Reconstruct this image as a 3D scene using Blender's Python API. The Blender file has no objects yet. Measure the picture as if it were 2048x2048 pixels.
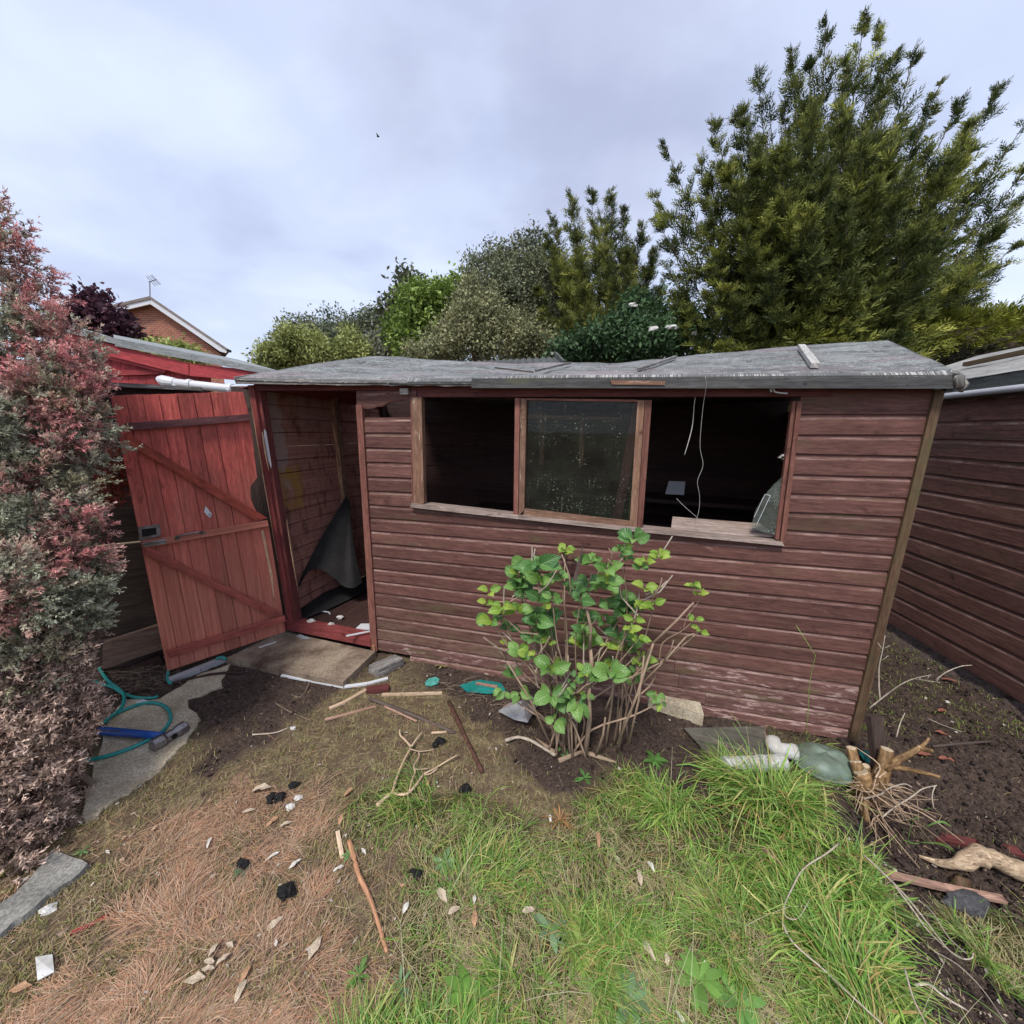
import bpy, math
import numpy as np
from mathutils import Matrix, Vector

# ------------------------------------------------------------------ camera, sky, sun, exposure
scene = bpy.context.scene
COL = scene.collection
V3 = lambda *a: np.array(a, float)
FPX, CPX, CAM_H = 784.0, 1024.0, 1.6
_d = V3(-59.4, 3742, 784); _d /= np.linalg.norm(_d)
_up = -_d
_fw = V3(0, 0, 1) - _up[2] * _up; _fw /= np.linalg.norm(_fw)
_rt = np.cross(_fw, _up)
if _rt[0] < 0: _rt = -_rt
RW = np.array([_rt, _fw, _up])              # world = RW @ (right, down, forward)
EYE = V3(0, 0, CAM_H)

cam_data = bpy.data.cameras.new('camera')
cam_data.sensor_width = 36.0
cam_data.lens = FPX / 2048 * 36
cam_data.clip_start, cam_data.clip_end = 0.05, 1000
cam = bpy.data.objects.new('camera', cam_data)
M = Matrix.Identity(4)
for i in range(3):
    M[i][0], M[i][1], M[i][2], M[i][3] = RW[i, 0], -RW[i, 1], -RW[i, 2], EYE[i]
cam.matrix_world = M
COL.objects.link(cam)
scene.camera = cam

SUN_EL, SUN_AZ = math.radians(56), math.radians(205)   # azimuth clockwise from +Y: behind the camera, to its left
world = bpy.data.worlds.new('World'); scene.world = world; world.use_nodes = True
wn, wl = world.node_tree.nodes, world.node_tree.links
wn.clear()
def wnode(t, **kw):
    n = wn.new(t)
    for k, v in kw.items(): setattr(n, k, v)
    return n
sky = wnode('ShaderNodeTexSky', sky_type='NISHITA', sun_disc=False, sun_elevation=SUN_EL, sun_rotation=SUN_AZ, air_density=1.0, dust_density=2.0)
tc = wnode('ShaderNodeTexCoord')
sep = wnode('ShaderNodeSeparateXYZ'); wl.new(tc.outputs['Generated'], sep.inputs[0])
za = wnode('ShaderNodeMath', operation='ABSOLUTE'); wl.new(sep.outputs[2], za.inputs[0])
zp = wnode('ShaderNodeMath', operation='ADD'); zp.inputs[1].default_value = 0.32; wl.new(za.outputs[0], zp.inputs[0])
dx = wnode('ShaderNodeMath', operation='DIVIDE'); wl.new(sep.outputs[0], dx.inputs[0]); wl.new(zp.outputs[0], dx.inputs[1])
dy = wnode('ShaderNodeMath', operation='DIVIDE'); wl.new(sep.outputs[1], dy.inputs[0]); wl.new(zp.outputs[0], dy.inputs[1])
cmb = wnode('ShaderNodeCombineXYZ'); wl.new(dx.outputs[0], cmb.inputs[0]); wl.new(dy.outputs[0], cmb.inputs[1])
def wnoise(scale, detail, rough, off, dist=0.0):
    mp = wnode('ShaderNodeMapping'); mp.inputs['Location'].default_value = off
    mp.inputs['Scale'].default_value = (1.0, 1.25, 1)
    wl.new(cmb.outputs[0], mp.inputs[0])
    n = wnode('ShaderNodeTexNoise'); n.inputs['Scale'].default_value = scale; n.inputs['Detail'].default_value = detail
    n.inputs['Roughness'].default_value = rough; n.inputs['Distortion'].default_value = dist
    wl.new(mp.outputs[0], n.inputs['Vector']); return n
def wramp(src, stops):
    r = wnode('ShaderNodeValToRGB'); cr = r.color_ramp; cr.interpolation = 'EASE'
    while len(cr.elements) < len(stops): cr.elements.new(0.5)
    for e, (p, c) in zip(cr.elements, stops): e.position = p; e.color = (*c, 1)
    wl.new(src, r.inputs[0]); return r
n1 = wnoise(1.0, 6, 0.5, (13.16, 12.27, 0), 0.25)
n2 = wnoise(2.2, 5, 0.5, (12.02, -12.26, 0), 0.3)
# cloud deck: lavender grey undersides to pale blue white thin places
r1 = wramp(n1.outputs['Fac'], [(0.30, (2.95, 3.2, 4.2)), (0.45, (3.45, 3.85, 5.0)), (0.58, (4.0, 4.45, 5.6)), (0.74, (4.8, 5.1, 5.9))])
r2 = wramp(n2.outputs['Fac'], [(0.33, (0.86, 0.86, 0.89)), (0.55, (1.0, 1.0, 1.0)), (0.7, (1.08, 1.07, 1.04))])
mul = wnode('ShaderNodeMixRGB', blend_type='MULTIPLY'); mul.inputs[0].default_value = 1
wl.new(r1.outputs[0], mul.inputs[1]); wl.new(r2.outputs[0], mul.inputs[2])
mix = wnode('ShaderNodeMixRGB'); mix.inputs[0].default_value = 0.86
wl.new(sky.outputs[0], mix.inputs[1]); wl.new(mul.outputs[0], mix.inputs[2])
bg = wnode('ShaderNodeBackground'); bg.inputs[1].default_value = 0.1
wl.new(mix.outputs[0], bg.inputs[0])
wo = wnode('ShaderNodeOutputWorld'); wl.new(bg.outputs[0], wo.inputs[0])

sun_data = bpy.data.lights.new('sun', 'SUN'); sun_data.energy = 1.5; sun_data.angle = math.radians(11); sun_data.color = (1.0, 0.95, 0.87)
sun = bpy.data.objects.new('sun', sun_data); COL.objects.link(sun)
sdir = Vector((math.sin(SUN_AZ) * math.cos(SUN_EL), math.cos(SUN_AZ) * math.cos(SUN_EL), math.sin(SUN_EL)))
sun.rotation_euler = (-sdir).to_track_quat('-Z', 'Y').to_euler(); sun.location = (0, 0, 30)

vs = scene.view_settings
vs.view_transform = 'Standard'; vs.look = 'None'; vs.gamma = 1; vs.use_curve_mapping = False
vs.exposure = 1.1
scene.render.engine = 'CYCLES'
scene.cycles.max_bounces = 7; scene.cycles.transparent_max_bounces = 12

# ------------------------------------------------------------------ projection helpers (photo pixels on 2048 -> points in the place)
def ray(x, y): return RW @ V3((x - CPX) / FPX, (y - CPX) / FPX, 1.0)
def gnd(x, y, z=0.0):
    v = ray(x, y); return EYE + (z - CAM_H) / v[2] * v
def onplane(x, y, p0, n):
    v = ray(x, y); return EYE + np.dot(p0 - EYE, n) / np.dot(v, n) * v
def depth(p): return float((RW.T @ (np.asarray(p) - EYE))[2])
def ppm(p): return FPX / depth(p)
def aty(x, y, Y): return onplane(x, y, V3(0, Y, 0), V3(0, 1, 0))
def nrm(v): return np.asarray(v, float) / max(np.linalg.norm(v), 1e-9)

rng = np.random.default_rng(7)
# value noise
_perm = np.random.default_rng(3).random((256, 256))
def vnoise(x, y):
    x = np.asarray(x, float); y = np.asarray(y, float)
    xi = np.floor(x).astype(int); yi = np.floor(y).astype(int)
    fx = x - xi; fy = y - yi
    fx = fx * fx * (3 - 2 * fx); fy = fy * fy * (3 - 2 * fy)
    g = lambda a, b: _perm[a & 255, b & 255]
    return (g(xi, yi) * (1 - fx) + g(xi + 1, yi) * fx) * (1 - fy) + (g(xi, yi + 1) * (1 - fx) + g(xi + 1, yi + 1) * fx) * fy
def fbm(x, y, o=4):
    s, a, t = 0, 1, 0
    for k in range(o):
        s = s + a * vnoise(np.asarray(x) * 2 ** k + 17 * k, np.asarray(y) * 2 ** k + 31 * k); t += a; a *= .5
    return s / t
def sstep(a, b, x):
    t = np.clip((np.asarray(x, float) - a) / (b - a), 0, 1); return t * t * (3 - 2 * t)

# ------------------------------------------------------------------ mesh helpers
def link(name, me, mat, parent=None, loc=None):
    o = bpy.data.objects.new(name, me); COL.objects.link(o)
    if mat and not me.materials: me.materials.append(mat)
    if parent: o.parent = parent
    if loc is not None: o.location = [float(c) for c in loc]
    return o
def tag(o, label=None, cat=None, group=None, kind=None):
    if label: o['label'] = label
    if cat: o['category'] = cat
    if group: o['group'] = group
    if kind: o['kind'] = kind
    return o
ORG = {}
def thing(name, label, cat, loc, group=None):
    o = bpy.data.objects.new(name, None); COL.objects.link(o)
    o.location = [float(c) for c in loc]; o.empty_display_size = .1
    ORG[o] = np.asarray(loc, float)
    return tag(o, label, cat, group)
def sub(name, parent):
    o = bpy.data.objects.new(name, None); COL.objects.link(o); o.parent = parent; o.empty_display_size = .1
    ORG[o] = ORG[parent]; return o

class MB:
    """gathers verts and faces in world space"""
    def __init__(s): s.v = []; s.f = []; s.t = []          # t: optional per-corner T coordinates
    def add(s, vs, fs, ts=None):
        b = len(s.v); s.v += [np.asarray(p, float) for p in vs]
        for i, f in enumerate(fs):
            s.f.append([b + k for k in f]); s.t.append(ts[i] if ts else None)
    def quad(s, a, b, c, d, t=None): s.add([a, b, c, d], [(0, 1, 2, 3)], [t] if t else None)
    def hexa(s, c):      # c[0:4] one end ring, c[4:8] other end ring
        s.add(c, [(3, 2, 1, 0), (4, 5, 6, 7), (0, 1, 5, 4), (1, 2, 6, 5), (2, 3, 7, 6), (3, 0, 4, 7)])
    def beam(s, p0, p1, w, t, side=None, upv=None):
        p0, p1 = np.asarray(p0, float), np.asarray(p1, float); d = nrm(p1 - p0)
        if side is None: side = np.cross(d, V3(0, 0, 1) if upv is None else upv)
        side = nrm(side - np.dot(side, d) * d); u = np.cross(side, d)
        a, b = side * w / 2, u * t / 2
        s.hexa([p0 - a - b, p0 + a - b, p0 + a + b, p0 - a + b, p1 - a - b, p1 + a - b, p1 + a + b, p1 - a + b])
    def slab(s, quad, n, th):   # four corners, thickness behind (against n)
        q = [np.asarray(p, float) for p in quad]; n = nrm(n) * th
        s.hexa([p - n for p in q] + q)
    def tube(s, pts, rad, sides=6, cap=True):
        pts = [np.asarray(p, float) for p in pts]; n = len(pts)
        rad = [rad] * n if np.isscalar(rad) else list(rad)
        b = len(s.v); prev = None
        for i in range(n):
            d = nrm(pts[min(i + 1, n - 1)] - pts[max(i - 1, 0)])
            if prev is None: prev = np.cross(d, V3(.31, .2, .93)); 
            a = nrm(prev - np.dot(prev, d) * d); prev = a; c = np.cross(d, a)
            for k in range(sides):
                th = 2 * math.pi * k / sides
                s.v.append(pts[i] + rad[i] * (math.cos(th) * a + math.sin(th) * c))
        for i in range(n - 1):
            for k in range(sides):
                k2 = (k + 1) % sides
                s.f.append([b + i * sides + k, b + i * sides + k2, b + (i + 1) * sides + k2, b + (i + 1) * sides + k]); s.t.append(None)
        if cap:
            s.f.append([b + k for k in range(sides)][::-1]); s.t.append(None)
            s.f.append([b + (n - 1) * sides + k for k in range(sides)]); s.t.append(None)
    def lump(s, c, r, seed=0, flat=1.0, rough=.25, seg=8, rings=5):
        c = np.asarray(c, float); r = np.asarray(r if not np.isscalar(r) else (r, r, r * flat), float)
        g = np.random.default_rng(seed); b = len(s.v)
        for i in range(rings + 1):
            ph = math.pi * i / rings
            for k in range(seg):
                th = 2 * math.pi * k / seg
                j = 1 + rough * (g.random() - .5) * 2 * math.sin(ph)
                s.v.append(c + r * j * V3(math.sin(ph) * math.cos(th), math.sin(ph) * math.sin(th), math.cos(ph)))
        for i in range(rings):
            for k in range(seg):
                k2 = (k + 1) % seg
                s.f.append([b + (i + 1) * seg + k, b + (i + 1) * seg + k2, b + i * seg + k2, b + i * seg + k]); s.t.append(None)
    def mesh(s, name, org, grain=None, smooth=False):
        V = np.array(s.v) - org
        me = bpy.data.meshes.new(name); me.from_pydata(V.tolist(), [], s.f)
        uvl = me.uv_layers.new(name='UVMap')
        W = np.array(s.v); uv = []
        if grain is None:
            ext = W.max(0) - W.min(0); grain = np.eye(3)[int(np.argmax(ext))]
        g0 = nrm(grain)
        for f in s.f:
            P = W[f]; n = np.cross(P[1] - P[0], P[-1] - P[0])
            if np.linalg.norm(n) < 1e-12: n = V3(0, 0, 1)
            n = nrm(n); g = g0 - np.dot(g0, n) * n
            g = np.cross(n, V3(.3, .9, .2)) if np.linalg.norm(g) < .2 else g
            g = nrm(g); h = np.cross(n, g)
            for p in P: uv += [float(p @ g), float(p @ h)]
        uvl.data.foreach_set('uv', uv)
        if any(t is not None for t in s.t):
            tl = me.uv_layers.new(name='T'); tt = []
            for f, t in zip(s.f, s.t):
                for k in range(len(f)): tt += list(t[k]) if t else [.5, .5]
            tl.data.foreach_set('uv', tt)
        if smooth: me.polygons.foreach_set('use_smooth', [True] * len(me.polygons))
        me.update(); return me
def part(name, mb, mat, parent, label=None, grain=None, smooth=False, kind=None):
    o = link(name, mb.mesh(name, ORG[parent], grain, smooth), mat, parent); ORG[o] = ORG[parent]
    return tag(o, label, None, None, kind)
def solo(name, label, cat, mb, mat, group=None, grain=None, smooth=False, kind=None):
    W = np.array(mb.v); org = V3(*(W.min(0) + W.max(0))) / 2; org[2] = W[:, 2].min()
    o = link(name, mb.mesh(name, org, grain, smooth), mat, None, org); ORG[o] = org
    return tag(o, label, cat, group, kind)

def np_mesh(name, verts, faces_per, nper, cols, org, smooth=False):
    """verts (N,K,3); faces_per: list of index tuples within K; cols (N,3) or (N,K,3)"""
    N, K = verts.shape[:2]
    me = bpy.data.meshes.new(name)
    me.vertices.add(N * K); me.vertices.foreach_set('co', (verts - org).reshape(-1).astype(np.float32))
    sizes = [len(f) for f in faces_per]; L = sum(sizes)
    idx = np.concatenate([np.array(f) for f in faces_per])
    loops = (np.arange(N)[:, None] * K + idx[None, :]).reshape(-1)
    me.loops.add(N * L); me.loops.foreach_set('vertex_index', loops.astype(np.int32))
    me.polygons.add(N * len(sizes))
    st = np.cumsum([0] + sizes[:-1]); starts = (np.arange(N)[:, None] * L + st[None, :]).reshape(-1)
    me.polygons.foreach_set('loop_start', starts.astype(np.int32))
    try: me.polygons.foreach_set('loop_total', np.tile(sizes, N).astype(np.int32))
    except Exception: pass
    at = me.color_attributes.new('Col', 'FLOAT_COLOR', 'POINT')
    c = np.ones((N, K, 4), np.float32); c[:, :, :3] = cols[:, None, :] if cols.ndim == 2 else cols
    at.data.foreach_set('color', c.reshape(-1))
    if smooth: me.polygons.foreach_set('use_smooth', [True] * (N * len(sizes)))
    me.update(calc_edges=True); me.validate(); return me
def norm_rows(a): return a / np.maximum(np.linalg.norm(a, axis=-1, keepdims=True), 1e-9)
def leaf_quads(P, D, Nn, L, W):
    """rhombic leaves: base P, direction D, normal Nn, length L, width W"""
    S = norm_rows(np.cross(D, Nn)); L = L[:, None]; W = W[:, None]; U = norm_rows(np.cross(S, D))
    mid = P + D * L * .45
    return np.stack([P, mid + S * W / 2 + U * W * .12, P + D * L, mid - S * W / 2 + U * W * .12], 1)
QUAD = [(0, 1, 2, 3)]
def ribbons(C, Wd, S):
    """C (N,K,3) centre lines, Wd (N,K), S (N,3) side -> verts, faces"""
    N, K = C.shape[:2]
    a = C + S[:, None, :] * Wd[:, :, None] / 2; b = C - S[:, None, :] * Wd[:, :, None] / 2
    v = np.stack([a, b], 2).reshape(N, 2 * K, 3)
    return v, [(2 * i, 2 * i + 1, 2 * i + 3, 2 * i + 2) for i in range(K - 1)]
def smooth_path(pts, k=6):
    P = [np.asarray(p, float) for p in pts]; P = [2 * P[0] - P[1]] + P + [2 * P[-1] - P[-2]]; out = []
    for i in range(1, len(P) - 2):
        for j in range(k):
            t = j / k; a, b, c, d = P[i - 1:i + 3]
            out.append(.5 * ((2 * b) + (c - a) * t + (2 * a - 5 * b + 4 * c - d) * t * t + (3 * b - a - 3 * c + d) * t ** 3))
    out.append(P[-2]); return out

# ------------------------------------------------------------------ materials
def new_mat(name):
    m = bpy.data.materials.new(name); m.use_nodes = True
    nt = m.node_tree; return m, nt, nt.nodes['Principled BSDF']
def node(nt, t, ins=None, **kw):
    n = nt.nodes.new(t)
    for k, v in kw.items(): setattr(n, k, v)
    for k, v in (ins or {}).items():
        if isinstance(v, bpy.types.NodeSocket): nt.links.new(v, n.inputs[k])
        else: n.inputs[k].default_value = v
    return n
def ramp(nt, src, stops):
    r = node(nt, 'ShaderNodeValToRGB', {0: src}); cr = r.color_ramp
    while len(cr.elements) < len(stops): cr.elements.new(.5)
    for e, (p, c) in zip(cr.elements, stops):
        e.position = p; e.color = (*c, 1) if not np.isscalar(c) else (c, c, c, 1)
    return r.outputs[0]
def mixc(nt, fac, a, b, blend='MIX'):
    n = node(nt, 'ShaderNodeMixRGB', blend_type=blend)
    for k, v in ((0, fac), (1, a), (2, b)):
        if isinstance(v, bpy.types.NodeSocket): nt.links.new(v, n.inputs[k])
        else: n.inputs[k].default_value = v if k == 0 else (*v, 1)
    return n.outputs[0]
def mth(nt, op, a, b=None):
    n = node(nt, 'ShaderNodeMath', operation=op); 
    for k, v in ((0, a), (1, b)):
        if v is None: continue
        if isinstance(v, bpy.types.NodeSocket): nt.links.new(v, n.inputs[k])
        else: n.inputs[k].default_value = v
    return n.outputs[0]
def uvnoise(nt, sx, sy, detail=4, rough=.6, rand=True, uv='UVMap', off=0.0, dist=0.0):
    u = node(nt, 'ShaderNodeUVMap', uv_map=uv)
    mp = node(nt, 'ShaderNodeMapping', {0: u.outputs[0], 'Scale': (sx, sy, 1), 'Location': (off, off * 1.7, off)})
    vec = mp.outputs[0]
    if rand:
        oi = node(nt, 'ShaderNodeObjectInfo')
        m = mth(nt, 'MULTIPLY', oi.outputs['Random'], 43.0)
        c = node(nt, 'ShaderNodeCombineXYZ', {0: m, 1: m, 2: m})
        vec = node(nt, 'ShaderNodeVectorMath', {0: vec, 1: c.outputs[0]}, operation='ADD').outputs[0]
    n = node(nt, 'ShaderNodeTexNoise', {'Vector': vec, 'Scale': 1.0, 'Detail': detail, 'Roughness': rough, 'Distortion': dist})
    return n.outputs['Fac']
def bump(nt, bs, h, strength=.3, dist=.002):
    b = node(nt, 'ShaderNodeBump', {'Height': h, 'Strength': strength, 'Distance': dist}); nt.links.new(b.outputs[0], bs.inputs['Normal'])
def wood(name, c1, c2, wear=(.45, .33, .3), wear_amt=.3, moss=0.0, moss_c=(.11, .11, .035), rough=.7, scoop=False, grain=55, bmp=.35, dark=.75, spec=.3, gran_len=2.2):
    m, nt, bs = new_mat(name)
    g = uvnoise(nt, gran_len, grain, 5, .65, dist=.4)
    col = mixc(nt, ramp(nt, g, [(.3, 0.), (.7, 1.)]), c1, c2)
    mo = uvnoise(nt, 3, 7, 3, .6, off=5)
    col = mixc(nt, ramp(nt, mo, [(.35, .85), (.6, 0.)]), col, (dark,) * 3, 'MULTIPLY')
    fine = uvnoise(nt, 14, 90, 4, .7, off=9)
    col = mixc(nt, .8, col, ramp(nt, fine, [(.32, .55), (.66, 1.3)]), 'MULTIPLY')
    kn = uvnoise(nt, 9, 13, 3, .6, off=31, dist=.6)
    col = mixc(nt, ramp(nt, kn, [(.27, .8), (.36, 0.)]), col, (.35, .3, .3), 'MULTIPLY')
    w = uvnoise(nt, 7, 26, 5, .7, off=3)
    lo = .72 - .25 * wear_amt
    wm = ramp(nt, mth(nt, 'ADD', mth(nt, 'MULTIPLY', w, .62), mth(nt, 'MULTIPLY', fine, .38)), [(lo, 0.), (lo + .07, 1.)])
    if scoop:
        tu = node(nt, 'ShaderNodeUVMap', uv_map='T'); sp = node(nt, 'ShaderNodeSeparateXYZ', {0: tu.outputs[0]})
        band = ramp(nt, sp.outputs[1], [(.72, 0.), (.77, 1.), (.82, 1.), (.90, .0)])
        wn2 = uvnoise(nt, 5, 18, 5, .7, off=13)
        bm = mth(nt, 'MULTIPLY', band, ramp(nt, wn2, [(.44, 0.), (.66, .85)]))
        wm = mth(nt, 'MAXIMUM', wm, bm)
    col = mixc(nt, wm, col, wear)
    if name == 'red_door_wood':      # lower half bleached to orange brown
        u0 = node(nt, 'ShaderNodeUVMap', uv_map='UVMap'); s0 = node(nt, 'ShaderNodeSeparateXYZ', {0: u0.outputs[0]}); fd = mth(nt, 'ADD', s0.outputs[0], mth(nt, 'MULTIPLY', mo, .5))
        fm = node(nt, 'ShaderNodeMapRange', {0: fd, 1: .70, 2: 1.65, 3: .8, 4: 0.}); col = mixc(nt, fm.outputs[0], col, mixc(nt, ramp(nt, g, [(.3, 0.), (.7, 1.)]), (.40, .13, .085), (.62, .25, .175)))
    if moss:
        mn = uvnoise(nt, 2.6, 6, 4, .65, off=21)
        col = mixc(nt, mth(nt, 'MULTIPLY', ramp(nt, mn, [(.62 - .25 * moss, 0.), (.8 - .2 * moss, 1.)]), .8), col, moss_c)
    if name == 'brown_painted_wood':      # mud splashed up from the ground
        ge = node(nt, 'ShaderNodeNewGeometry'); sg = node(nt, 'ShaderNodeSeparateXYZ', {0: ge.outputs['Position']}); zz = mth(nt, 'ADD', sg.outputs[2], mth(nt, 'MULTIPLY', mo, .5))
        sm = node(nt, 'ShaderNodeMapRange', {0: zz, 1: .35, 2: .72, 3: .65, 4: 0.}); col = mixc(nt, mth(nt, 'MULTIPLY', sm.outputs[0], ramp(nt, fine, [(.35, 0.), (.6, 1.)])), col, (.17, .12, .085))
    oi = node(nt, 'ShaderNodeObjectInfo')
    hv = node(nt, 'ShaderNodeHueSaturation', {'Color': col, 'Value': mth(nt, 'ADD', .82, mth(nt, 'MULTIPLY', oi.outputs['Random'], .36))})
    nt.links.new(hv.outputs[0], bs.inputs['Base Color'])
    bs.inputs['Roughness'].default_value = rough; bs.inputs['Specular IOR Level'].default_value = spec
    bump(nt, bs, mth(nt, 'ADD', mth(nt, 'MULTIPLY', g, .7), mth(nt, 'MULTIPLY', fine, .5)), bmp, .003)
    return m
def plain(name, c, rough=.6, var=.15, scale=12, metal=0., spec=.4, c2=None, bmp=.15, bscale=None):
    m, nt, bs = new_mat(name)
    t = node(nt, 'ShaderNodeTexCoord')
    n = node(nt, 'ShaderNodeTexNoise', {'Vector': t.outputs['Object'], 'Scale': scale, 'Detail': 6, 'Roughness': .65})
    c2 = c2 or tuple(max(0, x * (1 - 2.2 * var)) for x in c)
    col = mixc(nt, ramp(nt, n.outputs['Fac'], [(.35, 0.), (.65, 1.)]), c2, c)
    nf = node(nt, 'ShaderNodeTexNoise', {'Vector': t.outputs['Object'], 'Scale': bscale or scale * 9, 'Detail': 4, 'Roughness': .7})
    if rough > .55: col = mixc(nt, .9, col, ramp(nt, nf.outputs['Fac'], [(.36, .55), (.64, 1.3)]), 'MULTIPLY')
    nt.links.new(col, bs.inputs['Base Color'])
    bs.inputs['Roughness'].default_value = rough; bs.inputs['Metallic'].default_value = metal; bs.inputs['Specular IOR Level'].default_value = spec
    n2 = node(nt, 'ShaderNodeTexNoise', {'Vector': t.outputs['Object'], 'Scale': bscale or scale * 5, 'Detail': 5})
    bump(nt, bs, n2.outputs['Fac'], bmp, .004)
    return m
def foliage(name, rough=.55, trans=.25, spec=.3, gain=1.0):
    m, nt, bs = new_mat(name)
    a = node(nt, 'ShaderNodeAttribute', attribute_name='Col')
    c = a.outputs['Color']
    if gain != 1: c = mixc(nt, 1.0, c, (gain,) * 3, 'MULTIPLY')
    nt.links.new(c, bs.inputs['Base Color']); bs.inputs['Roughness'].default_value = rough; bs.inputs['Specular IOR Level'].default_value = spec
    tr = node(nt, 'ShaderNodeBsdfTranslucent', {'Color': c})
    mx = node(nt, 'ShaderNodeMixShader', {0: trans, 1: bs.outputs[0], 2: tr.outputs[0]})
    nt.links.new(mx.outputs[0], nt.nodes['Material Output'].inputs[0])
    return m

M_shed = wood('brown_painted_wood', (.100, .041, .034), (.168, .078, .064), wear=(.34, .23, .2), wear_amt=.42, moss=.22, scoop=True, moss_c=(.10, .085, .04))
M_shed2 = wood('brown_stained_wood', (.11, .049, .040), (.19, .094, .077), wear=(.36, .25, .22), wear_amt=.22, moss=.28, scoop=True, moss_c=(.075, .062, .032))
M_shedlow = wood('flaking_brown_wood', (.14, .06, .052), (.22, .12, .1), wear=(.44, .31, .28), wear_amt=.75, moss=.25, scoop=True)
M_trim = wood('mossy_corner_wood', (.085, .042, .026), (.135, .088, .05), wear=(.20, .17, .09), wear_amt=.35, moss=.5, moss_c=(.085, .078, .034))
M_trimred = wood('red_brown_trim_wood', (.16, .055, .045), (.24, .11, .08), wear=(.46, .30, .21), wear_amt=.3)
M_frame = wood('bare_window_wood', (.17, .085, .055), (.30, .18, .12), wear=(.50, .40, .30), wear_amt=.6)
M_sill = wood('flaked_sill_wood', (.22, .15, .125), (.50, .41, .36), wear=(.14, .09, .06), wear_amt=.55, bmp=.7)
M_door = wood('red_door_wood', (.40, .065, .053), (.64, .14, .108), wear=(.18, .045, .045), wear_amt=.5, dark=.6, rough=.6, spec=.35, bmp=.4)
M_doorlow = wood('faded_red_ledge_wood', (.30, .065, .05), (.46, .13, .10), wear=(.42, .22, .18), wear_amt=.4, dark=.65)
M_ledge = wood('dark_ledge_wood', (.10, .035, .04), (.19, .075, .075), wear=(.33, .16, .14), wear_amt=.3)
M_splinter = wood('fresh_split_wood', (.50, .30, .18), (.72, .48, .32), wear=(.75, .6, .45), wear_amt=.3)
M_header = wood('dark_red_header_wood', (.105, .026, .026), (.17, .05, .046), wear=(.3, .2, .16), wear_amt=.18)
M_post = wood('red_post_wood', (.15, .03, .03), (.25, .06, .055), wear=(.45, .27, .2), wear_amt=.3, bmp=.5)
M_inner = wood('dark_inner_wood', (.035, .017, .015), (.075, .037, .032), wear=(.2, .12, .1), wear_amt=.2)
M_fascia = wood('weathered_grey_wood', (.045, .045, .045), (.11, .11, .108), wear=(.24, .235, .22), wear_amt=.35, moss=.1, bmp=.6)
M_fascia_old = wood('split_grey_wood', (.10, .095, .09), (.30, .28, .26), wear=(.46, .42, .38), wear_amt=.7, bmp=.9)
M_sleeper = wood('dark_sleeper_wood', (.035, .024, .02), (.09, .06, .05), wear=(.2, .16, .14), wear_amt=.4, bmp=.6)
M_plankbrown = wood('brown_raw_plank', (.17, .105, .08), (.27, .18, .14), wear=(.36, .26, .2), wear_amt=.3)
M_redshed = wood('bright_red_boards', (.30, .035, .04), (.40, .06, .065), wear=(.55, .25, .25), wear_amt=.08, dark=.8)
M_batten = wood('pale_batten_wood', (.38, .36, .33), (.6, .58, .54), wear=(.3, .28, .25), wear_amt=.4)
M_cream = wood('cream_stick_wood', (.55, .38, .24), (.78, .6, .42), wear=(.85, .75, .6), wear_amt=.3)
M_pinkstick = wood('pinkish_stick_wood', (.30, .17, .125), (.46, .29, .22), wear=(.55, .42, .34), wear_amt=.3)
M_brownstick = wood('tan_stick_wood', (.36, .17, .09), (.56, .30, .17), wear=(.62, .42, .28), wear_amt=.3)
M_darkstick = wood('dark_pole_wood', (.07, .05, .042), (.15, .11, .095), wear=(.3, .24, .2), wear_amt=.3)
M_rust = plain('rusty_metal', (.14, .062, .042), .8, .3, 40)
M_white = plain('white_plastic', (.66, .67, .70), .35, .04, 8, spec=.5, bmp=.02)
M_dirtywhite = plain('dirty_white_plastic', (.62, .63, .64), .5, .1, 16, c2=(.40, .38, .33), bmp=.03)
M_greypipe = plain('grey_plastic', (.42, .43, .46), .4, .1, 8, bmp=.03)
M_concrete = plain('mossy_concrete', (.56, .49, .37), .9, .3, 9, c2=(.38, .31, .21), bmp=.5, bscale=90)
M_slab = plain('dirty_paving', (.33, .26, .19), .9, .3, 6, c2=(.085, .05, .034), bmp=.5, bscale=110)
M_kerb = plain('grey_paving', (.29, .28, .25), .9, .2, 9, bmp=.5, bscale=120)
M_stone = plain('white_stone', (.68, .66, .62), .8, .12, 20)
M_black = plain('black_clod', (.015, .013, .013), .8, .4, 40, bmp=.8, bscale=90)
M_tarp = plain('black_felt', (.022, .020, .021), .85, .2, 14, bmp=.3, bscale=220)
M_steel = plain('worn_steel', (.33, .32, .33), .42, .3, 26, metal=.75, c2=(.16, .13, .12), bmp=.25)
M_blue = plain('blue_paint', (.02, .10, .42), .42, .12, 9, c2=(.015, .07, .3), bmp=.06)
M_hose = plain('teal_rubber', (.03, .34, .31), .45, .12, 30, bmp=.05)
M_teal = plain('teal_plastic', (.01, .26, .235), .5, .2, 9)
M_aqua = plain('aqua_plastic', (.10, .42, .36), .5, .2, 30)
M_bark = wood('grey_bark', (.14, .10, .075), (.26, .19, .14), wear=(.33, .27, .2), wear_amt=.3, grain=90)
M_stem = wood('hydrangea_stem', (.26, .18, .125), (.42, .31, .22), wear=(.5, .4, .3), wear_amt=.3, grain=300, gran_len=25)
M_deadstem = wood('dead_stem', (.38, .31, .24), (.58, .5, .4), wear=(.66, .6, .5), wear_amt=.3, grain=300, gran_len=25)
M_root = wood('raw_root_wood', (.11, .06, .028), (.42, .26, .12), wear=(.62, .46, .28), wear_amt=.4, grain=70, gran_len=9, bmp=.8)
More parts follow.
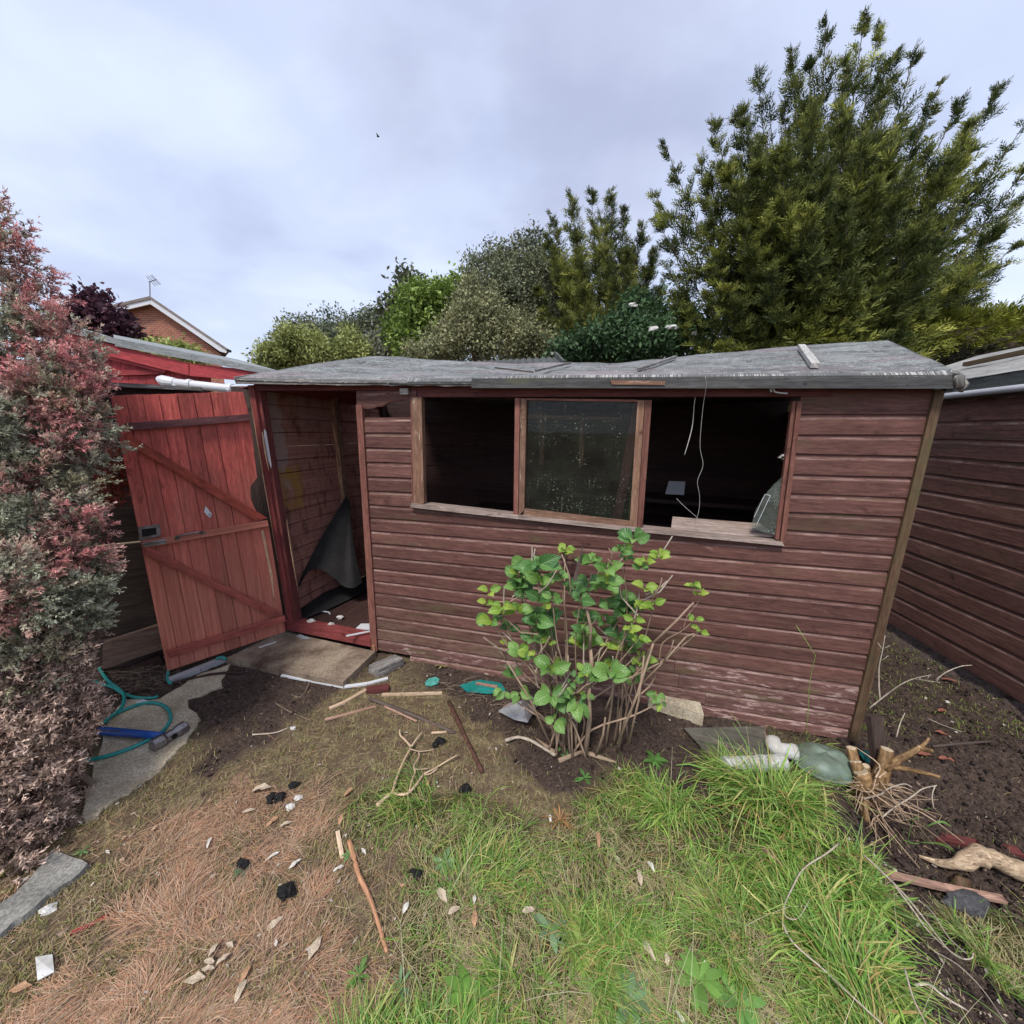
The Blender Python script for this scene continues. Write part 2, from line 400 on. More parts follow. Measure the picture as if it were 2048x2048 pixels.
M_rootfine = wood('fine_root', (.36, .24, .15), (.56, .42, .3), wear_amt=.2, grain=300, gran_len=30)
M_cut = wood('cut_wood_face', (.62, .48, .32), (.75, .62, .45), wear=(.4, .28, .18), wear_amt=.4)
M_log = wood('driftwood', (.20, .12, .075), (.70, .54, .36), wear=(.12, .08, .055), wear_amt=.7, grain=75, gran_len=5, bmp=1.0)
M_burlap = plain('grey_stone', (.10, .10, .105), .9, .25, 30)
M_felt_edge = None
M_leaf = foliage('tree_leaf'); M_conifer = foliage('conifer_leaf', .6, .28, .25); M_juniper = foliage('juniper_leaf', .6, .18, .25)
M_grass = foliage('grass_blade', .5, .3, .3); M_straw = foliage('straw_blade', .7, .2, .15)

def felt_mat():
    m, nt, bs = new_mat('mineral_roof_felt')
    a = uvnoise(nt, 110, 150, 4, .85, rand=False); b = uvnoise(nt, 3, 9, 5, .7, rand=False, off=4); c = uvnoise(nt, 1.3, 4, 4, .6, rand=False, off=8)
    d = uvnoise(nt, 26, 60, 5, .75, rand=False, off=2)
    col = mixc(nt, ramp(nt, b, [(.38, 0.), (.62, 1.)]), (.085, .088, .085), (.27, .285, .28))
    col = mixc(nt, ramp(nt, c, [(.5, 0.), (.68, .75)]), col, (.27, .19, .21))
    col = mixc(nt, ramp(nt, d, [(.30, .9), (.46, 0.)]), col, (.03, .03, .028))
    col = mixc(nt, ramp(nt, d, [(.54, 0.), (.62, .9)]), col, (.42, .43, .41))
    col = mixc(nt, .9, col, ramp(nt, a, [(.36, .25), (.64, 1.45)]), 'MULTIPLY')
    nt.links.new(col, bs.inputs['Base Color']); bs.inputs['Roughness'].default_value = .9
    bump(nt, bs, mth(nt, 'ADD', a, d), .7, .004); return m
M_felt = felt_mat()
def edge_mat():
    m, nt, bs = new_mat('frayed_felt_edge')
    a = uvnoise(nt, 210, 4, 2, .6, rand=False); c = uvnoise(nt, 2.5, 2.5, 4, .6, rand=False, off=3)
    s = mth(nt, 'MULTIPLY', ramp(nt, a, [(.50, 0.), (.56, 1.)]), ramp(nt, c, [(.42, 0.), (.55, 1.)]))
    col = mixc(nt, s, (.10, .10, .10), (.40, .39, .37))
    nt.links.new(col, bs.inputs['Base Color']); bs.inputs['Roughness'].default_value = .9; return m
M_felt_edge = edge_mat()
def sheet_roof_mat():
    return wood('pale_roof_felt', (.24, .255, .255), (.33, .35, .35), wear=(.42, .44, .44), wear_amt=.2, grain=8, bmp=.2)
M_rroof = sheet_roof_mat()
M_rightroof = wood('right_roof_felt', (.24, .235, .22), (.42, .41, .385), wear=(.15, .15, .14), wear_amt=.4, grain=30, bmp=.4)
M_rightfascia = wood('dark_felt_fascia', (.06, .065, .06), (.13, .135, .125), wear=(.2, .2, .19), wear_amt=.2, grain=25)
def inner_mat():        # paint patch, ochre stain on the inside of the left wall (marks with their own shape)
    m, nt, bs = new_mat('stained_inner_boards')
    u = node(nt, 'ShaderNodeUVMap', uv_map='T'); sp = node(nt, 'ShaderNodeSeparateXYZ', {0: u.outputs[0]})
    dd, zz = sp.outputs[0], sp.outputs[1]
    nn = uvnoise(nt, 7, 7, 4, .6, rand=False, uv='T'); nn2 = uvnoise(nt, 18, 5, 4, .6, rand=False, uv='T', off=5)
    g = uvnoise(nt, 2.5, 60, 5, .65)
    col = mixc(nt, ramp(nt, g, [(.3, 0.), (.7, 1.)]), (.28, .11, .085), (.48, .23, .18))
    col = mixc(nt, ramp(nt, nn2, [(.35, .6), (.5, 0.)]), col, (.07, .02, .02))
    e = mth(nt, 'ADD', dd, mth(nt, 'MULTIPLY', nn, .22))
    pk = mth(nt, 'MULTIPLY', ramp(nt, e, [(.40, 1.), (.405, 0.)]), ramp(nt, mth(nt, 'ADD', zz, mth(nt, 'MULTIPLY', nn2, .2)), [(0.995 * .5, 0.), (1.0 * .5, 1.)]))
    return m, nt, bs, col, e, dd, zz, nn, nn2
def build_inner():
    m, nt, bs, col, e, dd, zz, nn, nn2 = inner_mat()
    def band(x, a, b, s=.01):
        lo = node(nt, 'ShaderNodeMapRange', {0: x, 1: a, 2: a + s}); hi = node(nt, 'ShaderNodeMapRange', {0: x, 1: b, 2: b + s, 3: 1., 4: 0.})
        return mth(nt, 'MULTIPLY', lo.outputs[0], hi.outputs[0])
    zt = mth(nt, 'ADD', zz, mth(nt, 'MULTIPLY', mth(nt, 'SUBTRACT', nn2, .5), .25))
    pk = mth(nt, 'MULTIPLY', band(e, -1., .36), band(zt, 1.12, 2.2))
    pk2 = mth(nt, 'MULTIPLY', band(e, .52, .95, .02), band(zt, 1.62, 2.2)); pk2 = mth(nt, 'MULTIPLY', pk2, .35)
    col = mixc(nt, mth(nt, 'MAXIMUM', mth(nt, 'MULTIPLY', pk, .8), pk2), col, (.44, .30, .27))
    yl = mth(nt, 'MULTIPLY', band(e, .05, .46, .05), band(zt, .92, 1.26, .04))
    col = mixc(nt, mth(nt, 'MULTIPLY', yl, ramp(nt, nn, [(.35, .1), (.55, .9)])), col, (.42, .22, .05))
    orr = mth(nt, 'MULTIPLY', band(e, -.2, .2, .04), band(zt, 1.05, 1.2, .03))
    col = mixc(nt, mth(nt, 'MULTIPLY', orr, .7), col, (.40, .14, .06))
    nt.links.new(col, bs.inputs['Base Color']); bs.inputs['Roughness'].default_value = .75; return m
M_innerleft = build_inner()
def glass_mat(name, dirt=.35, base=(.5, .55, .5), spots=True):
    m, nt, bs = new_mat(name)
    t = node(nt, 'ShaderNodeTexCoord')
    a = node(nt, 'ShaderNodeTexNoise', {'Vector': t.outputs['Object'], 'Scale': 5., 'Detail': 6, 'Roughness': .7})
    sp = node(nt, 'ShaderNodeTexNoise', {'Vector': t.outputs['Object'], 'Scale': 130., 'Detail': 2})
    fine = node(nt, 'ShaderNodeTexNoise', {'Vector': t.outputs['Object'], 'Scale': 300., 'Detail': 2})
    df = node(nt, 'ShaderNodeBsdfDiffuse', {'Color': (*base, 1)})
    gl = node(nt, 'ShaderNodeBsdfGlossy', {'Color': (1, 1, 1, 1), 'Roughness': .03})
    tr = node(nt, 'ShaderNodeBsdfTransparent', {'Color': (.86, .9, .87, 1)})
    fr = node(nt, 'ShaderNodeFresnel', {'IOR': 1.33})
    g1 = node(nt, 'ShaderNodeMixShader', {0: fr.outputs[0], 1: tr.outputs[0], 2: gl.outputs[0]})
    f = mth(nt, 'MULTIPLY', ramp(nt, a.outputs['Fac'], [(.3, .15), (.75, 1.)]), dirt)
    f = mth(nt, 'MULTIPLY', f, ramp(nt, fine.outputs['Fac'], [(.3, .6), (.7, 1.3)]))
    if spots: 
        mp = node(nt, 'ShaderNodeMapping', {0: t.outputs['Object'], 'Scale': (38., 38., 2.2)}); st = node(nt, 'ShaderNodeTexNoise', {'Vector': mp.outputs[0], 'Scale': 1., 'Detail': 3})
        big = node(nt, 'ShaderNodeTexNoise', {'Vector': t.outputs['Object'], 'Scale': 9., 'Detail': 3})
        f = mth(nt, 'MAXIMUM', f, mth(nt, 'MULTIPLY', ramp(nt, sp.outputs['Fac'], [(.64, 0.), (.70, .8)]), ramp(nt, big.outputs['Fac'], [(.45, 0.), (.6, 1.)])))
        f = mth(nt, 'MAXIMUM', f, mth(nt, 'MULTIPLY', ramp(nt, st.outputs['Fac'], [(.62, 0.), (.76, .30)]), ramp(nt, big.outputs['Fac'], [(.4, .2), (.6, 1.)])))
    g2 = node(nt, 'ShaderNodeMixShader', {0: f, 1: g1.outputs[0], 2: df.outputs[0]})
    nt.links.new(g2.outputs[0], nt.nodes['Material Output'].inputs[0]); return m
M_glass = glass_mat('dirty_glass', .06, (.34, .40, .30))
M_shard = glass_mat('dusty_glass', .22, (.42, .46, .42))
M_pane2 = glass_mat('muddy_glass', .75, (.16, .16, .13), False)
M_bag = glass_mat('milky_plastic', .8, (.5, .5, .52), False)
M_dome = plain('olive_plastic', (.17, .235, .19), .5, .2, 13, c2=(.10, .12, .085), bmp=.05, spec=.4)

# ------------------------------------------------------------------ the shed's frame of reference
A0 = gnd(747, 1297, .03); B0 = gnd(1700, 1480, 0.)
UX = B0 - A0; UX[2] = 0; UX = nrm(UX); NX = V3(-UX[1], UX[0], 0)      # along the front wall / into the shed
def S(u, d, z): return V3(A0[0] + UX[0] * u + NX[0] * d, A0[1] + UX[1] * u + NX[1] * d, z)
def Wp(x, y, out=0.): return onplane(x, y, A0 - NX * out, NX)           # photo pixel on the front wall (out = metres proud)
def wu(p): return float(np.dot(p - A0, UX))
UZ = V3(0, 0, 1)

# ------------------------------------------------------------------ ground
REG = {'d': [(300, 1700), (450, 1750), (250, 1850), (600, 1850), (350, 1950), (600, 2000), (100, 2030), (450, 1620), (690, 1950), (200, 1980), (560, 1700), (380, 1660), (330, 1760), (480, 1850), (650, 1790), (150, 2040), (520, 1600)],
       'm': [(600, 1500), (800, 1480), (700, 1420), (900, 1550), (330, 1600), (200, 1800), (100, 1870), (150, 1900), (740, 1740), (250, 1720), (430, 1560), (950, 1480), (60, 1930), (560, 1560), (840, 1400), (700, 1560), (720, 1850), (350, 1540), (1060, 1600), (500, 1680), (270, 1790), (430, 1890), (620, 1960), (660, 1700), (230, 1930), (560, 1760)],
       's': [(500, 1400), (600, 1380), (550, 1350), (420, 1545), (470, 1500), (900, 1370), (1000, 1440), (1100, 1520), (1250, 1490), (1340, 1530), (1250, 1440), (1900, 1500), (1950, 1570), (1850, 1600), (1950, 1700), (1900, 1950), (2000, 2000), (1760, 1660), (2030, 1600), (640, 1300), (260, 1350), (1850, 1850), (1780, 1400), (1900, 1390), (1830, 1330), (2000, 1440), (1800, 1290), (1400, 1470), (2040, 2000)],
       'g': [(1130, 1680), (1300, 1700), (1450, 1620), (1550, 1700), (1500, 1900), (1200, 1900), (1000, 1880), (1620, 1750), (1700, 1900), (1100, 2020), (850, 1650), (1000, 1720), (1300, 2030), (1600, 2030), (2030, 1850), (2060, 1900), (2010, 1870), (880, 1960), (1400, 1780), (1250, 1640), (1560, 1590), (760, 1600), (920, 1790), (1780, 2030), (830, 2040)]}
RP = np.array([gnd(*p)[:2] for k in 'dmsg' for p in REG[k]]); RK = np.concatenate([[i] * len(REG[k]) for i, k in enumerate('dmsg')])
def weights(x, y):
    """dry, moss, soil, green"""
    x = np.asarray(x, float); y = np.asarray(y, float)
    qx = x + .16 * (fbm(x * 5, y * 5) - .5) * 2; qy = y + .16 * (fbm(x * 5 + 40, y * 5 + 9) - .5) * 2
    w = np.zeros((4,) + x.shape)
    for (px, py), k in zip(RP, RK): w[k] += 1 / (((qx - px) ** 2 + (qy - py) ** 2) + .0012) ** 1.9
    return w / w.sum(0)
HL0, HL1 = gnd(1690, 1640)[:2], gnd(1890, 2048)[:2]
_hd = nrm(HL1 - HL0); _hn = np.array([-_hd[1], _hd[0]]); 
if _hn[0] < 0: _hn = -_hn
def gz(x, y):
    x = np.asarray(x, float); y = np.asarray(y, float)
    d = (x - HL0[0]) * _hn[0] + (y - HL0[1]) * _hn[1] + .05 * (fbm(x * 6, y * 6) - .5)
    hol = sstep(0, .16, d) * sstep(1.72, 1.5, y) * sstep(3.2, 2.2, x)
    soil = sstep(1.35, 1.7, x) * sstep(2.6, 2.2, y) * sstep(3.4, 3.0, x)
    return .010 * (fbm(x * 9, y * 9) - .5) * 2 - .10 * hol + soil * .05 * (fbm(x * 11, y * 11, 5) - .5) * 2 + .008 * (fbm(x * 3, y * 3, 2) - .5)
def G(x, y, lift=0.):
    p = gnd(x, y, lift)
    for _ in range(4): p = gnd(x, y, float(gz(p[0], p[1])) + lift)
    return p

def build_ground():
    fx = np.concatenate([[-300, -120, -50, -20, -10, -6, -4.5], np.arange(-3.4, 3.7, .018), [4.5, 6, 10, 20, 50, 120, 300]])
    fy = np.concatenate([[-300, -120, -40, -12, -4, -1, 0], np.arange(.4, 4.4, .018), [5.5, 7, 10, 20, 50, 120, 300]])
    X, Y = np.meshgrid(fx, fy); w = weights(X, Y)
    Z = gz(X, Y) + (w[1] * .010 + w[2] * .016 + w[0] * .006) * (fbm(X * 34, Y * 34, 3) - .5) * 2
    Z = np.where((np.abs(X) > 4) | (Y > 4.8) | (Y < .2), -.01, Z)
    me = bpy.data.meshes.new('ground'); ny, nx = X.shape
    me.vertices.add(nx * ny); me.vertices.foreach_set('co', np.stack([X, Y, Z], -1).reshape(-1).astype(np.float32))
    i = (np.arange(ny - 1)[:, None] * nx + np.arange(nx - 1)[None]).reshape(-1)
    q = np.stack([i, i + 1, i + nx + 1, i + nx], 1)
    me.loops.add(q.size); me.loops.foreach_set('vertex_index', q.reshape(-1).astype(np.int32))
    me.polygons.add(len(q)); me.polygons.foreach_set('loop_start', (np.arange(len(q)) * 4).astype(np.int32))
    at = me.color_attributes.new('Col', 'FLOAT_COLOR', 'POINT')
    c = np.ones((ny, nx, 4), np.float32); c[..., 0] = w[0]; c[..., 1] = w[3]; c[..., 2] = w[2]
    at.data.foreach_set('color', c.reshape(-1))
    me.polygons.foreach_set('use_smooth', [True] * len(q))
    me.update(calc_edges=True); me.validate()
    m, nt, bs = new_mat('garden_earth')
    a = node(nt, 'ShaderNodeAttribute', attribute_name='Col'); sp = node(nt, 'ShaderNodeSeparateColor', {0: a.outputs['Color']})
    t = node(nt, 'ShaderNodeTexCoord')
    def nz(s, d=6, r=.65): return node(nt, 'ShaderNodeTexNoise', {'Vector': t.outputs['Object'], 'Scale': s, 'Detail': d, 'Roughness': r}).outputs['Fac']
    n1, n2, n3 = nz(14), nz(60), nz(220, 3)
    def soft(x, lo, hi): return ramp(nt, mth(nt, 'ADD', x, mth(nt, 'MULTIPLY', mth(nt, 'SUBTRACT', mth(nt, 'MULTIPLY', mth(nt, 'ADD', n1, n2), .5), .5), 1.3)), [(lo - .12, 0.), (hi + .12, 1.)])
    moss = mixc(nt, ramp(nt, n2, [(.38, 0.), (.62, 1.)]), (.165, .125, .075), (.36, .30, .155))
    moss = mixc(nt, ramp(nt, n1, [(.42, .8), (.6, 0.)]), moss, (.15, .10, .07))
    soil = mixc(nt, ramp(nt, n2, [(.35, 0.), (.65, 1.)]), (.045, .031, .025), (.135, .095, .078))
    soil = mixc(nt, ramp(nt, n3, [(.66, 0.), (.72, .7)]), soil, (.24, .2, .17))
    dry = mixc(nt, ramp(nt, n2, [(.35, 0.), (.62, 1.)]), (.20, .13, .09), (.47, .30, .19))
    green = mixc(nt, ramp(nt, n2, [(.35, 0.), (.65, 1.)]), (.045, .045, .015), (.13, .14, .045))
    col = mixc(nt, soft(sp.outputs[2], .35, .65), moss, soil)
    col = mixc(nt, soft(sp.outputs[0], .38, .62), col, dry); col = mixc(nt, soft(sp.outputs[1], .38, .62), col, green)
    col = mixc(nt, .95, col, ramp(nt, mth(nt, 'ADD', mth(nt, 'MULTIPLY', n3, .6), mth(nt, 'MULTIPLY', nz(430, 2), .4)), [(.36, .35), (.62, 1.45)]), 'MULTIPLY')
    nt.links.new(col, bs.inputs['Base Color']); bs.inputs['Roughness'].default_value = .95; bs.inputs['Specular IOR Level'].default_value = .15
    bump(nt, bs, mth(nt, 'ADD', n2, n3), .9, .012)
    tag(link('ground', me, m), None, None, None, 'structure')
build_ground()

# ------------------------------------------------------------------ the brown garden shed
shed = thing('garden_shed', 'long brown timber shed with broken windows, sagging felt roof and red door hanging open', 'shed', S(1.0, .8, 0))
zL = [1.659 - .0933 * k for k in range(7)] + [1.099 - .0891 * k for k in range(1, 13)] + [-.06]
zR = [1.696, 1.604, 1.510, 1.413, 1.318, 1.224, 1.131, 1.041, .956, .871, .779, .687, .595, .509, .421, .330, .244, .159, .070, -.001]
ULEN = 2.925
def zline(k, u): return zL[k] + (zR[k] - zL[k]) * u / ULEN
PROF = [(0., 0.), (0., .0105), (.02, .0122), (.72, .0102), (.77, .0086), (.86, .0046), (1., .004)]
def clap(mb, u0, u1, zb, zt, frame, seed=0, nseg=None, prof=PROF, gap=.004, wob=.0018, ends=True):
    """board of the cladding; zb, zt: functions of u; frame(u, out, z) -> world"""
    g = np.random.default_rng(seed); n = nseg or max(2, int(abs(u1 - u0) / .28)); b = len(mb.v); K = len(prof)
    for i in range(n + 1):
        u = u0 + (u1 - u0) * i / n; a, c = zb(u) + gap * .5 + g.normal() * wob, zt(u) + gap * .5
        for t, o in prof: mb.v.append(frame(u, o, a + (c - a) * t))
    for i in range(n):
        for k in range(K - 1):
            p = b + i * K + k; q = p + K
            mb.f.append([p, q, q + 1, p + 1]); s0, s1 = i / n, (i + 1) / n
            mb.t.append([(s0, prof[k][0]), (s1, prof[k][0]), (s1, prof[k + 1][0]), (s0, prof[k + 1][0])])
    if ends:
        for e in (0, n):
            r = [b + e * K + k for k in range(K)]; mb.f.append(r if e else r[::-1]); mb.t.append(None)
fw = lambda u, o, z: S(u, -o, z)
WS0, WS1 = wu(Wp(829, 900)) , wu(Wp(1585, 880))            # window run between the two panels
UR0, UR1 = wu(Wp(1599, 803)), wu(Wp(1564, 1083))        # outer edge of the right window stile, top and bottom
wall_end = lambda z: 2.905 + .032 * z / 1.7                # left edge of the right corner post
for k in range(20):
    top = (lambda u, k=k: zline(k - 1, u)) if k else (lambda u: 1.80 + (.010) * u)
    bot = lambda u, k=k: zline(k, u)
    if k == 0: spans = [(UR0, wall_end(1.7))]
    elif k <= 6: spans = [(.045, .405), (UR0 + (UR1 - UR0) * (1.78 - bot(2.5)) / .72, wall_end(bot(2.9)))]
    elif k == 7: spans = [(.045, UR1), (UR1, wall_end(1.04))]
    else: spans = [(.045 if k < 19 else .3, wall_end(bot(2.9)))]
    cut = {12: .95, 16: 2.02, 17: 2.05, 18: 2.2, 10: 1.7}.get(k)
    if cut: spans = [(spans[0][0], cut - .001), (cut + .001, spans[0][1])]
    for a, b in spans:
        mb = MB(); t2 = top
        if k == 7 and a < 1: t2 = lambda u: min(zline(6, u), 1.088 + (1.062 - 1.088) * (u - .43) / 2.0) if u > .43 else zline(6, u)
        clap(mb, a, b, bot, t2, fw, seed=k * 7 + int(a * 10), prof=PROF)
        part('cladding_board', mb, M_shedlow if k >= 18 or (k >= 16 and a > 2) else M_shed, shed, 'lowest board with paint flaking to pale wood' if k == 19 else None, grain=UX)
# broken top board over the left panel, a dark gap below it
mb = MB()
clap(mb, .0, .42, lambda u: 1.715 + .045 * sstep(.1, .3, u) + .004 * math.sin(u * 60), lambda u: 1.822, fw, 99, 14, [(0., 0.), (0., .014), (.1, .017), (1., .012)])
part('cladding_board', mb, M_shed, shed, 'broken top board with a dark gap under it', grain=UX)
mb = MB()        # nail heads along the studs
for k in range(1, 20):
    for u in (.10, .36, 1.02, 1.74, 2.36, 2.86):
        if k <= 7 and .4 < u < 2.5: continue
        z = zline(k, u) + .022 + .004 * rng.normal(); c = S(u + .006 * rng.normal(), -.0122, z); mb.tube([c, c - NX * .0012], .0032, 6)
part('nail_heads', mb, M_rust, shed, 'rusty nail heads in the cladding', kind='stuff')
# trims, header, posts
mb = MB(); mb.hexa([S(-.005, .02, .03), S(.047, .02, .03), S(.047, -.024, .03), S(-.005, -.024, .03), S(.0, .02, 1.74), S(.042, .02, 1.74), S(.042, -.024, 1.74), S(.0, -.024, 1.74)])
part('door_trim', mb, M_trimred, shed, grain=UZ)
mb = MB(); mb.hexa([S(2.905, .03, -.01), S(2.946, .03, -.01), S(2.946, -.026, -.01), S(2.905, -.026, -.01), S(2.937, .03, 1.80), S(2.970, .03, 1.80), S(2.970, -.026, 1.80), S(2.937, -.026, 1.80)])
part('corner_post', mb, M_trim, shed, 'mossy green-brown corner trim', grain=UZ)
mb = MB(); mb.hexa([S(-.80, .03, 1.835), S(-.80, -.014, 1.835), S(-.80, -.014, 1.885), S(-.80, .03, 1.885), S(.43, .03, 1.825), S(.43, -.014, 1.825), S(.43, -.014, 1.865), S(.43, .03, 1.865)])
part('door_header', mb, M_header, shed, grain=UX)
mb = MB(); mb.hexa([S(.43, .03, 1.785), S(.43, -.018, 1.785), S(.43, -.018, 1.865), S(.43, .03, 1.865), S(2.56, .03, 1.775), S(2.56, -.018, 1.775), S(2.56, -.018, 1.865), S(2.56, .03, 1.865)])
part('window_header', mb, M_header, shed, grain=UX)
mb = MB(); mb.hexa([S(2.5, .03, 1.790), S(2.5, -.012, 1.790), S(2.5, -.012, 1.85), S(2.5, .03, 1.85), S(2.94, .03, 1.786), S(2.94, -.012, 1.786), S(2.94, -.012, 1.84), S(2.94, .03, 1.84)])
part('eaves_board', mb, M_header, shed, grain=UX)
# splintered left door post: three staves
for (a, b, dd0, dd1, mt, nm) in [(-1.06, -.88, .03, .09, M_sleeper, 'corner_post'), (-.875, -.845, .0, .06, M_trim, 'post_stave'), (-.845, -.80, -.02, .06, M_post, 'post_stave'), (-.80, -.775, .0, .05, M_header, 'post_stave')]:
    mb = MB(); sh = .115
    ring = lambda z, l: [S(a + l, dd0, z), S(b + l, dd0, z), S(b + l, dd1, z), S(a + l, dd1, z)]
    mb.hexa(ring(.12, sh) + ring(1.87, 0))
    part(nm, mb, mt, shed, grain=UZ)
for (u0, z0, z1, w) in [(-.842, .62, 1.80, .008), (-.79, 1.28, 1.56, .012), (-.70, .40, .95, .008)]:
    mb = MB(); q = lambda z: -.0 + (1.87 - z) / 1.75 * .115
    mb.add([S(u0 + q(z1), -.024, z1), S(u0 + w + q((z0 + z1) / 2), -.026, (z0 + z1) / 2 - .05), S(u0 + q(z0) + w * .6, -.024, z0), S(u0 - w * .2 + q((z0 + z1) / 2), -.026, (z0 + z1) / 2), S(u0 + q(z1), -.014, z1), S(u0 + q(z0), -.014, z0)],
           [(0, 3, 2, 1), (0, 1, 4), (1, 2, 5, 4), (2, 3, 5), (3, 0, 4, 5)])
    part('splinter', mb, M_splinter, shed, 'pale freshly split wood on the door post', grain=UZ)
mb = MB(); q = lambda z: (1.87 - z) / 1.75 * .115        # white paint smear on the inner stave: a flake of thick paint
P = [(1.58, -.787), (1.56, -.775), (1.45, -.774), (1.33, -.776), (1.31, -.782), (1.36, -.796), (1.45, -.801), (1.53, -.799)]
vs_ = [S(u + q(z), -.003, z) for z, u in P] + [S(u + q(z), .0, z) for z, u in P]; n = len(P)
mb.add(vs_, [tuple(range(n))[::-1]] + [(i, (i + 1) % n, n + (i + 1) % n, n + i) for i in range(n)])
part('paint_flake', mb, M_white, shed, 'white paint smear on the door post')
# threshold and floor
mb = MB(); mb.hexa([S(-.76, .06, .075), S(-.76, -.03, .075), S(-.76, -.03, .145), S(-.76, .06, .145), S(.0, .06, .06), S(.0, -.03, .06), S(.0, -.03, .125), S(.0, .06, .125)])
part('threshold', mb, M_post, shed, grain=UX)
for i in range(11):
    mb = MB(); a = -.8 + i * .345; h = .118 + .003 * (i % 2)
    mb.beam(S(a + .17, .05, h - .01), S(a + .17, 1.58, h - .01), .338, .02, side=UX)
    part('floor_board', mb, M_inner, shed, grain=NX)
# inside faces: left wall, back wall, right wall
for i in range(17):
    z0 = .12 + i * .102; mb = MB(); b = len(mb.v)
    th = .006 * (i % 3)
    lean = lambda z: -.785 - .05 * z
    for d in np.linspace(.03, 1.6, 9):
        for (zz, uu) in ((z0 + .004, .0), (z0 + .101, -.004)):
            zz2 = zz + .012 * math.sin(d * 3) * (1 if z0 < 1.1 else .3)
            mb.v.append(S(lean(zz) + uu - th, d, zz2))
    for k in range(8):
        p = b + 2 * k; mb.f.append([p, p + 1, p + 3, p + 2]); D = [.03 + 1.57 * k / 8, .03 + 1.57 * (k + 1) / 8]
        mb.t.append([(D[0], z0), (D[0], z0 + .1), (D[1], z0 + .1), (D[1], z0)])
    part('inner_board', mb, M_innerleft, shed, grain=NX)
for i in range(17):
    z0 = .10 + i * .112
    if i > 15: continue
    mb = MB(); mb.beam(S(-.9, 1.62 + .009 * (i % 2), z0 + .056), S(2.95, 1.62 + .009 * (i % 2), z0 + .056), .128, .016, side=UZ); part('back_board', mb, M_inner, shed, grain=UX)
    if i > 14: continue
    mb = MB(); clap(mb, .0, 1.63, lambda u: z0, lambda u: z0 + .112, lambda u, o, z: S(2.918 + o + .014 * z, u, z), i, 4); part('side_board', mb, M_shed, shed, grain=NX)
    mb = MB(); clap(mb, .06, 1.63, lambda u: z0, lambda u: z0 + .112, lambda u, o, z: S(-.83 - .05 * z - o, u, z), i, 4); part('side_board', mb, M_post, shed, grain=NX)
LG = onplane(742, 711, A0 + NX * .8, NX) - UZ * .035
for (uu, mt) in ((2.955, M_shed), (-.92, M_post)):
    mb = MB(); tri = [S(uu, -.02, 1.76), S(uu, 1.63, 1.76), S(uu, .84, 2.075) if uu > 0 else LG]; tri = tri if uu > 0 else [S(-.9, -.04, 1.85), S(-.88, 1.66, 1.80), LG]; o_ = UX * .014
    mb.add([p - o_ for p in tri] + [p + o_ for p in tri], [(0, 2, 1), (3, 4, 5), (0, 1, 4, 3), (1, 2, 5, 4), (2, 0, 3, 5)]); part('gable_panel', mb, mt, shed, grain=NX)
for (d, w, m_) in [(.83, .05, M_frame), (1.57, .05, M_inner)]:
    mb = MB(); mb.beam(S(-.785, d, .12), S(-.86, d, 1.95), w, .045, side=NX); part('stud', mb, m_, shed, grain=UZ)
mb = MB(); mb.beam(S(1.55, .55, .12), S(1.72, .5, 1.8), .06, .045, side=UX); part('stud', mb, M_header, shed, 'dark red prop behind the broken window', grain=UZ)
for (uA, uB, z, d) in [(.3, 2.9, .86, 1.35), (1.2, 2.9, 1.08, 1.2)]:
    mb = MB(); mb.beam(S(uA, d, z), S(uB, d, z - .03), .36, .03, side=NX); part('shelf', mb, M_inner, shed, grain=UX)
for (a, b) in [((.75, 1.2, .86), (.9, 1.0, .2)), ((1.1, 1.25, .86), (1.3, 1.25, .15)), ((.95, 1.2, 1.75), (.95, 1.3, 1.3)), ((1.3, 1.2, 1.75), (1.3, 1.3, 1.3)), ((.75, 1.2, 1.72), (1.6, 1.2, 1.7))]:
    mb = MB(); mb.beam(S(*a), S(*b), .04, .03); part('shelf_strut', mb, M_frame, shed, grain=None)
# ---- windows
def win_bar(par, a0, a1, b0, b1, mt, out0=-.01, out1=.022, nm='stile', gr=UZ, lab=None):
    """bar with photo corners a0-a1 (one end, left/right) and b0-b1 (other end)"""
    mb = MB(); p = [Wp(*q) for q in (a0, a1, b1, b0)]
    mb.hexa([q - NX * out0 for q in p] + [q - NX * out1 for q in p]); return part(nm, mb, mt, par, lab, grain=gr)
w1 = sub('window', shed); w2 = sub('window', shed); w3 = sub('window', shed)
w1['label'] = 'left window with its glass gone'; w2['label'] = 'middle window with dirty speckled glass'; w3['label'] = 'right window with smashed glass'
win_bar(w1, (828, 795), (847, 795), (832, 1007), (852, 1005), M_frame, out1=.028)
win_bar(w1, (1032, 797), (1042, 797), (1029, 1030), (1038, 1030), M_trimred, out1=.024)
win_bar(w1, (824, 795), (829, 795), (827, 1008), (832, 1008), M_trimred, out1=.020, nm='bead')
win_bar(w2, (1043.5, 797), (1055, 798), (1039.5, 1030), (1050, 1019), M_frame, out1=.026)
win_bar(w2, (1275, 801), (1289, 801), (1259, 1050), (1273, 1052), M_frame, out1=.026)
win_bar(w2, (1050.5, 1016.5), (1265, 1042), (1048, 1031), (1260, 1057), M_frame, out1=.022, nm='rail', gr=UX)
win_bar(w2, (1055, 797), (1276, 800), (1055, 801), (1276, 804.5), M_trimred, out1=.02, nm='rail', gr=UX)
win_bar(w3, (1290, 801), (1303, 801), (1274, 1052), (1284.5, 1052), M_trimred, out1=.028)
win_bar(w3, (1583, 803), (1590, 803), (1549, 1077), (1556, 1078), M_trimred, out1=.014)
win_bar(w3, (1591, 803), (1600, 803), (1557, 1082), (1566, 1083), M_trimred, out1=.026)
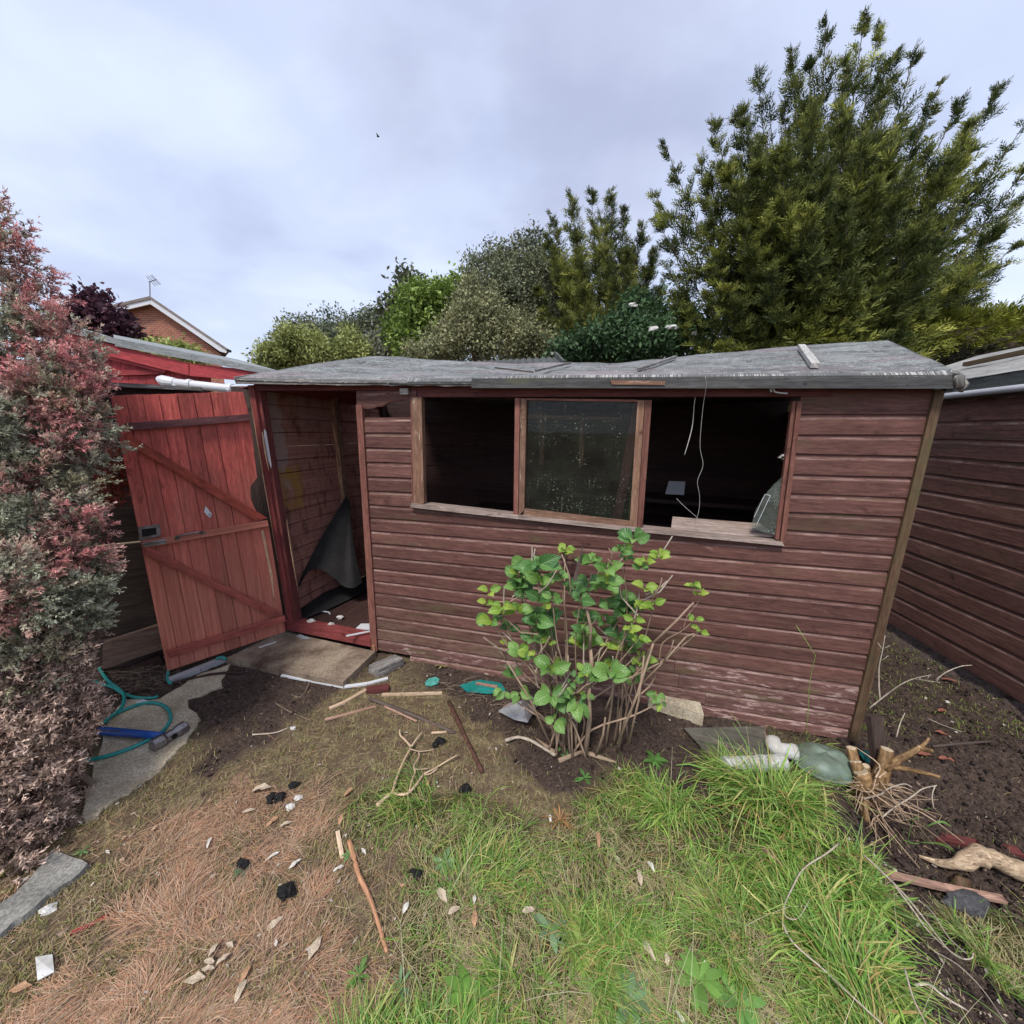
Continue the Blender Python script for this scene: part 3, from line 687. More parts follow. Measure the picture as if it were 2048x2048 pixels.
mb = MB(); p = [Wp(*q) for q in ((828, 1004), (1040, 1028), (1270, 1052), (1560, 1081))]; q_ = [Wp(*q) for q in ((826, 1012.5), (1040, 1035.5), (1268, 1059.5), (1563, 1088))]
for i in range(3):
    mb.hexa([p[i] + NX * .05, p[i + 1] + NX * .05, q_[i + 1] + NX * .05, q_[i] + NX * .05, p[i] - NX * .036, p[i + 1] - NX * .036, q_[i + 1] - NX * .04, q_[i] - NX * .04])
part('window_sill', mb, M_sill, shed, grain=UX)
mb = MB(); c = [Wp(*q) for q in ((1048, 797), (1280, 801), (1267, 1046), (1043, 1021))]
mb.quad(c[3], c[2], c[1], c[0]); part('pane', mb, M_glass, w2, 'dirty pane with splashes')
mb = MB(); c = [Wp(*q, -.004) for q in ((1584, 930), (1570, 948), (1548, 968), (1524, 996), (1510, 1022), (1502, 1053), (1523, 1063), (1549, 1070))]; n = len(c)
mb.add(c + [p - NX * .004 for p in c], [tuple(range(n)), tuple(range(n, 2 * n))[::-1]] + [(i, (i + 1) % n, n + (i + 1) % n, n + i) for i in range(n)])
part('pane', mb, M_shard, w3, 'curved shard left of the broken glass')
mb = MB()
for a, b in [((1541, 991), (1514, 1048)), ((1530, 989), (1508, 1035)), ((1541, 991), (1530, 989))]: mb.tube([Wp(*a, .002), Wp(*b, .002)], .0012, 4)
part('crack_line', mb, M_white, w3)
mb = MB()      # pale flaking board lying inside the broken window
c = [Wp(1403, 1018), Wp(1546, 1062), Wp(1549, 1072), Wp(1402, 1052)]
mb.hexa([S(1.93, .03, 1.065), S(2.44, .03, 1.075), S(2.40, .17, 1.10), S(1.95, .17, 1.105), S(1.93, .03, 1.08), S(2.44, .03, 1.09), S(2.40, .17, 1.115), S(1.95, .17, 1.12)])
part('inner_ledge', mb, M_sill, w3, 'pale flaking ledge', grain=UX)
# ---- roof
ev = [(469, 752), (620, 756), (800, 757), (943, 757), (1024, 752), (1200, 750), (1400, 749), (1600, 748), (1780, 747), (1912, 741)]
rd = [(742, 711), (823, 717), (893, 722), (960, 725.5), (1040, 727), (1121, 727), (1230, 725), (1342, 714.5), (1594, 693), (1776, 680)]
EV = [onplane(x, y, A0 - NX * .085, NX) for x, y in ev]; RD = [onplane(x, y, A0 + NX * .8, NX) for x, y in rd]
def interp(P, s):
    t = s * (len(P) - 1); i = min(int(t), len(P) - 2); return P[i] + (P[i + 1] - P[i]) * (t - i)
def reparam(P):
    us = np.array([wu(p) for p in P]); return lambda s: P[0] + (P[-1] - P[0]) * s if False else V3(*[np.interp(us[0] + (us[-1] - us[0]) * s, us, [p[k] for p in P]) for k in range(3)])
fE, fR = reparam(EV), reparam(RD)
def roof_mb(thick):
    mb = MB(); n, m_ = 48, 10; g = np.random.default_rng(5)
    def pt(s, t):
        e, r = fE(s), fR(s)
        if t <= 1: p = e + (r - e) * t
        else:
            b = r + NX * .9 * (t - 1); b[2] = r[2] - .30 * (t - 1); p = b
        z = .012 * (fbm(s * 14, t * 4) - .5) * 2 - .018 * math.sin(math.pi * min(t, 1)) * (1 - abs(2 * s - .9)) 
        edge = .02 * math.exp(-t / .05); return p + UZ * (z * min(1, 4 * t) - edge)
    ts = [0, .03, .08, .16, .28, .42, .56, .7, .85, 1, 1.3, 1.6, 2]
    rows = [[pt(i / n, t) for t in ts] for i in range(n + 1)]; K = len(ts)
    top = [p for r in rows for p in r]; bot = [p - UZ * thick for p in top]; b = len(top)
    fs = []
    for i in range(n):
        for k in range(K - 1):
            a = i * K + k; fs.append((a, a + K, a + K + 1, a + 1)); fs.append((b + a, b + a + 1, b + a + K + 1, b + a + K))
        a = i * K; fs.append((a, b + a, b + a + K, a + K)); a += K - 1; fs.append((a, a + K, b + a + K, b + a))
    for k in range(K - 1):
        fs.append((k, k + 1, b + k + 1, b + k)); a = n * K + k; fs.append((a, b + a, b + a + 1, a + 1))
    mb.add(top + bot, fs); return mb
part('roof', roof_mb(.012), M_felt, shed, 'sagging mineral felt roof', grain=UX, smooth=True)
ROOF = [o for o in COL.objects if o.name == 'roof'][0]
mb = MB()
for i in range(24):       # felt folded over the eaves
    a, b = fE(i / 24), fE((i + 1) / 24); up_, dn = V3(0, 0, .004), V3(0, 0, -.018)
    if i < 8: continue
    mb.quad(a - NX * .004 + dn, b - NX * .004 + dn, b + NX * .022 + up_, a + NX * .022 + up_)
part('felt_edge', mb, M_felt_edge, shed, 'white frayed threads along the felt edge', grain=UX)
def fascia(x0, x1, yt0, yt1, yb0, yb1, mt, out, lab=None, nseg=6, jag=0.):
    mb = MB(); g = np.random.default_rng(int(x0)); T, Bm = [], []
    for i in range(nseg + 1):
        s = i / nseg; T.append(Wp(x0 + (x1 - x0) * s, yt0 + (yt1 - yt0) * s, out)); Bm.append(Wp(x0 + (x1 - x0) * s, yb0 + (yb1 - yb0) * s + g.normal() * jag, out))
    for i in range(nseg): mb.hexa([p + NX * .02 for p in (T[i], T[i + 1], Bm[i + 1], Bm[i])] + [T[i], T[i + 1], Bm[i + 1], Bm[i]])
    return part('fascia', mb, mt, shed, lab, grain=UX)
fascia(471, 780, 756, 760, 767, 771, M_fascia_old, .083, 'split grey fascia above the doorway', 10, .8)
fascia(780, 944, 760, 761, 770, 773, M_fascia_old, .079, None, 6, 1.0)
fascia(943, 1918, 757, 749, 776, 777, M_fascia, .088, None, 8, .15)
mb = MB(); mb.hexa([Wp(x, y, o) for o in (.089, .094) for x, y in ((1220, 760), (1331, 762), (1330, 770), (1224, 769))])
part('fascia_patch', mb, M_frame, shed, 'brown split patch on the fascia', grain=UX)
# right gable edge: torn felt roll and the bargeboard end
e1, r1_ = fE(1.), fR(1.)
mb = MB(); mb.beam(e1 + UX * .0 - UZ * .05, r1_ - UZ * .045, .02, .075, side=UX); part('bargeboard', mb, M_fascia, shed, grain=r1_ - e1)
mb = MB(); mb.beam(fE(0) - UZ * .028, fR(0) - UZ * .03, .02, .045, side=UX); part('bargeboard', mb, M_fascia_old, shed, grain=fR(0) - fE(0))
mb = MB(); mb.tube([e1 + UX * .004 + NX * .02 - UZ * .01, e1 + UX * .012 - UZ * .03, e1 + UX * .02 - NX * .01 - UZ * .07], [.018, .022, .014], 7); mb.tube([e1 + UX * .02 - UZ * .03, e1 + UX * .04 - UZ * .055, e1 + UX * .03 - UZ * .085], [.012, .015, .01], 6)
part('felt_end', mb, M_fascia_old, shed, 'torn rolled felt at the corner', smooth=True)
# ---- the red door, standing open
dBR, dBL = gnd(571, 1263, .08), gnd(334, 1342.5, .03)
DU = dBR - dBL; DU[2] = 0; DU = nrm(DU); DN = V3(-DU[1], DU[0], 0)
if np.dot(DN, EYE - dBR) < 0: DN = -DN
def Dp(x, y, out=0.): return onplane(x, y, dBR + DN * out, DN)
M_brace = wood('worn_red_brace_wood', (.30, .05, .035), (.46, .10, .06), wear=(.13, .035, .035), wear_amt=.5, dark=.6)
door = sub('door', shed); door['label'] = 'red ledged and braced door standing open'
tl, tr_, bl, br_ = (220, 791), (486.5, 783), (334, 1342.5), (571, 1263)
L2 = lambda a, b, t: (a[0] + (b[0] - a[0]) * t, a[1] + (b[1] - a[1]) * t)
cuts = [0, .115, .24, .365, .50, .625, .75, .875, 1.0]
for i in range(8):
    g0, g1 = cuts[i] + (.0035 if i < 7 else .0006), cuts[i + 1] - (.0035 if i < 6 else .0006); mb = MB()
    a, b = L2(tl, tr_, g0), L2(tl, tr_, g1); c, d = L2(bl, br_, g1), L2(bl, br_, g0)
    a, b = (a[0], a[1] + rng.normal() * .5), (b[0], b[1] + rng.normal() * .5)
    o = .004 * rng.random()
    if i == 7:      # hinge-side plank with a piece torn away above the middle ledge
        pts = [a, b, (500, 838), (508, 905), (514, 955), (500, 975), (502, 1000), (520, 1040), (537, 1046), c, d]
    else: pts = [a, b, c, d]
    n = len(pts); fr = [Dp(x, y, o) for x, y in pts]; bk = [p - DN * .018 for p in fr]
    mb.add(fr + bk, [tuple(range(n))[::-1], tuple(range(n, 2 * n))] + [(k, (k + 1) % n, n + (k + 1) % n, n + k) for k in range(n)])
    if i < 6:       # tongue in the joint
        q4 = [Dp(*L2(tl, tr_, g1 - .012), -.010), Dp(*L2(tl, tr_, g1 + .018), -.010), Dp(*L2(bl, br_, g1 + .018), -.010), Dp(*L2(bl, br_, g1 - .012), -.010)]; mb.hexa([p - DN * .004 for p in q4] + q4)
    part('plank', mb, M_door, door, grain=UZ)
def dbar(nm, pts, mt, out, lab=None, gr=None):
    mb = MB(); f = [Dp(x, y, out) for x, y in pts]; b = [Dp(x, y, .003) for x, y in pts]
    mb.hexa(b + f); part(nm, mb, mt, door, lab, grain=f[1] - f[0] if gr is None else gr)
dbar('ledge', [(250, 846.5), (498, 828), (500, 841), (262, 861)], M_ledge, .036, 'dark top ledge')
dbar('ledge', [(285, 1081), (535, 1040), (537, 1052), (287, 1096)], M_door, .034, 'red middle ledge')
dbar('ledge', [(333.5, 1301), (569.6, 1230.5), (571.5, 1242), (341, 1317)], M_doorlow, .038, 'faded bottom ledge')
dbar('brace', [(254, 866), (535, 1036), (513, 1042), (253, 886)], M_brace, .034, 'upper diagonal brace')
dbar('brace', [(293, 1092), (562, 1226), (545, 1234), (289, 1107)], M_doorlow, .034, 'lower diagonal brace')
dbar('latch_plate', [(276, 1054), (320, 1048), (322, 1072), (279, 1083)], M_steel, .022, 'steel rim lock')
dbar('latch_plate', [(283, 1059), (312, 1055), (313, 1069), (285, 1074)], M_black, .026, 'dark lock face')
mb = MB(); mb.tube([Dp(284, 1088, .04), Dp(330, 1080, .04)], .007, 8); mb.beam(Dp(286, 1090, .033), Dp(332, 1082, .033), .03, .006, side=UZ); part('bolt', mb, M_steel, door, 'steel slide bolt')
mb = MB(); mb.tube(smooth_path([Dp(352, 1075, .03), Dp(358, 1072, .05), Dp(380, 1067, .055), Dp(398, 1064, .05), Dp(406, 1064, .03)], 4), .006, 8)
mb.beam(Dp(349, 1078, .032), Dp(361, 1076, .032), .02, .004, side=UZ); mb.beam(Dp(400, 1067, .032), Dp(411, 1065, .032), .02, .004, side=UZ); part('handle', mb, M_steel, door)
for pts in ([(411, 1012), (416, 1018), (424, 1028), (420, 1036), (413, 1030), (408, 1024)], [(418, 1026), (424, 1029), (421, 1035), (416, 1032)]):
    mb = MB(); n = len(pts); fr = [Dp(x, y, .0065) for x, y in pts]; bk = [Dp(x, y, .004) for x, y in pts]
    mb.add(fr + bk, [tuple(range(n))[::-1]] + [(k, (k + 1) % n, n + (k + 1) % n, n + k) for k in range(n)]); part('chip', mb, M_white, door, 'white chipped spot')
mb = MB(); mb.add([Dp(522, 1062, .007), Dp(527, 1060, .007), Dp(545, 1150, .007), Dp(551, 1222, .007), Dp(540, 1150, .007)], [(0, 4, 3, 2, 1)]); part('splinter', mb, M_splinter, door, 'long pale split near the hinge edge', grain=UZ)
# ---- pieces lying on or hanging from the shed
def roofp(x, y, t): 
    e = onplane(x, y, A0 + NX * (-.085 + .885 * t), NX); return e
def lay(name, label, cat, a, b, ta, tb, w, th, mt, group=None):
    mb = MB(); p0, p1 = roofp(*a, ta), roofp(*b, tb); nz = nrm(np.cross(UX, RD[5] - EV[5])); nz = nz if nz[2] > 0 else -nz
    mb.beam(p0 + nz * th * .6, p1 + nz * th * .6, w, th, upv=nz); return solo(name, label, cat, mb, mt, group, grain=p1 - p0)
lay('timber_batten', 'pale batten lying across the right end of the felt roof', 'batten', (1601, 697), (1629, 737), .82, .14, .035, .022, M_batten)
lay('timber_batten', 'grey batten angled on the middle of the felt roof with a black tip', 'batten', (1275, 742), (1350, 717), .16, .82, .02, .014, M_fascia_old)
lay('timber_batten', 'faint grey lath on the sagging part of the felt roof', 'batten', (1072, 744), (1140, 728), .18, .8, .018, .012, M_fascia_old)
lay('stick', 'thin dark stick lying along the sagging roof above the middle window', 'stick', (990, 737), (1066, 746), .5, .16, .010, .008, M_darkstick)
def wirey(name, label, px, out, r, mt, cat='wire', group=None):
    mb = MB(); mb.tube(smooth_path([Wp(x, y, o) for (x, y), o in zip(px, out)], 5), r, 5); return solo(name, label, cat, mb, mt, group, smooth=True)
wirey('wire', 'long pale wire dangling from the eaves across the broken window', [(1411, 753), (1412, 775), (1406, 815), (1400, 890), (1406, 930), (1395, 962), (1399, 990), (1398, 1020), (1390, 1046)], [.10, .09, .04, .03, .03, .03, .03, .03, .02],   .0013, M_batten)
wirey('wire', 'short frayed white cord hanging inside the top of the broken window', [(1391, 790), (1388, 815), (1385, 850), (1378, 880), (1369, 910)], [-.02] * 5, .0022, M_batten, 'cord')
wirey('wire', 'thin pale thread slanting at the bottom of the broken window', [(1353, 997), (1368, 1012), (1400, 1040)], [.0, .01, .02], .0011, M_batten, 'thread')
wirey('hook', 'small white hook under the eaves above the right window corner', [(1543, 784), (1541, 778), (1547, 777), (1551, 784), (1575, 787)], [.05] * 5, .004, M_white, 'hook')
mb = MB(); c = [Wp(1557, 906, -.01), Wp(1580, 895, -.01), Wp(1582, 925, -.01), Wp(1560, 922, -.02)]
for k, (x, y) in enumerate([(1566, 911), (1575, 906), (1579, 914), (1560, 915), (1570, 918)]): mb.lump(Wp(x, y, -.02), .011, k, .5, .7)
solo('rag', 'torn pinkish white rag caught on the right edge of the broken window', 'rag', mb, M_batten, smooth=True)
mb = MB(); c = [S(2.0, 1.1, 1.115), S(2.14, 1.1, 1.115), S(2.155, 1.2, 1.21), S(2.03, 1.2, 1.21)]; mb.slab(c, NX, .004); solo('paper_sheet', 'pale sheet of paper propped on the dark shelf inside', 'paper', mb, M_white)
mb = MB(); mb.beam(Wp(801, 783, .03), Wp(817, 783, .03), .035, .02, side=UZ); solo('bracket', 'small pale bracket fixed over the gap in the top board', 'bracket', mb, M_batten)
# tarpaulin hanging in the doorway
ap = onplane(692, 992, A0 + NX * .72, NX); ap2 = onplane(700, 1000, A0 + NX * .74, NX)
hem = [(578, 1203, .12), (600, 1168, .2), (618, 1145, .26), (640, 1139, .3), (662, 1149, .32), (688, 1173, .36), (707, 1178, .4), (724, 1165, .5)]
H_ = smooth_path([onplane(x, y, A0 + NX * d, NX) for x, y, d in hem], 4); mb = MB(); n = len(H_); R_ = 9
for j in range(R_):
    t = j / (R_ - 1)
    for i, h in enumerate(H_):
        s = i / (n - 1); a = ap + (ap2 - ap) * s; p = a + (h - a) * t; p = p - NX * (.035 * math.sin(math.pi * t) * math.sin(s * 7 + 1)) + UZ * (.01 * math.sin(s * 12 + t * 4) * t)
        mb.v.append(p)
for j in range(R_ - 1):
    for i in range(n - 1):
        a = j * n + i; mb.f.append([a, a + n, a + n + 1, a + 1]); mb.t.append(None)
tarp = thing('felt_sheet', 'sheet of black roofing felt slumped in the open doorway', 'sheet', S(-.4, .4, .125))
part('hanging_fold', mb, M_tarp, tarp, smooth=True)
mb = MB(); fl = [onplane(x, y, V3(0, 0, .137 + h), UZ) for x, y, h in [(578, 1204, .03), (578, 1238, 0), (612, 1236, 0), (660, 1217, 0), (712, 1192, .0), (745, 1172, .01), (735, 1158, .02), (690, 1160, .01), (640, 1170, .04), (605, 1180, .05)]]
c = sum(fl) / len(fl) + UZ * .02; mb.add(fl + [c], [(k, (k + 1) % len(fl), len(fl)) for k in range(len(fl))]); part('floor_fold', mb, M_tarp, tarp, smooth=False)
# ------------------------------------------------------------------ neighbouring shed on the right
RA, RB = gnd(1769, 1258), gnd(2048, 1432.6); RU = RB - RA; RU[2] = 0; RU = nrm(RU); RN = V3(-RU[1], RU[0], 0)
if np.dot(RN, EYE - RA) < 0: RN = -RN                                # towards the camera
def R_(u, o, z): return V3(RA[0] + RU[0] * u + RN[0] * o, RA[1] + RU[1] * u + RN[1] * o, z)
rs = thing('neighbour_shed', 'plain brown shed on the right with grey gutter pipe and felt roof', 'shed', R_(.6, 0, 0))
ztop = [1.705 - .1255 * k for k in range(14)]
for k in range(14):
    zt = 1.88 if k == 0 else ztop[k - 1]; mb = MB()
    clap(mb, -1.4, 2.6, lambda u: max(ztop[k], .02) + .004 * math.sin(u * 3 + k), lambda u: zt + (.004 * math.sin(u * 3 + k - 1) if k else 0), R_, 300 + k, 14)
    part('cladding_board', mb, M_shed2, rs, 'bare top board' if k == 0 else None, grain=RU)
g0, g1 = onplane(1876, 794, RA + RN * .10, RN), onplane(2048, 775, RA + RN * .10, RN); gd = nrm(g1 - g0)
mb = MB(); mb.tube([g0 - gd * .9, g0 - gd * .02, g1 + gd * 1.2], .021, 12); part('gutter_pipe', mb, M_greypipe, rs, 'round grey plastic pipe under the eaves', smooth=True)
f0, f1 = onplane(1900, 764, RA + RN * .07, RN), onplane(2048, 742, RA + RN * .07, RN); fd = nrm(f1 - f0)
zf = f0[2]; mb = MB(); mb.beam(f0 - fd * .9 - UZ * .062, f1 + fd * 1.3 - UZ * .062, .02, .135, side=RN, upv=UZ); part('fascia', mb, M_rightfascia, rs, 'dark felt covered fascia', grain=fd)
mb = MB(); a = f0 - fd * 1. + RN * .02; b = f1 + fd * 1.4 + RN * .02; up2 = -RN * 1.0 + UZ * .36
n = 10
for i in range(n):
    for j in range(4):
        q = lambda s, t: a + (b - a) * s + up2 * t + UZ * .006 * math.sin(s * 40 + t * 9)
        mb.quad(q(i / n, j / 4), q((i + 1) / n, j / 4), q((i + 1) / n, (j + 1) / 4), q(i / n, (j + 1) / 4))
m0 = len(mb.f); part('roof', mb, M_rightroof, rs, 'pale felt roof', grain=fd)
mb = MB(); bp0 = onplane(1930, 729, RA - RN * .33 + UZ * 0, RN); bp1 = onplane(2048, 704, RA - RN * .33, RN); mb.beam(bp0, bp1 + nrm(bp1 - bp0) * .8, .03, .035, side=UZ); part('roof_batten', mb, M_trim, rs, 'long mossy batten on the roof', grain=fd)
mb = MB(); mb.beam(R_(-1.4, -.6, .0), R_(-1.4, -.6, 1.85), 1.2, .02, side=RN); part('end_wall', mb, M_shed2, rs, grain=UZ)

# ------------------------------------------------------------------ red shed behind the open door
RY = 4.6
def Ry(x, y, dy=0.): return aty(x, y, RY + dy)
rd_s = thing('red_shed', 'bright red shed with sloping bargeboards and white gutter behind the open door', 'shed', V3(-3.8, RY + .9, 0))
def flat(par, nm, px, mt, th, dy, lab=None, gr=None, skew=None):
    """a board standing on the plane y = RY + dy, outline given in the photo"""
    mb = MB(); P = [Ry(x, y, dy) for x, y in px]; n = len(P); B = [p + V3(0, th, 0) for p in P]
    mb.add(P + B, [tuple(range(n))[::-1], tuple(range(n, 2 * n))] + [(i, (i + 1) % n, n + (i + 1) % n, n + i) for i in range(n)])
    return part(nm, mb, mt, par, lab, grain=gr)
flat(rd_s, 'bargeboard', [(100, 652), (228, 690), (377, 726), (377, 751), (230, 715), (100, 678)], M_redshed, .03, -.06, gr=V3(1, 0, -.25))
flat(rd_s, 'bargeboard', [(379, 726.5), (520, 742), (560, 748), (560, 770), (460, 759), (379, 751.5)], M_redshed, .03, -.063, gr=V3(1, 0, -.2))
flat(rd_s, 'barge_trim', [(100, 672), (230, 712), (330, 738), (330, 746), (230, 722), (100, 683)], M_redshed, .02, -.03, gr=V3(1, 0, -.25))
bx = list(range(150, 430, 18))
for i, x in enumerate(bx[:-1]):
    top = 690 + (x - 150) * .24; flat(rd_s, 'wall_board', [(x + .4, top), (x + 17.6, top + 4), (x + 17.6, 840), (x + .4, 840)], M_redshed, .02, .03 + .003 * (i % 2), gr=UZ)
flat(rd_s, 'rail', [(190, 741), (324, 739), (326, 748), (190, 752)], M_redshed, .03, -.0, gr=V3(1, 0, 0))
flat(rd_s, 'upright', [(317, 752), (326, 752), (327, 800), (318, 800)], M_redshed, .03, -.0, gr=UZ)
flat(rd_s, 'gap_shade_panel', [(384, 772), (426, 774), (426, 783), (384, 783)], M_black, .01, .015, 'black panel painted for the shade in the gap under the eaves')  # no real hole: a black board stands for the shade in the gap
flat(rd_s, 'eaves_block', [(326, 770), (383, 770), (383, 800), (326, 800)], M_redshed, .03, -.0, gr=UZ)
mb = MB(); a, b, c = Ry(100, 643, -.09), Ry(228, 678, -.09), Ry(560, 744, -.09)
for p, q in ((a, b), (b, c)):
    back = nrm((p - EYE) * V3(1, 1, 0)) * 2.2 + UZ * .365; mb.hexa([p - UZ * .072, q - UZ * .05, q + back - UZ * .025, p + back - UZ * .025, p + UZ * .01, q + UZ * .01, q + back + UZ * .01, p + back + UZ * .01])
part('roof', mb, M_rroof, rd_s, 'pale grey felt roof', grain=V3(1, 0, -.2))
g0, g1 = Ry(330, 763, -.12), Ry(500, 782, -.18); gd = nrm(g1 - g0)
mb = MB(); mb.tube([g0, g0 + (g1 - g0) * .5, g1], .045, 12); part('gutter', mb, M_white, rd_s, 'white half round gutter', smooth=True)
for t in (.30, .78):
    p = g0 + (g1 - g0) * t; mb = MB(); mb.tube([p - gd * .02, p + gd * .02], .054, 12); mb.beam(p + V3(0, .08, 0), p + V3(0, .08, -.12), .05, .03, side=V3(1, 0, 0)); part('gutter_bracket', mb, M_white, rd_s, smooth=False)
mb = MB(); o = g0 + gd * .13; mb.tube([g0 - gd * .075 + UZ * .02, g0 - gd * .03 + UZ * .01, g0 + gd * .03, g0 + gd * .12], [.03, .055, .06, .05], 12); mb.tube([o + UZ * .01, o - UZ * .22], .044, 12); part('outlet', mb, M_white, rd_s, 'white gutter outlet and downpipe stub', smooth=False)

# ------------------------------------------------------------------ brick house beyond
HY = 19.
def Hy(x, y, dy=0.): return aty(x, y, HY + dy)
def brick_mat():
    m, nt, bs = new_mat('red_brickwork')
    u = node(nt, 'ShaderNodeUVMap', uv_map='UVMap')
    bt = node(nt, 'ShaderNodeTexBrick', {'Vector': u.outputs[0], 'Color1': (.27, .075, .045, 1), 'Color2': (.36, .12, .07, 1), 'Mortar': (.36, .26, .2, 1), 'Scale': 1., 'Mortar Size': .012, 'Brick Width': .25, 'Row Height': .085, 'Mortar Smooth': .3})
    nz = uvnoise(nt, 2, 2, 4)
    nt.links.new(mixc(nt, ramp(nt, nz, [(.3, .5), (.6, 0.)]), bt.outputs[0], (.55, .5, .5), 'MULTIPLY'), bs.inputs['Base Color']); bs.inputs['Roughness'].default_value = .9; return m
M_brick = brick_mat()
house = thing('brick_house', 'red brick house gable with white bargeboards and a TV aerial', 'house', V3(Hy(300, 700)[0], HY + 3, 0))
ap_ = Hy(299.7, 600); le, re = Hy(160, 634), Hy(448, 706)
mb = MB(); P = [V3(le[0], HY, 0), V3(re[0] - .15, HY, 0), re - V3(.15, 0, .05), ap_ - UZ * .05, le - UZ * .05]; n = 5; HB = nrm((ap_ - EYE) * V3(1, 1, 0)) * 8; B = [p + HB for p in P]
mb.add(P + B, [(0, 1, 2, 3, 4), (9, 8, 7, 6, 5)] + [(i, n + i, n + (i + 1) % n, (i + 1) % n) for i in range(n)]); part('wall', mb, M_brick, house, grain=V3(1, 0, 0))
def hpoly(nm, px, mt, th, dy, lab=None):
    mb = MB(); P = [Hy(x, y, dy) for x, y in px]; n = len(P); B = [p + V3(0, th, 0) for p in P]
    mb.add(P + B, [tuple(range(n))[::-1], tuple(range(n, 2 * n))] + [(i, (i + 1) % n, n + (i + 1) % n, n + i) for i in range(n)]); return part(nm, mb, mt, house, lab)
hpoly('bargeboard', [(299.7, 597), (300, 608), (225, 626), (160, 642), (160, 628), (225, 611)], M_white, .06, -.36, 'white bargeboard, left slope')
hpoly('bargeboard', [(300.3, 597), (378, 647), (455, 699), (452, 706), (440, 703), (375, 658), (300.3, 608)], M_white, .06, -.36, 'white bargeboard, right slope')
M_tile = wood('grey_roof_tiles', (.17, .14, .125), (.27, .23, .21), wear=(.3, .28, .22), wear_amt=.3, grain=30, bmp=.4)
for q0, q1 in (((299.7, 593), (150, 628)), ((299.7, 593), (458, 700))):
    p, q = Hy(*q0, -.4), Hy(*q1, -.4); back = HB * 1.06; mb = MB()
    mb.hexa([p - UZ * .09, q - UZ * .09, q + back - UZ * .09, p + back - UZ * .09, p + UZ * .02, q + UZ * .02, q + back + UZ * .02, p + back + UZ * .02]); part('roof', mb, M_tile, house)
mb = MB(); a = Hy(300, 594, .1); t_ = Hy(299.5, 563, .1); mb.tube([a, t_], .022, 6); mb.tube([t_ + V3(-.05, 0, -.02), Hy(313, 559, .0)], .018, 5)
for s in (.15, .45, .75, .95): p = t_ + (Hy(313, 559, 0) - t_) * s; mb.tube([p + V3(0, .2, -.13), p - V3(0, .2, -.13)], .012, 4)
part('aerial', mb, M_steel, house, 'TV aerial on the ridge')
mb = MB(); mb.beam(Hy(455, 700, -.42), Hy(461, 703, -.42), .12, .1); part('gutter_end', mb, M_black, house)

# ------------------------------------------------------------------ corrugated roof of a shed behind
CY = 5.3
cs = thing('corrugated_roof_shed', 'dark corrugated roof of a low shed just beyond the sagging ridge', 'shed', V3(aty(1000, 722, CY)[0], CY + .8, 0))
a, b = aty(800, 730, CY), aty(1108, 714, CY); mb = MB(); n = 96; b_ = len(mb.v); dirb = V3(.12, 1.4, .25)
for i in range(n + 1):
    s = i / n; p = a + (b - a) * s + UZ * .011 * math.sin(i * math.pi / 2); mb.v += [p - V3(0, .9, .22), p + dirb * .02, p + V3(.1, .9, -.2)]
for i in range(n):
    for k in range(2): q = b_ + 3 * i + k; mb.f.append([q, q + 3, q + 4, q + 1]); mb.t.append(None)
part('roof_sheet', mb, M_rightfascia, cs, 'corrugated dark sheet')
mb = MB(); mb.beam(b + V3(.02, -.9, -.25), b + V3(.02, 0, -.0), .12, .03, side=UZ); part('verge', mb, M_rightfascia, cs)
mb = MB(); mb.hexa([V3(a[0], CY - .75, 0), V3(b[0], CY - .75, 0), V3(b[0], CY + .8, 0), V3(a[0], CY + .8, 0), V3(a[0], CY - .75, a[2] - .28), V3(b[0], CY - .75, b[2] - .28), V3(b[0], CY + .8, b[2] - .28), V3(a[0], CY + .8, a[2] - .28)]); part('wall', mb, M_shed2, cs)

# ------------------------------------------------------------------ timber fence behind the door, retaining boards
FA, FB = gnd(200, 1352), gnd(335, 1322); FU = nrm(FB - FA); FN = V3(-FU[1], FU[0], 0)
if np.dot(FN, EYE - FA) < 0: FN = -FN
def F_(u, o, z): return V3(*(FA + FU * u + FN * o)[:2], z)
fence = thing('timber_fence', 'dark weathered horizontal board fence behind the red door', 'fence', F_(0, -.1, 0))
hts = [(.02, .19, -.02), (.22, .40, -.05), (.43, .60, -.07), (.62, .80, -.09), (.84, 1.02, -.11), (1.05, 1.21, -.12), (1.25, 1.42, -.13), (1.45, 1.62, -.13), (1.65, 1.80, -.13)]
for i, (z0, z1, o) in enumerate(hts):
    mb = MB(); e = .02 * (i % 3); mb.beam(F_(-1.5, o - .05 + e * .2, (z0 + z1) / 2), F_(.72, o - .05, (z0 + z1) / 2 + .01), z1 - z0 + .027, .035, side=UZ)
    part('plank', mb, M_sleeper, fence, grain=FU)
mb = MB(); mb.beam(F_(-1.5, -.14, 1.825), F_(.72, -.14, 1.835), .09, .025, side=FN); part('top_rail', mb, M_fascia_old, fence, 'pale weathered top rail', grain=FU)
for u in (-.35, .45): mb = MB(); mb.beam(F_(u, -.24, 0), F_(u, -.24, 1.8), .08, .08, side=FU); part('post', mb, M_sleeper, fence, grain=UZ)
mb = MB(); pa, pb = onplane(205, 1287, FA + FN * .03, FN), onplane(322, 1249, FA + FN * .03, FN); pc, pd = onplane(205, 1339, FA + FN * .03, FN), onplane(325, 1298, FA + FN * .03, FN)
mb.hexa([p - FN * .04 for p in (pa, pb, pd, pc)] + [pa, pb, pd, pc])
solo('retaining_board', 'brown raw plank set on edge beside the hose, left of the door foot', 'plank', mb, M_plankbrown, grain=FU)
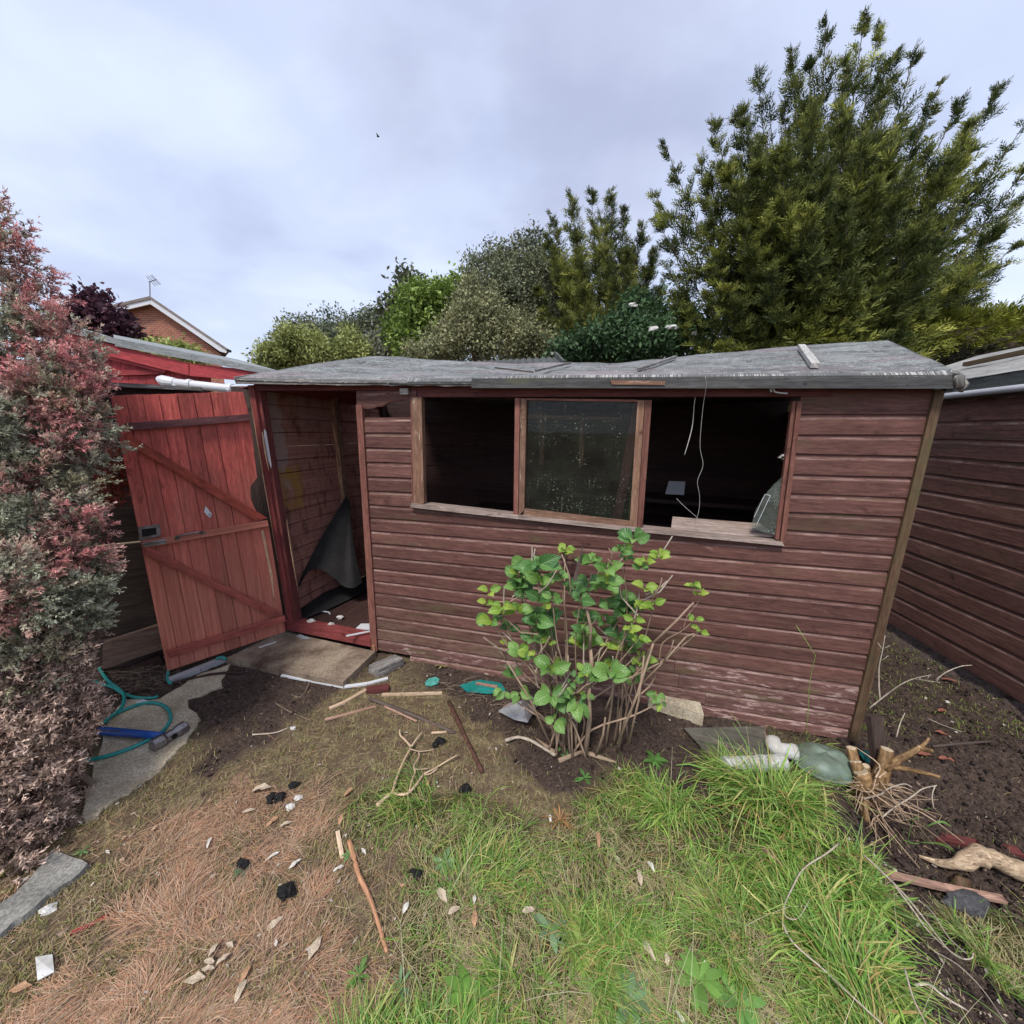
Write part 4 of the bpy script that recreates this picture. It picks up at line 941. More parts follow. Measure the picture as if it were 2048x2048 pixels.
mb = MB(); mb.beam(onplane(252, 1345, FA, FN), onplane(325, 1318, FA, FN), .07, .03, side=UZ); solo('retaining_board', 'dark reddish board under the raw plank, close to the ground', 'plank', mb, M_inner, grain=FU)
mb = MB(); pe = gnd(200, 1352); mb.beam(pe + UZ * .0, pe + UZ * .13, .05, .05); solo('peg', 'short timber peg at the end of the raw plank', 'peg', mb, M_plankbrown, grain=UZ)

# ------------------------------------------------------------------ path, slabs
def slab_px(px, th, lift=0., jag=0., seed=0):
    g = np.random.default_rng(seed); P = []
    n0 = len(px)
    for i in range(n0):
        a, b = px[i], px[(i + 1) % n0]; k = max(1, int(np.hypot(a[0] - b[0], a[1] - b[1]) / 14)) if jag else 1
        for j in range(k):
            q = gnd(a[0] + (b[0] - a[0]) * j / k, a[1] + (b[1] - a[1]) * j / k, lift + th); P.append(q + (V3(g.normal(), g.normal(), 0) * jag if jag else 0))
    n = len(P); mb = MB(); c = sum(P) / n
    lo = [p - UZ * th + nrm(p - c) * .006 for p in P]
    mb.add(P + lo, [tuple(range(n))] + [(i, n + i, n + (i + 1) % n, (i + 1) % n) for i in range(n)])
    return mb
path = tag(link('path', slab_px([(166, 1625), (215, 1440), (250, 1400), (318, 1398), (400, 1347), (462, 1328), (440, 1376), (372, 1400), (395, 1440), (372, 1482), (318, 1540), (250, 1590), (172, 1644)], .012, .0, .006, 3).mesh('path', V3(0, 0, 0)), M_concrete), None, None, None, 'structure')
solo('paving_slab', 'large dirty paving slab lying in front of the shed doorway', 'slab', slab_px([(452.8, 1316), (685.7, 1364.6), (751, 1302.5), (564.6, 1262)], .045, .0), M_slab)
solo('kerb_slab', 'grey broken concrete slab edge under the brown heather at bottom left', 'slab', slab_px([(105, 1700), (128, 1708), (178, 1725), (165, 1743), (80, 1803), (0, 1868), (-60, 1915), (-60, 1850), (40, 1780)], .022, .0, .0035, 9), M_kerb)
mb = slab_px([(738, 1330), (790, 1309), (806, 1316), (757, 1341)], .055, .0); solo('timber_block', 'short grey weathered block beside the paving slab', 'block', mb, M_fascia_old, grain=gnd(790, 1309) - gnd(738, 1330))
mb = MB(); a, b = gnd(1296, 1420), gnd(1406, 1458); mb.hexa([a + NX * .02, b + NX * .02, b + NX * .22, a + NX * .22] + [p + UZ * .075 for p in (a + NX * .02, b + NX * .02, b + NX * .22, a + NX * .22)]); solo('foundation_block', 'mossy concrete block under the shed wall behind the hydrangea', 'block', mb, M_concrete)
mb = MB(); c = [gnd(*q, .012) for q in ((1367, 1462), (1526, 1462), (1548, 1520), (1430, 1524))]; c[0][2] += .02; c[1][2] += .03; mb.slab(c, UZ, .005); solo('glass_sheet', 'loose muddy sheet of glass lying by the shed foot behind the white pipes', 'glass', mb, M_pane2)
# ------------------------------------------------------------------ trees and shrubs
def rand_dirs(g, n): return norm_rows(g.normal(size=(n, 3)))
def crown(name, parent, verts, faces, cols, mat, label=None):
    org = ORG[parent]; me = np_mesh(name, verts, faces, 1, np.clip(cols, 0, 1), org)
    o = link(name, me, mat, parent); ORG[o] = org; return tag(o, label)
def trunk(parent, base, top, r, limbs=(), mat=None):
    mb = MB(); b, t = np.asarray(base, float), np.asarray(top, float)
    mb.tube([b, b + (t - b) * .5 + V3(.05, 0, 0), t], [r, r * .75, r * .35], 8)
    for l in limbs: s = b + (t - b) * (.35 + .4 * rng.random()); mb.tube([s, s + (l - s) * .5 + UZ * .15, l], [r * .5, r * .3, r * .1], 5)
    part('trunk', mb, mat or M_bark, parent, grain=UZ, smooth=True)

def conifer_sprays(g, P, D, L, col, nleaf=8, w=.26):
    """feathery fronds: each an axis with scale-like leaflets on both sides"""
    N = len(P); U = rand_dirs(g, N); S_ = norm_rows(np.cross(D, U)); out_v, out_c = [], []
    for k in range(nleaf):
        t = (k + .4) / nleaf; side = 1 if k % 2 else -1
        base = P + D * (L * t * .9)[:, None] - V3(0, 0, 1) * (L * .10 * t * t)[:, None]
        d = norm_rows(D * .9 + S_ * side * .62 + rand_dirs(g, N) * .2) if k < nleaf - 1 else D
        l = L * (.48 * (1 - .55 * t) + .08); out_v.append(leaf_quads(base, d, norm_rows(U + .3 * rand_dirs(g, N)), l, l * w))
        out_c.append(col * (.82 + .38 * t + .1 * g.random(N))[:, None])
    return np.concatenate(out_v), np.concatenate(out_c)
def bez(a, b, c, t): t = t[:, None]; return a * (1 - t) ** 2 + 2 * b * t * (1 - t) + c * t * t
def conifer(name, label, base, tips, seed, c_dark, c_light, z0=.8, nside=30, nspray=14, slen=.26, bscale=1.0, group=None):
    g = np.random.default_rng(seed); root = thing(name, label, 'tree', base, group); base = np.asarray(base, float)
    VV, CC, paths = [], [], []
    for tip in tips:
        tip = np.asarray(tip, float); H = tip[2] - base[2]; st = base + UZ * min(z0 + .25 * g.random() * H, H * .6)
        mid = st + (tip - st) * .45; mid[2] += .18 * np.linalg.norm((tip - st)[:2]) * (-.6 if tip[2] > base[2] + 3 else .4)
        Ltot = np.linalg.norm(tip - st); n = int(nside * (.6 + .12 * Ltot))
        paths.append(bez(st, mid, tip, np.linspace(.05, 1, 9))); ts = .12 + .88 * g.random(n) ** .8; ts[::4] = .72 + .28 * g.random(len(ts[::4])); pos = bez(st, mid, tip, ts)
        tang = norm_rows(bez(st, mid, tip, np.clip(ts + .02, 0, 1.02)) - bez(st, mid, tip, ts - .02))
        out = norm_rows(np.cross(tang, rand_dirs(g, n))); up_t = np.clip((ts - .6) / .4, 0, 1)[:, None]; sd = norm_rows(tang * (.75 + .5 * up_t) + out * (.75 - .1 * up_t) + V3(0, 0, .12))
        sl = bscale * ((1 - ts) ** .9 * 1.0 + .07 + .05 * (ts < .9)) * (.6 + .6 * g.random(n))
        k = nspray; u = np.tile((np.arange(k) + .7) / k, (n, 1)) + g.normal(size=(n, k)) * .05
        P = pos[:, None] + sd[:, None] * (u * sl[:, None])[..., None]; P[..., 2] -= (.22 * (u * u) * sl[:, None])
        lat = norm_rows(np.cross(sd, V3(0, 0, 1) + .35 * rand_dirs(g, n))); alt = np.where(np.arange(k) % 2, 1., -1.); D = norm_rows(sd[:, None] * .8 + lat[:, None] * alt[None, :, None] * .62 + .38 * rand_dirs(g, n * k).reshape(n, k, 3) + V3(0, 0, .10))
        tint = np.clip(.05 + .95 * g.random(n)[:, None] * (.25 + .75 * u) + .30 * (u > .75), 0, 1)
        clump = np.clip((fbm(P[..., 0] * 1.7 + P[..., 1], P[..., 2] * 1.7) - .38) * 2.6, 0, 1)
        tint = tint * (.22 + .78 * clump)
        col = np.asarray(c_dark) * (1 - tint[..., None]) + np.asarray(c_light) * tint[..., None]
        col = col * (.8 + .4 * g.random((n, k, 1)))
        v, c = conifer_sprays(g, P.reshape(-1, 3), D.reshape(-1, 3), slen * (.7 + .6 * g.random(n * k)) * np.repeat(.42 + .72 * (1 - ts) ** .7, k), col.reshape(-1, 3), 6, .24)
        VV.append(v); CC.append(c)
        # the shoot's own feathery end
        m_ = 26; tt = np.linspace(.62, 1.0, m_); P = bez(st, mid, tip, tt); D = norm_rows(norm_rows(tip - mid) + .5 * rand_dirs(g, m_)); D[-1] = norm_rows((tip - mid)[None])[0]
        v, c = conifer_sprays(g, P, D, np.full(m_, slen * .85) * (1.3 - .9 * (tt - .62) / .38), np.tile(np.asarray(c_dark) * .6 + np.asarray(c_light) * .4, (m_, 1)), 9, .2); VV.append(v); CC.append(c)
    crown('crown', root, np.concatenate(VV), QUAD, np.concatenate(CC), M_conifer)
    trunk(root, base, base + UZ * 2.6, .16, [], M_darkstick)
    mb = MB()
    for pp_ in paths: mb.tube(list(pp_), list(np.linspace(.020, .004, len(pp_))), 4, False)
    part('limbs', mb, M_darkstick, root, grain=UZ); return root
CYD = 6.5
tips_px = [(1331, 290, 0), (1306, 385, -.2), (1312, 440, .3), (1425, 235, .2), (1513, 140, 0), (1585, 105, .3), (1652, 42, 0), (1690, 110, .5), (1728, 42, -.2), (1757, 62, .2), (1790, 110, .3), (1836, 88, -.1), (1880, 168, .1), (1943, 235, 0), (1965, 330, .3), (2002, 168, .2), (2044, 255, .1), (2048, 340, -.1), (2046, 400, .3), (2045, 476, 0), (1990, 540, .2), (1927, 566, -.1), (1880, 610, -.3),
           (1330, 530, -.2), (1345, 600, -.3), (1370, 660, -.5), (1440, 690, -.7), (1530, 695, -.8), (1620, 690, -.9), (1720, 680, -.9), (1800, 660, -.8), (1850, 620, -.7),
           (1450, 330, -.8), (1540, 240, -.7), (1620, 190, -.8), (1690, 150, -.6), (1760, 220, -.8), (1840, 250, -.6), (1900, 330, -.6), (1930, 420, -.7), (1880, 500, -.9), (1560, 360, -1.1), (1650, 320, -1.2), (1700, 430, -1.3), (1800, 400, -1.1), (1480, 450, -1.0), (1420, 540, -.9), (1540, 540, -1.2), (1640, 560, -1.2), (1760, 560, -1.1), (1400, 400, -.5),
           (1500, 250, .9), (1600, 200, 1.2), (1750, 200, 1.2), (1850, 300, 1.2), (1400, 450, 1.0), (1950, 450, 1.0), (1600, 450, 1.3), (1800, 500, 1.2)]
gt = np.random.default_rng(17)
for _ in range(64):
    a_, r_ = gt.random() * 6.283, gt.random() ** .6; dz = (-1.35 if gt.random() < .7 else .9) * math.sqrt(1 - .8 * r_ * r_) * (.6 + .5 * gt.random()); tips_px.append((1690 + 325 * r_ * math.cos(a_), 440 + (290 if math.sin(a_) > 0 else 330) * r_ * math.sin(a_), dz))
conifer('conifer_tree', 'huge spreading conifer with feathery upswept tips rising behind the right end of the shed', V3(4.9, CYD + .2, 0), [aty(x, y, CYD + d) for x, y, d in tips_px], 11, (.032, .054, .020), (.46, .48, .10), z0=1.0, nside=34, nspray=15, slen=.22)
tips2 = [(1140, 384, 0), (1100, 428, .2), (1183, 386, 0), (1222, 386, .1), (1248, 418, 0), (1285, 445, .2), (1092, 470, -.2), (1110, 520, -.4), (1150, 470, -.7), (1210, 460, -.7), (1260, 500, -.5), (1300, 520, -.1), (1290, 590, -.4), (1230, 560, -.9), (1160, 560, -.9), (1180, 640, -.9), (1260, 650, -.7), (1320, 640, -.4), (1130, 640, -.6), (1200, 430, .5), (1160, 500, .6), (1250, 560, .8), (1310, 500, .1), (1325, 570, .1), (1075, 580, .1), (1085, 640, -.1)]
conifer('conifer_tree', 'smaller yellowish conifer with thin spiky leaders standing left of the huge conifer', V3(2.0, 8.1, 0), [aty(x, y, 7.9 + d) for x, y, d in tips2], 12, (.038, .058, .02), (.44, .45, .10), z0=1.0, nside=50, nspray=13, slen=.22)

def lobes_points(g, lobes, n, shell=.45):
    """points through ellipsoid lobes, denser near the skin, with outward normals"""
    C = np.array([l[0] for l in lobes]); R = np.array([l[1] if not np.isscalar(l[1]) else (l[1],) * 3 for l in lobes], float)
    w = R.prod(1) ** (2 / 3); idx = g.choice(len(lobes), n, p=w / w.sum())
    d = rand_dirs(g, n); r = 1 - shell * g.random(n) ** 1.6
    bumpy = .50 + 1.0 * fbm(d[:, 0] * 2.0 + idx * 5 + 9, d[:, 2] * 2.0 + d[:, 1] * 2.0 + idx, 5) + .30 * (g.random(n) > .94) * g.random(n)
    P = C[idx] + d * R[idx] * (r * bumpy)[:, None]; return P, d, r, idx
def ragged(lobes, seed, k=9, f=.5):
    g = np.random.default_rng(seed); out = []
    for c, r in lobes:
        r = np.asarray(r, float) * np.ones(3); out.append((c, r * .78))
        for _ in range(k):
            d = nrm(g.normal(size=3) + V3(0, -.5, .25)); out.append((c + d * r * (.55 + .5 * g.random()), r * f * (.40 + .8 * g.random())))
    return out
def broadleaf(name, label, lobes, n, leaf, c_dark, c_light, seed, cat='tree', shell=.5, ratio=.5, base=None, mat=None, mats_tip=None, droop=0., group=None, trunk_h=True, flowers=0):
    g = np.random.default_rng(seed); C = np.mean([l[0] for l in lobes], 0); l0 = lobes; lobes = ragged(lobes, seed)
    base = V3(C[0], C[1], 0) if base is None else base; root = thing(name, label, cat, base, group)
    nc = n // 7; P, d, r, idx = lobes_points(g, lobes, nc, shell)
    P = np.repeat(P, 7, 0) + g.normal(size=(nc * 7, 3)) * leaf * .9; d = np.repeat(d, 7, 0); r = np.repeat(r, 7)
    N = len(P); D = norm_rows(d * .6 + rand_dirs(g, N) + V3(0, 0, .15 - droop)); Nn = norm_rows(d * .5 + V3(0, 0, .6) + .8 * rand_dirs(g, N))
    L = leaf * (.7 + .6 * g.random(N)); v = leaf_quads(P, D, Nn, L, L * ratio)
    t = np.clip(np.repeat(g.random(nc), 7) * .7 + .5 * (fbm(P[:, 0] * 2.2 + P[:, 1], P[:, 2] * 2.2) - .4) + .35 * (r > .85), 0, 1)[:, None]
    c = (np.asarray(c_dark) * (1 - t) + np.asarray(c_light) * t) * (.75 + .5 * g.random((N, 1))) * 1.45
    crown('crown', root, v, QUAD, c, mat or M_leaf)
    if trunk_h: trunk(root, base, C, .05 + .012 * (C[2]), [np.asarray(l[0]) for l in l0[:6]])
    for k in range(flowers):
        i = g.integers(N); mb = MB(); p = P[i] + V3(0, -.15, 0); mb.lump(p, (.07, .05, .035), k, 1, .5, 7, 4); part('flower_head', mb, M_stone, root)
    return root
def lob(lst, Y): return [(aty(x, y, Y + dy), r * (Y + dy) / FPX * np.array([1, .9, ry / r])) for x, y, r, ry, dy in lst]
broadleaf('holm_oak', 'tall grey-green small-leaved evergreen tree left of the yellowish conifer', lob([(1035, 555, 58, 48, 0), (1075, 595, 75, 65, 0), (1000, 590, 55, 60, -.2), (1050, 640, 85, 70, -.2), (1100, 650, 65, 65, 0), (978, 540, 34, 34, .2), (1062, 505, 28, 26, .1), (1010, 520, 26, 24, .0), (1125, 590, 36, 70, .2)], 9.), 38000, .068, (.030, .038, .024), (.20, .215, .125), 21, ratio=.5)
broadleaf('variegated_bush', 'rounded pale olive bush in front of the grey-green evergreen tree', lob([(940, 655, 52, 50, 0), (1000, 675, 58, 46, 0), (905, 680, 45, 40, .1), (1060, 690, 50, 35, 0), (860, 705, 50, 25, 0), (950, 600, 40, 40, .1)], 7.6), 24000, .06, (.055, .06, .03), (.30, .30, .16), 22, 'bush', ratio=.48)
broadleaf('sycamore_tree', 'bright fresh green broadleaf tree between the round grey tree and the olive bush', lob([(860, 612, 44, 34, 0), (900, 598, 36, 28, 0), (845, 652, 42, 44, 0), (880, 660, 50, 50, -.2), (830, 690, 40, 40, -.1), (925, 600, 35, 40, .2)], 9.5), 22000, .10, (.055, .085, .02), (.21, .29, .065), 23, ratio=.6)
broadleaf('dark_tree', 'narrow dark tree peeping up just left of the bright green tree', lob([(815, 620, 30, 60, 0), (800, 660, 32, 50, 0), (825, 585, 20, 25, 0)], 12.), 6000, .15, (.025, .032, .018), (.12, .13, .07), 24)
broadleaf('round_tree', 'broad domed grey-green tree at the left end of the tree row', lob([(690, 672, 70, 40, 0), (640, 690, 58, 38, 0), (740, 682, 50, 44, 0), (600, 700, 45, 40, 0), (700, 700, 90, 50, -.3)], 13.), 30000, .09, (.03, .042, .024), (.17, .19, .12), 25)
broadleaf('grey_bush', 'silvery grey bush over the sagging part of the ridge', lob([(750, 705, 38, 26, 0), (785, 700, 32, 30, 0), (720, 715, 26, 18, 0)], 9.8), 6000, .10, (.07, .075, .05), (.26, .27, .20), 26, 'bush', ratio=.35)
broadleaf('yellow_bush', 'light yellow-green leafy bush at the far left behind the shed roof', lob([(600, 695, 42, 30, 0), (560, 715, 38, 22, 0), (640, 705, 38, 28, 0), (705, 680, 20, 26, .2), (700, 710, 36, 22, 0), (545, 735, 30, 16, 0)], 9.), 16000, .075, (.07, .09, .025), (.32, .34, .12), 27, 'bush')
broadleaf('elder_bush', 'dark green elder with white flower heads behind the middle of the shed roof', lob([(1235, 672, 52, 40, 0), (1180, 698, 45, 24, 0), (1300, 690, 62, 34, -.2), (1350, 665, 50, 45, .1), (1265, 635, 34, 26, .2), (1130, 705, 40, 18, .1)], 6.6), 16000, .085, (.016, .032, .014), (.065, .12, .05), 28, 'bush', ratio=.45, droop=.25, flowers=6)
broadleaf('purple_shrub', 'dark purple-leaved shrub in front of the brick house gable', lob([(188, 628, 26, 22, 0), (218, 652, 32, 26, 0), (175, 652, 28, 28, 0), (244, 672, 22, 16, 0), (190, 600, 12, 12, 0)], 8.), 4500, .11, (.018, .007, .012), (.075, .03, .045), 29, 'shrub', ratio=.6)
broadleaf('thicket', 'low dark thicket closing the gaps under the row of trees', lob([(620, 720, 60, 30, 0), (720, 715, 60, 34, 0), (820, 705, 55, 45, 0), (930, 700, 60, 50, 0), (1040, 690, 60, 60, 0), (1130, 680, 60, 75, 0), (1000, 620, 50, 60, .3), (880, 650, 45, 50, .3)], 14.), 22000, .12, (.018, .024, .013), (.09, .11, .06), 33, 'thicket')
broadleaf('creeper', 'patch of yellow-green creeper over the red shed roof edge', lob([(330, 700, 26, 7, 0), (372, 706, 20, 8, 0), (300, 694, 18, 5, 0), (400, 716, 16, 4, 0)], 7.4), 1600, .075, (.06, .09, .02), (.30, .34, .10), 30, 'creeper', trunk_h=False)
# clipped hedge at the far right
g = np.random.default_rng(31); hb = thing('conifer_hedge', 'dark clipped conifer hedge with a yellow-green top at far right', 'hedge', V3(6.6, 6.6, 0))
HP, HD, HC = [], [], []
n = 9000; s = g.random(n); top = g.random(n) < .42
hx = 4.9 + s * 5.; topz = lambda x: 3.18 + .05 * (x - 4.9) + .1 * (fbm(x * 1.5, x * 0) - .5); hy0 = 6.0
zf = 0.9 + (topz(hx) - .9) * g.random(n) ** .8
P = np.stack([hx, np.where(top, hy0 + 1.3 * g.random(n), hy0 + .1 * g.random(n) + .12 * fbm(hx * 2, zf * 2)), np.where(top, topz(hx) + .06 * g.random(n), zf)], 1)
D = norm_rows(np.where(top[:, None], V3(0, -.15, 1.), V3(0, -1., .25)) + .8 * rand_dirs(g, n))
yl = (P[:, 2] > topz(hx) - .42 + .2 * (fbm(hx * 3, zf * 3) - .5))[:, None]
c = np.where(yl, np.asarray((.18, .20, .03)), np.asarray((.022, .024, .014))) * (.6 + .8 * g.random((n, 1)))
v, c = conifer_sprays(g, P, D, .16 * (.7 + .6 * g.random(n)), c, 6); crown('crown', hb, v, QUAD, c, M_conifer)
mb = MB(); mb.hexa([V3(4.9, 6.2, 0), V3(9.9, 6.2, 0), V3(9.9, 7.3, 0), V3(4.9, 7.3, 0), V3(4.9, 6.2, 3.12), V3(9.9, 6.2, 3.3), V3(9.9, 7.3, 3.3), V3(4.9, 7.3, 3.12)]); part('branches', mb, M_bark, hb)

# ------------------------------------------------------------------ big heather-like conifer shrub, left foreground
def shrub_lobe(px, py, r, ry, dep):     # photo pixel, radii in pixels, distance along the view
    v = ray(px - 18, py); p = EYE + v * dep; k = dep / FPX; r, ry = r - 16, ry - 16; return (p, np.array([r * k, r * k * .8, ry * k]))
SL = [shrub_lobe(*a) for a in [(-30, 470, 120, 130, 1.95), (45, 560, 90, 100, 1.95), (20, 700, 150, 130, 1.85), (120, 690, 95, 95, 1.9), (150, 790, 88, 85, 1.85), (110, 900, 120, 100, 1.8), (40, 850, 150, 150, 1.75),
      (190, 850, 66, 62, 1.85), (60, 1010, 120, 110, 1.62), (150, 1090, 100, 110, 1.68), (190, 1150, 64, 80, 1.72), (60, 1160, 150, 130, 1.6), (120, 1240, 105, 90, 1.66), (10, 1320, 130, 140, 1.55), (-60, 1000, 150, 250, 1.6), (-190, 700, 150, 170, 1.75), (-230, 950, 170, 200, 1.65), (-210, 1220, 170, 190, 1.6)]]
DL = [shrub_lobe(*a) for a in [(110, 1390, 90, 110, 1.66), (132, 1350, 54, 85, 1.74), (90, 1500, 95, 110, 1.6), (50, 1620, 100, 90, 1.52), (118, 1570, 52, 70, 1.62), (20, 1730, 90, 70, 1.44), (-30, 1600, 120, 160, 1.45), (100, 1650, 50, 45, 1.55), (-170, 1480, 150, 170, 1.5), (30, 1420, 130, 120, 1.62)]]
jroot = thing('heather_shrub', 'large bushy grey-green conifer shrub with pink tips and a dead brown skirt, at left', 'shrub', V3(-1.95, 1.25, 0))
def juniper(lobes, n, seed, name, pal, nleaf=7, sl=.036, label=None, shell=.2, mess=.7, nsp=9, cl=.058):
    """branchlets standing on the lobes' skin, each a plume of small needle sprays"""
    g = np.random.default_rng(seed); P, d, r, idx = lobes_points(g, lobes, n, shell)
    keep = (P[:, 2] > .01) & (np.einsum('ij,j->i', P - EYE, RW[:, 2]) > .5); P, d, r = P[keep], d[keep], r[keep]; n = len(P)
    A = norm_rows(d + .55 * mess * rand_dirs(g, n) + V3(0, 0, .35)); CL_ = cl * (.6 + .8 * g.random(n))
    t1 = fbm(P[:, 0] * 5 + P[:, 1] * 4, P[:, 2] * 4.5, 4); t2 = .5 * fbm(P[:, 0] * 12 + 7, P[:, 2] * 12 + P[:, 1] * 9, 3) + .5 * g.random(n); col0 = pal(P, t1, t2, r, g)
    out_v, out_c = [], []
    for j in range(nsp):
        u = (j + .5) / nsp; D = norm_rows(A * (.35 + .6 * u) + (1.25 - .6 * u) * mess * rand_dirs(g, n)); B = P + A * (CL_ * u)[:, None] + norm_rows(rand_dirs(g, n)) * (CL_ * .16)[:, None]
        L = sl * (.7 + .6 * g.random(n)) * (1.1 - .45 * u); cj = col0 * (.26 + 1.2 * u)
        for k in range(nleaf):
            t = k / nleaf; dd = norm_rows(D * .9 + rand_dirs(g, n) * (.8 if k else .1)); base = B + D * (L * t * .75)[:, None]
            l = L * (.60 - .25 * t); out_v.append(leaf_quads(base, dd, rand_dirs(g, n), l, l * .30)); out_c.append(cj * (.85 + .3 * t + .15 * g.random(n))[:, None])
    v = np.concatenate(out_v); c = np.concatenate(out_c); me = np_mesh(name, v, QUAD, 1, np.clip(c, 0, 1), ORG[jroot]); o = link(name, me, M_juniper, jroot); tag(o, label); return o
def pal_live(P, t1, t2, r, g):
    base = np.array((.16, .18, .105)) * (1 - t2[:, None]) + np.array((.68, .70, .53)) * t2[:, None]
    yel = np.array((.34, .29, .17)); pink = np.array((.68, .27, .27))
    base = base + (yel - base) * np.clip((fbm(P[:, 0] * 5 + 30, P[:, 2] * 5 + P[:, 1] * 3) - .5) * 3.5, 0, .8)[:, None]
    up = np.clip((P[:, 2] - 1.0) * .22, -.1, .12)
    pk = np.clip((t1 + up * 1.15 - .485) * 8, 0, 1) * (r > .84) * (.5 + .5 * g.random(len(P)))
    return base + (pink - base) * pk[:, None]
def pal_dead(P, t1, t2, r, g): return np.array((.30, .20, .15)) * (1 - t2[:, None]) + np.array((.80, .61, .50)) * t2[:, None] * (.7 + .5 * g.random((len(P), 1)))
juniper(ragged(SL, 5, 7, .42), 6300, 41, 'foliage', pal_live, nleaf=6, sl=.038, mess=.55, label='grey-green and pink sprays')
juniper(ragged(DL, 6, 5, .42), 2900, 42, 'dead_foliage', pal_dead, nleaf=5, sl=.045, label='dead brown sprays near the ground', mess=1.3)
mb = MB(); g = np.random.default_rng(43)
for l in SL + DL:
    e = l[0] - (l[0] - EYE) * 0; b = V3(-1.95 + g.normal() * .08, 1.3 + g.normal() * .08, 0); mb.tube([b, (b + e) / 2 + V3(g.normal() * .05, g.normal() * .05, .05), e], [.02, .014, .006], 5)
part('branches', mb, M_bark, jroot)
mb = MB(); 
sp = thing('red_sprig', 'small sprig of orange-red leaves between the shrub and the door edge', 'plant', V3(-2.15, 2.1, .6))
g = np.random.default_rng(44); PL = [(onplane(x, y, F_(0, .08, 0), FN), .07) for x, y in ((215, 935), (232, 915), (222, 965), (238, 945), (212, 985), (228, 990))]
P, d, r, idx = lobes_points(g, PL, 700, .6); D = norm_rows(d + .6 * rand_dirs(g, 700)); L = .035 * (.7 + .6 * g.random(700)); v = leaf_quads(P, D, rand_dirs(g, 700), L, L * .45)
c = np.array((.26, .06, .04)) + g.random((700, 1)) * np.array((.22, .08, .05)); crown('leaves', sp, v, QUAD, c, M_leaf)
part_mb = MB()
for p, _ in PL: part_mb.tube([F_(-.1, .02, .0), F_(-.06, .05, .45), p], .004, 4)
part('stem', part_mb, M_bark, sp)

# ------------------------------------------------------------------ hydrangea
def leaf_mat(name, c1, c2, vein):
    m, nt, bs = new_mat(name); u = node(nt, 'ShaderNodeUVMap', uv_map='T'); s = node(nt, 'ShaderNodeSeparateXYZ', {0: u.outputs[0]})
    ax = mth(nt, 'ABSOLUTE', s.outputs[0]); w = mth(nt, 'SUBTRACT', mth(nt, 'MULTIPLY', s.outputs[1], 6.5), mth(nt, 'MULTIPLY', ax, 2.2))
    sn = mth(nt, 'ABSOLUTE', mth(nt, 'SINE', mth(nt, 'MULTIPLY', w, 3.14159))); side = ramp(nt, sn, [(0., 1.), (.16, 0.)]); midv = ramp(nt, ax, [(.0, 1.), (.09, 0.)])
    ve = mth(nt, 'MAXIMUM', mth(nt, 'MULTIPLY', side, .55), midv)
    t = node(nt, 'ShaderNodeTexCoord'); n = node(nt, 'ShaderNodeTexNoise', {'Vector': t.outputs['Object'], 'Scale': 26., 'Detail': 4})
    oi = node(nt, 'ShaderNodeObjectInfo'); f = mth(nt, 'ADD', mth(nt, 'MULTIPLY', oi.outputs['Random'], .6), mth(nt, 'MULTIPLY', mth(nt, 'SUBTRACT', n.outputs['Fac'], .3), .8))
    c = mixc(nt, ramp(nt, f, [(.15, 0.), (.85, 1.)]), c1, c2); c = mixc(nt, ve, c, vein); nt.links.new(c, bs.inputs['Base Color'])
    bs.inputs['Roughness'].default_value = .38; bs.inputs['Specular IOR Level'].default_value = .45; bump(nt, bs, sn, .5, .003)
    tr = node(nt, 'ShaderNodeBsdfTranslucent', {'Color': c}); mx = node(nt, 'ShaderNodeMixShader', {0: .22, 1: bs.outputs[0], 2: tr.outputs[0]}); nt.links.new(mx.outputs[0], nt.nodes['Material Output'].inputs[0]); return m
LM = [leaf_mat('hydrangea_leaf_dark', (.06, .16, .045), (.15, .31, .08), (.27, .40, .17)), leaf_mat('hydrangea_leaf_mid', (.09, .21, .045), (.23, .40, .10), (.28, .42, .16)), leaf_mat('hydrangea_leaf_young', (.16, .32, .04), (.40, .50, .08), (.48, .55, .2))]
def leaf_mesh(variant, mat, ratio=.62, fold=.36, curl=.65):
    g = np.random.default_rng(variant + 50); me_b = MB(); n = 7; V, F, T = [], [], []
    curl = curl * (.3 + 1.1 * g.random()); fold = fold * (.5 + g.random()); tw = g.normal() * .15
    for i in range(n + 1):
        t = i / n; w = ratio / 2 * (math.sin(math.pi * min(1, t * .94 + .04)) ** .8) * (1.28 - .62 * t) if t < 1 else 0.004
        y = t * math.cos(curl * t); z = -curl * t * t * .6 + .1 * t
        for s in (-1, -.5, 0, .5, 1):
            wav = .018 * math.sin(t * 17 + s * 2 + variant) * abs(s); V.append(V3(s * w + tw * t * t * .2, y + (.02 * ((i % 2) - .5) if abs(s) == 1 else 0), z + fold * w * abs(s) ** 1.3 + wav + tw * s * w * t)); T.append((s, t))
    fs, ts = [], []
    for i in range(n):
        for k in range(4):
            a = i * 5 + k; q = (a, a + 1, a + 6, a + 5); fs.append(q); ts.append([T[j] for j in q])
    me_b.add(V, fs, ts); me = me_b.mesh('leaf', V3(0, 0, 0), V3(0, 1, 0), True); me.materials.append(mat); return me
LEAF = [[leaf_mesh(i * 5 + k, LM[i]) for k in range(5)] for i in range(3)]
hb0, hb1 = G(1140, 1505), G(1243, 1490)
hyd = thing('hydrangea_bush', 'leggy hydrangea bush with fresh green leaves and bare cut stems against the shed wall', 'bush', hb0)
VIEW = nrm((hb0 - EYE) * V3(1, 1, 0)); HPX = lambda X, Y: (900 + X * .31056, 1000 + Y * .31056)
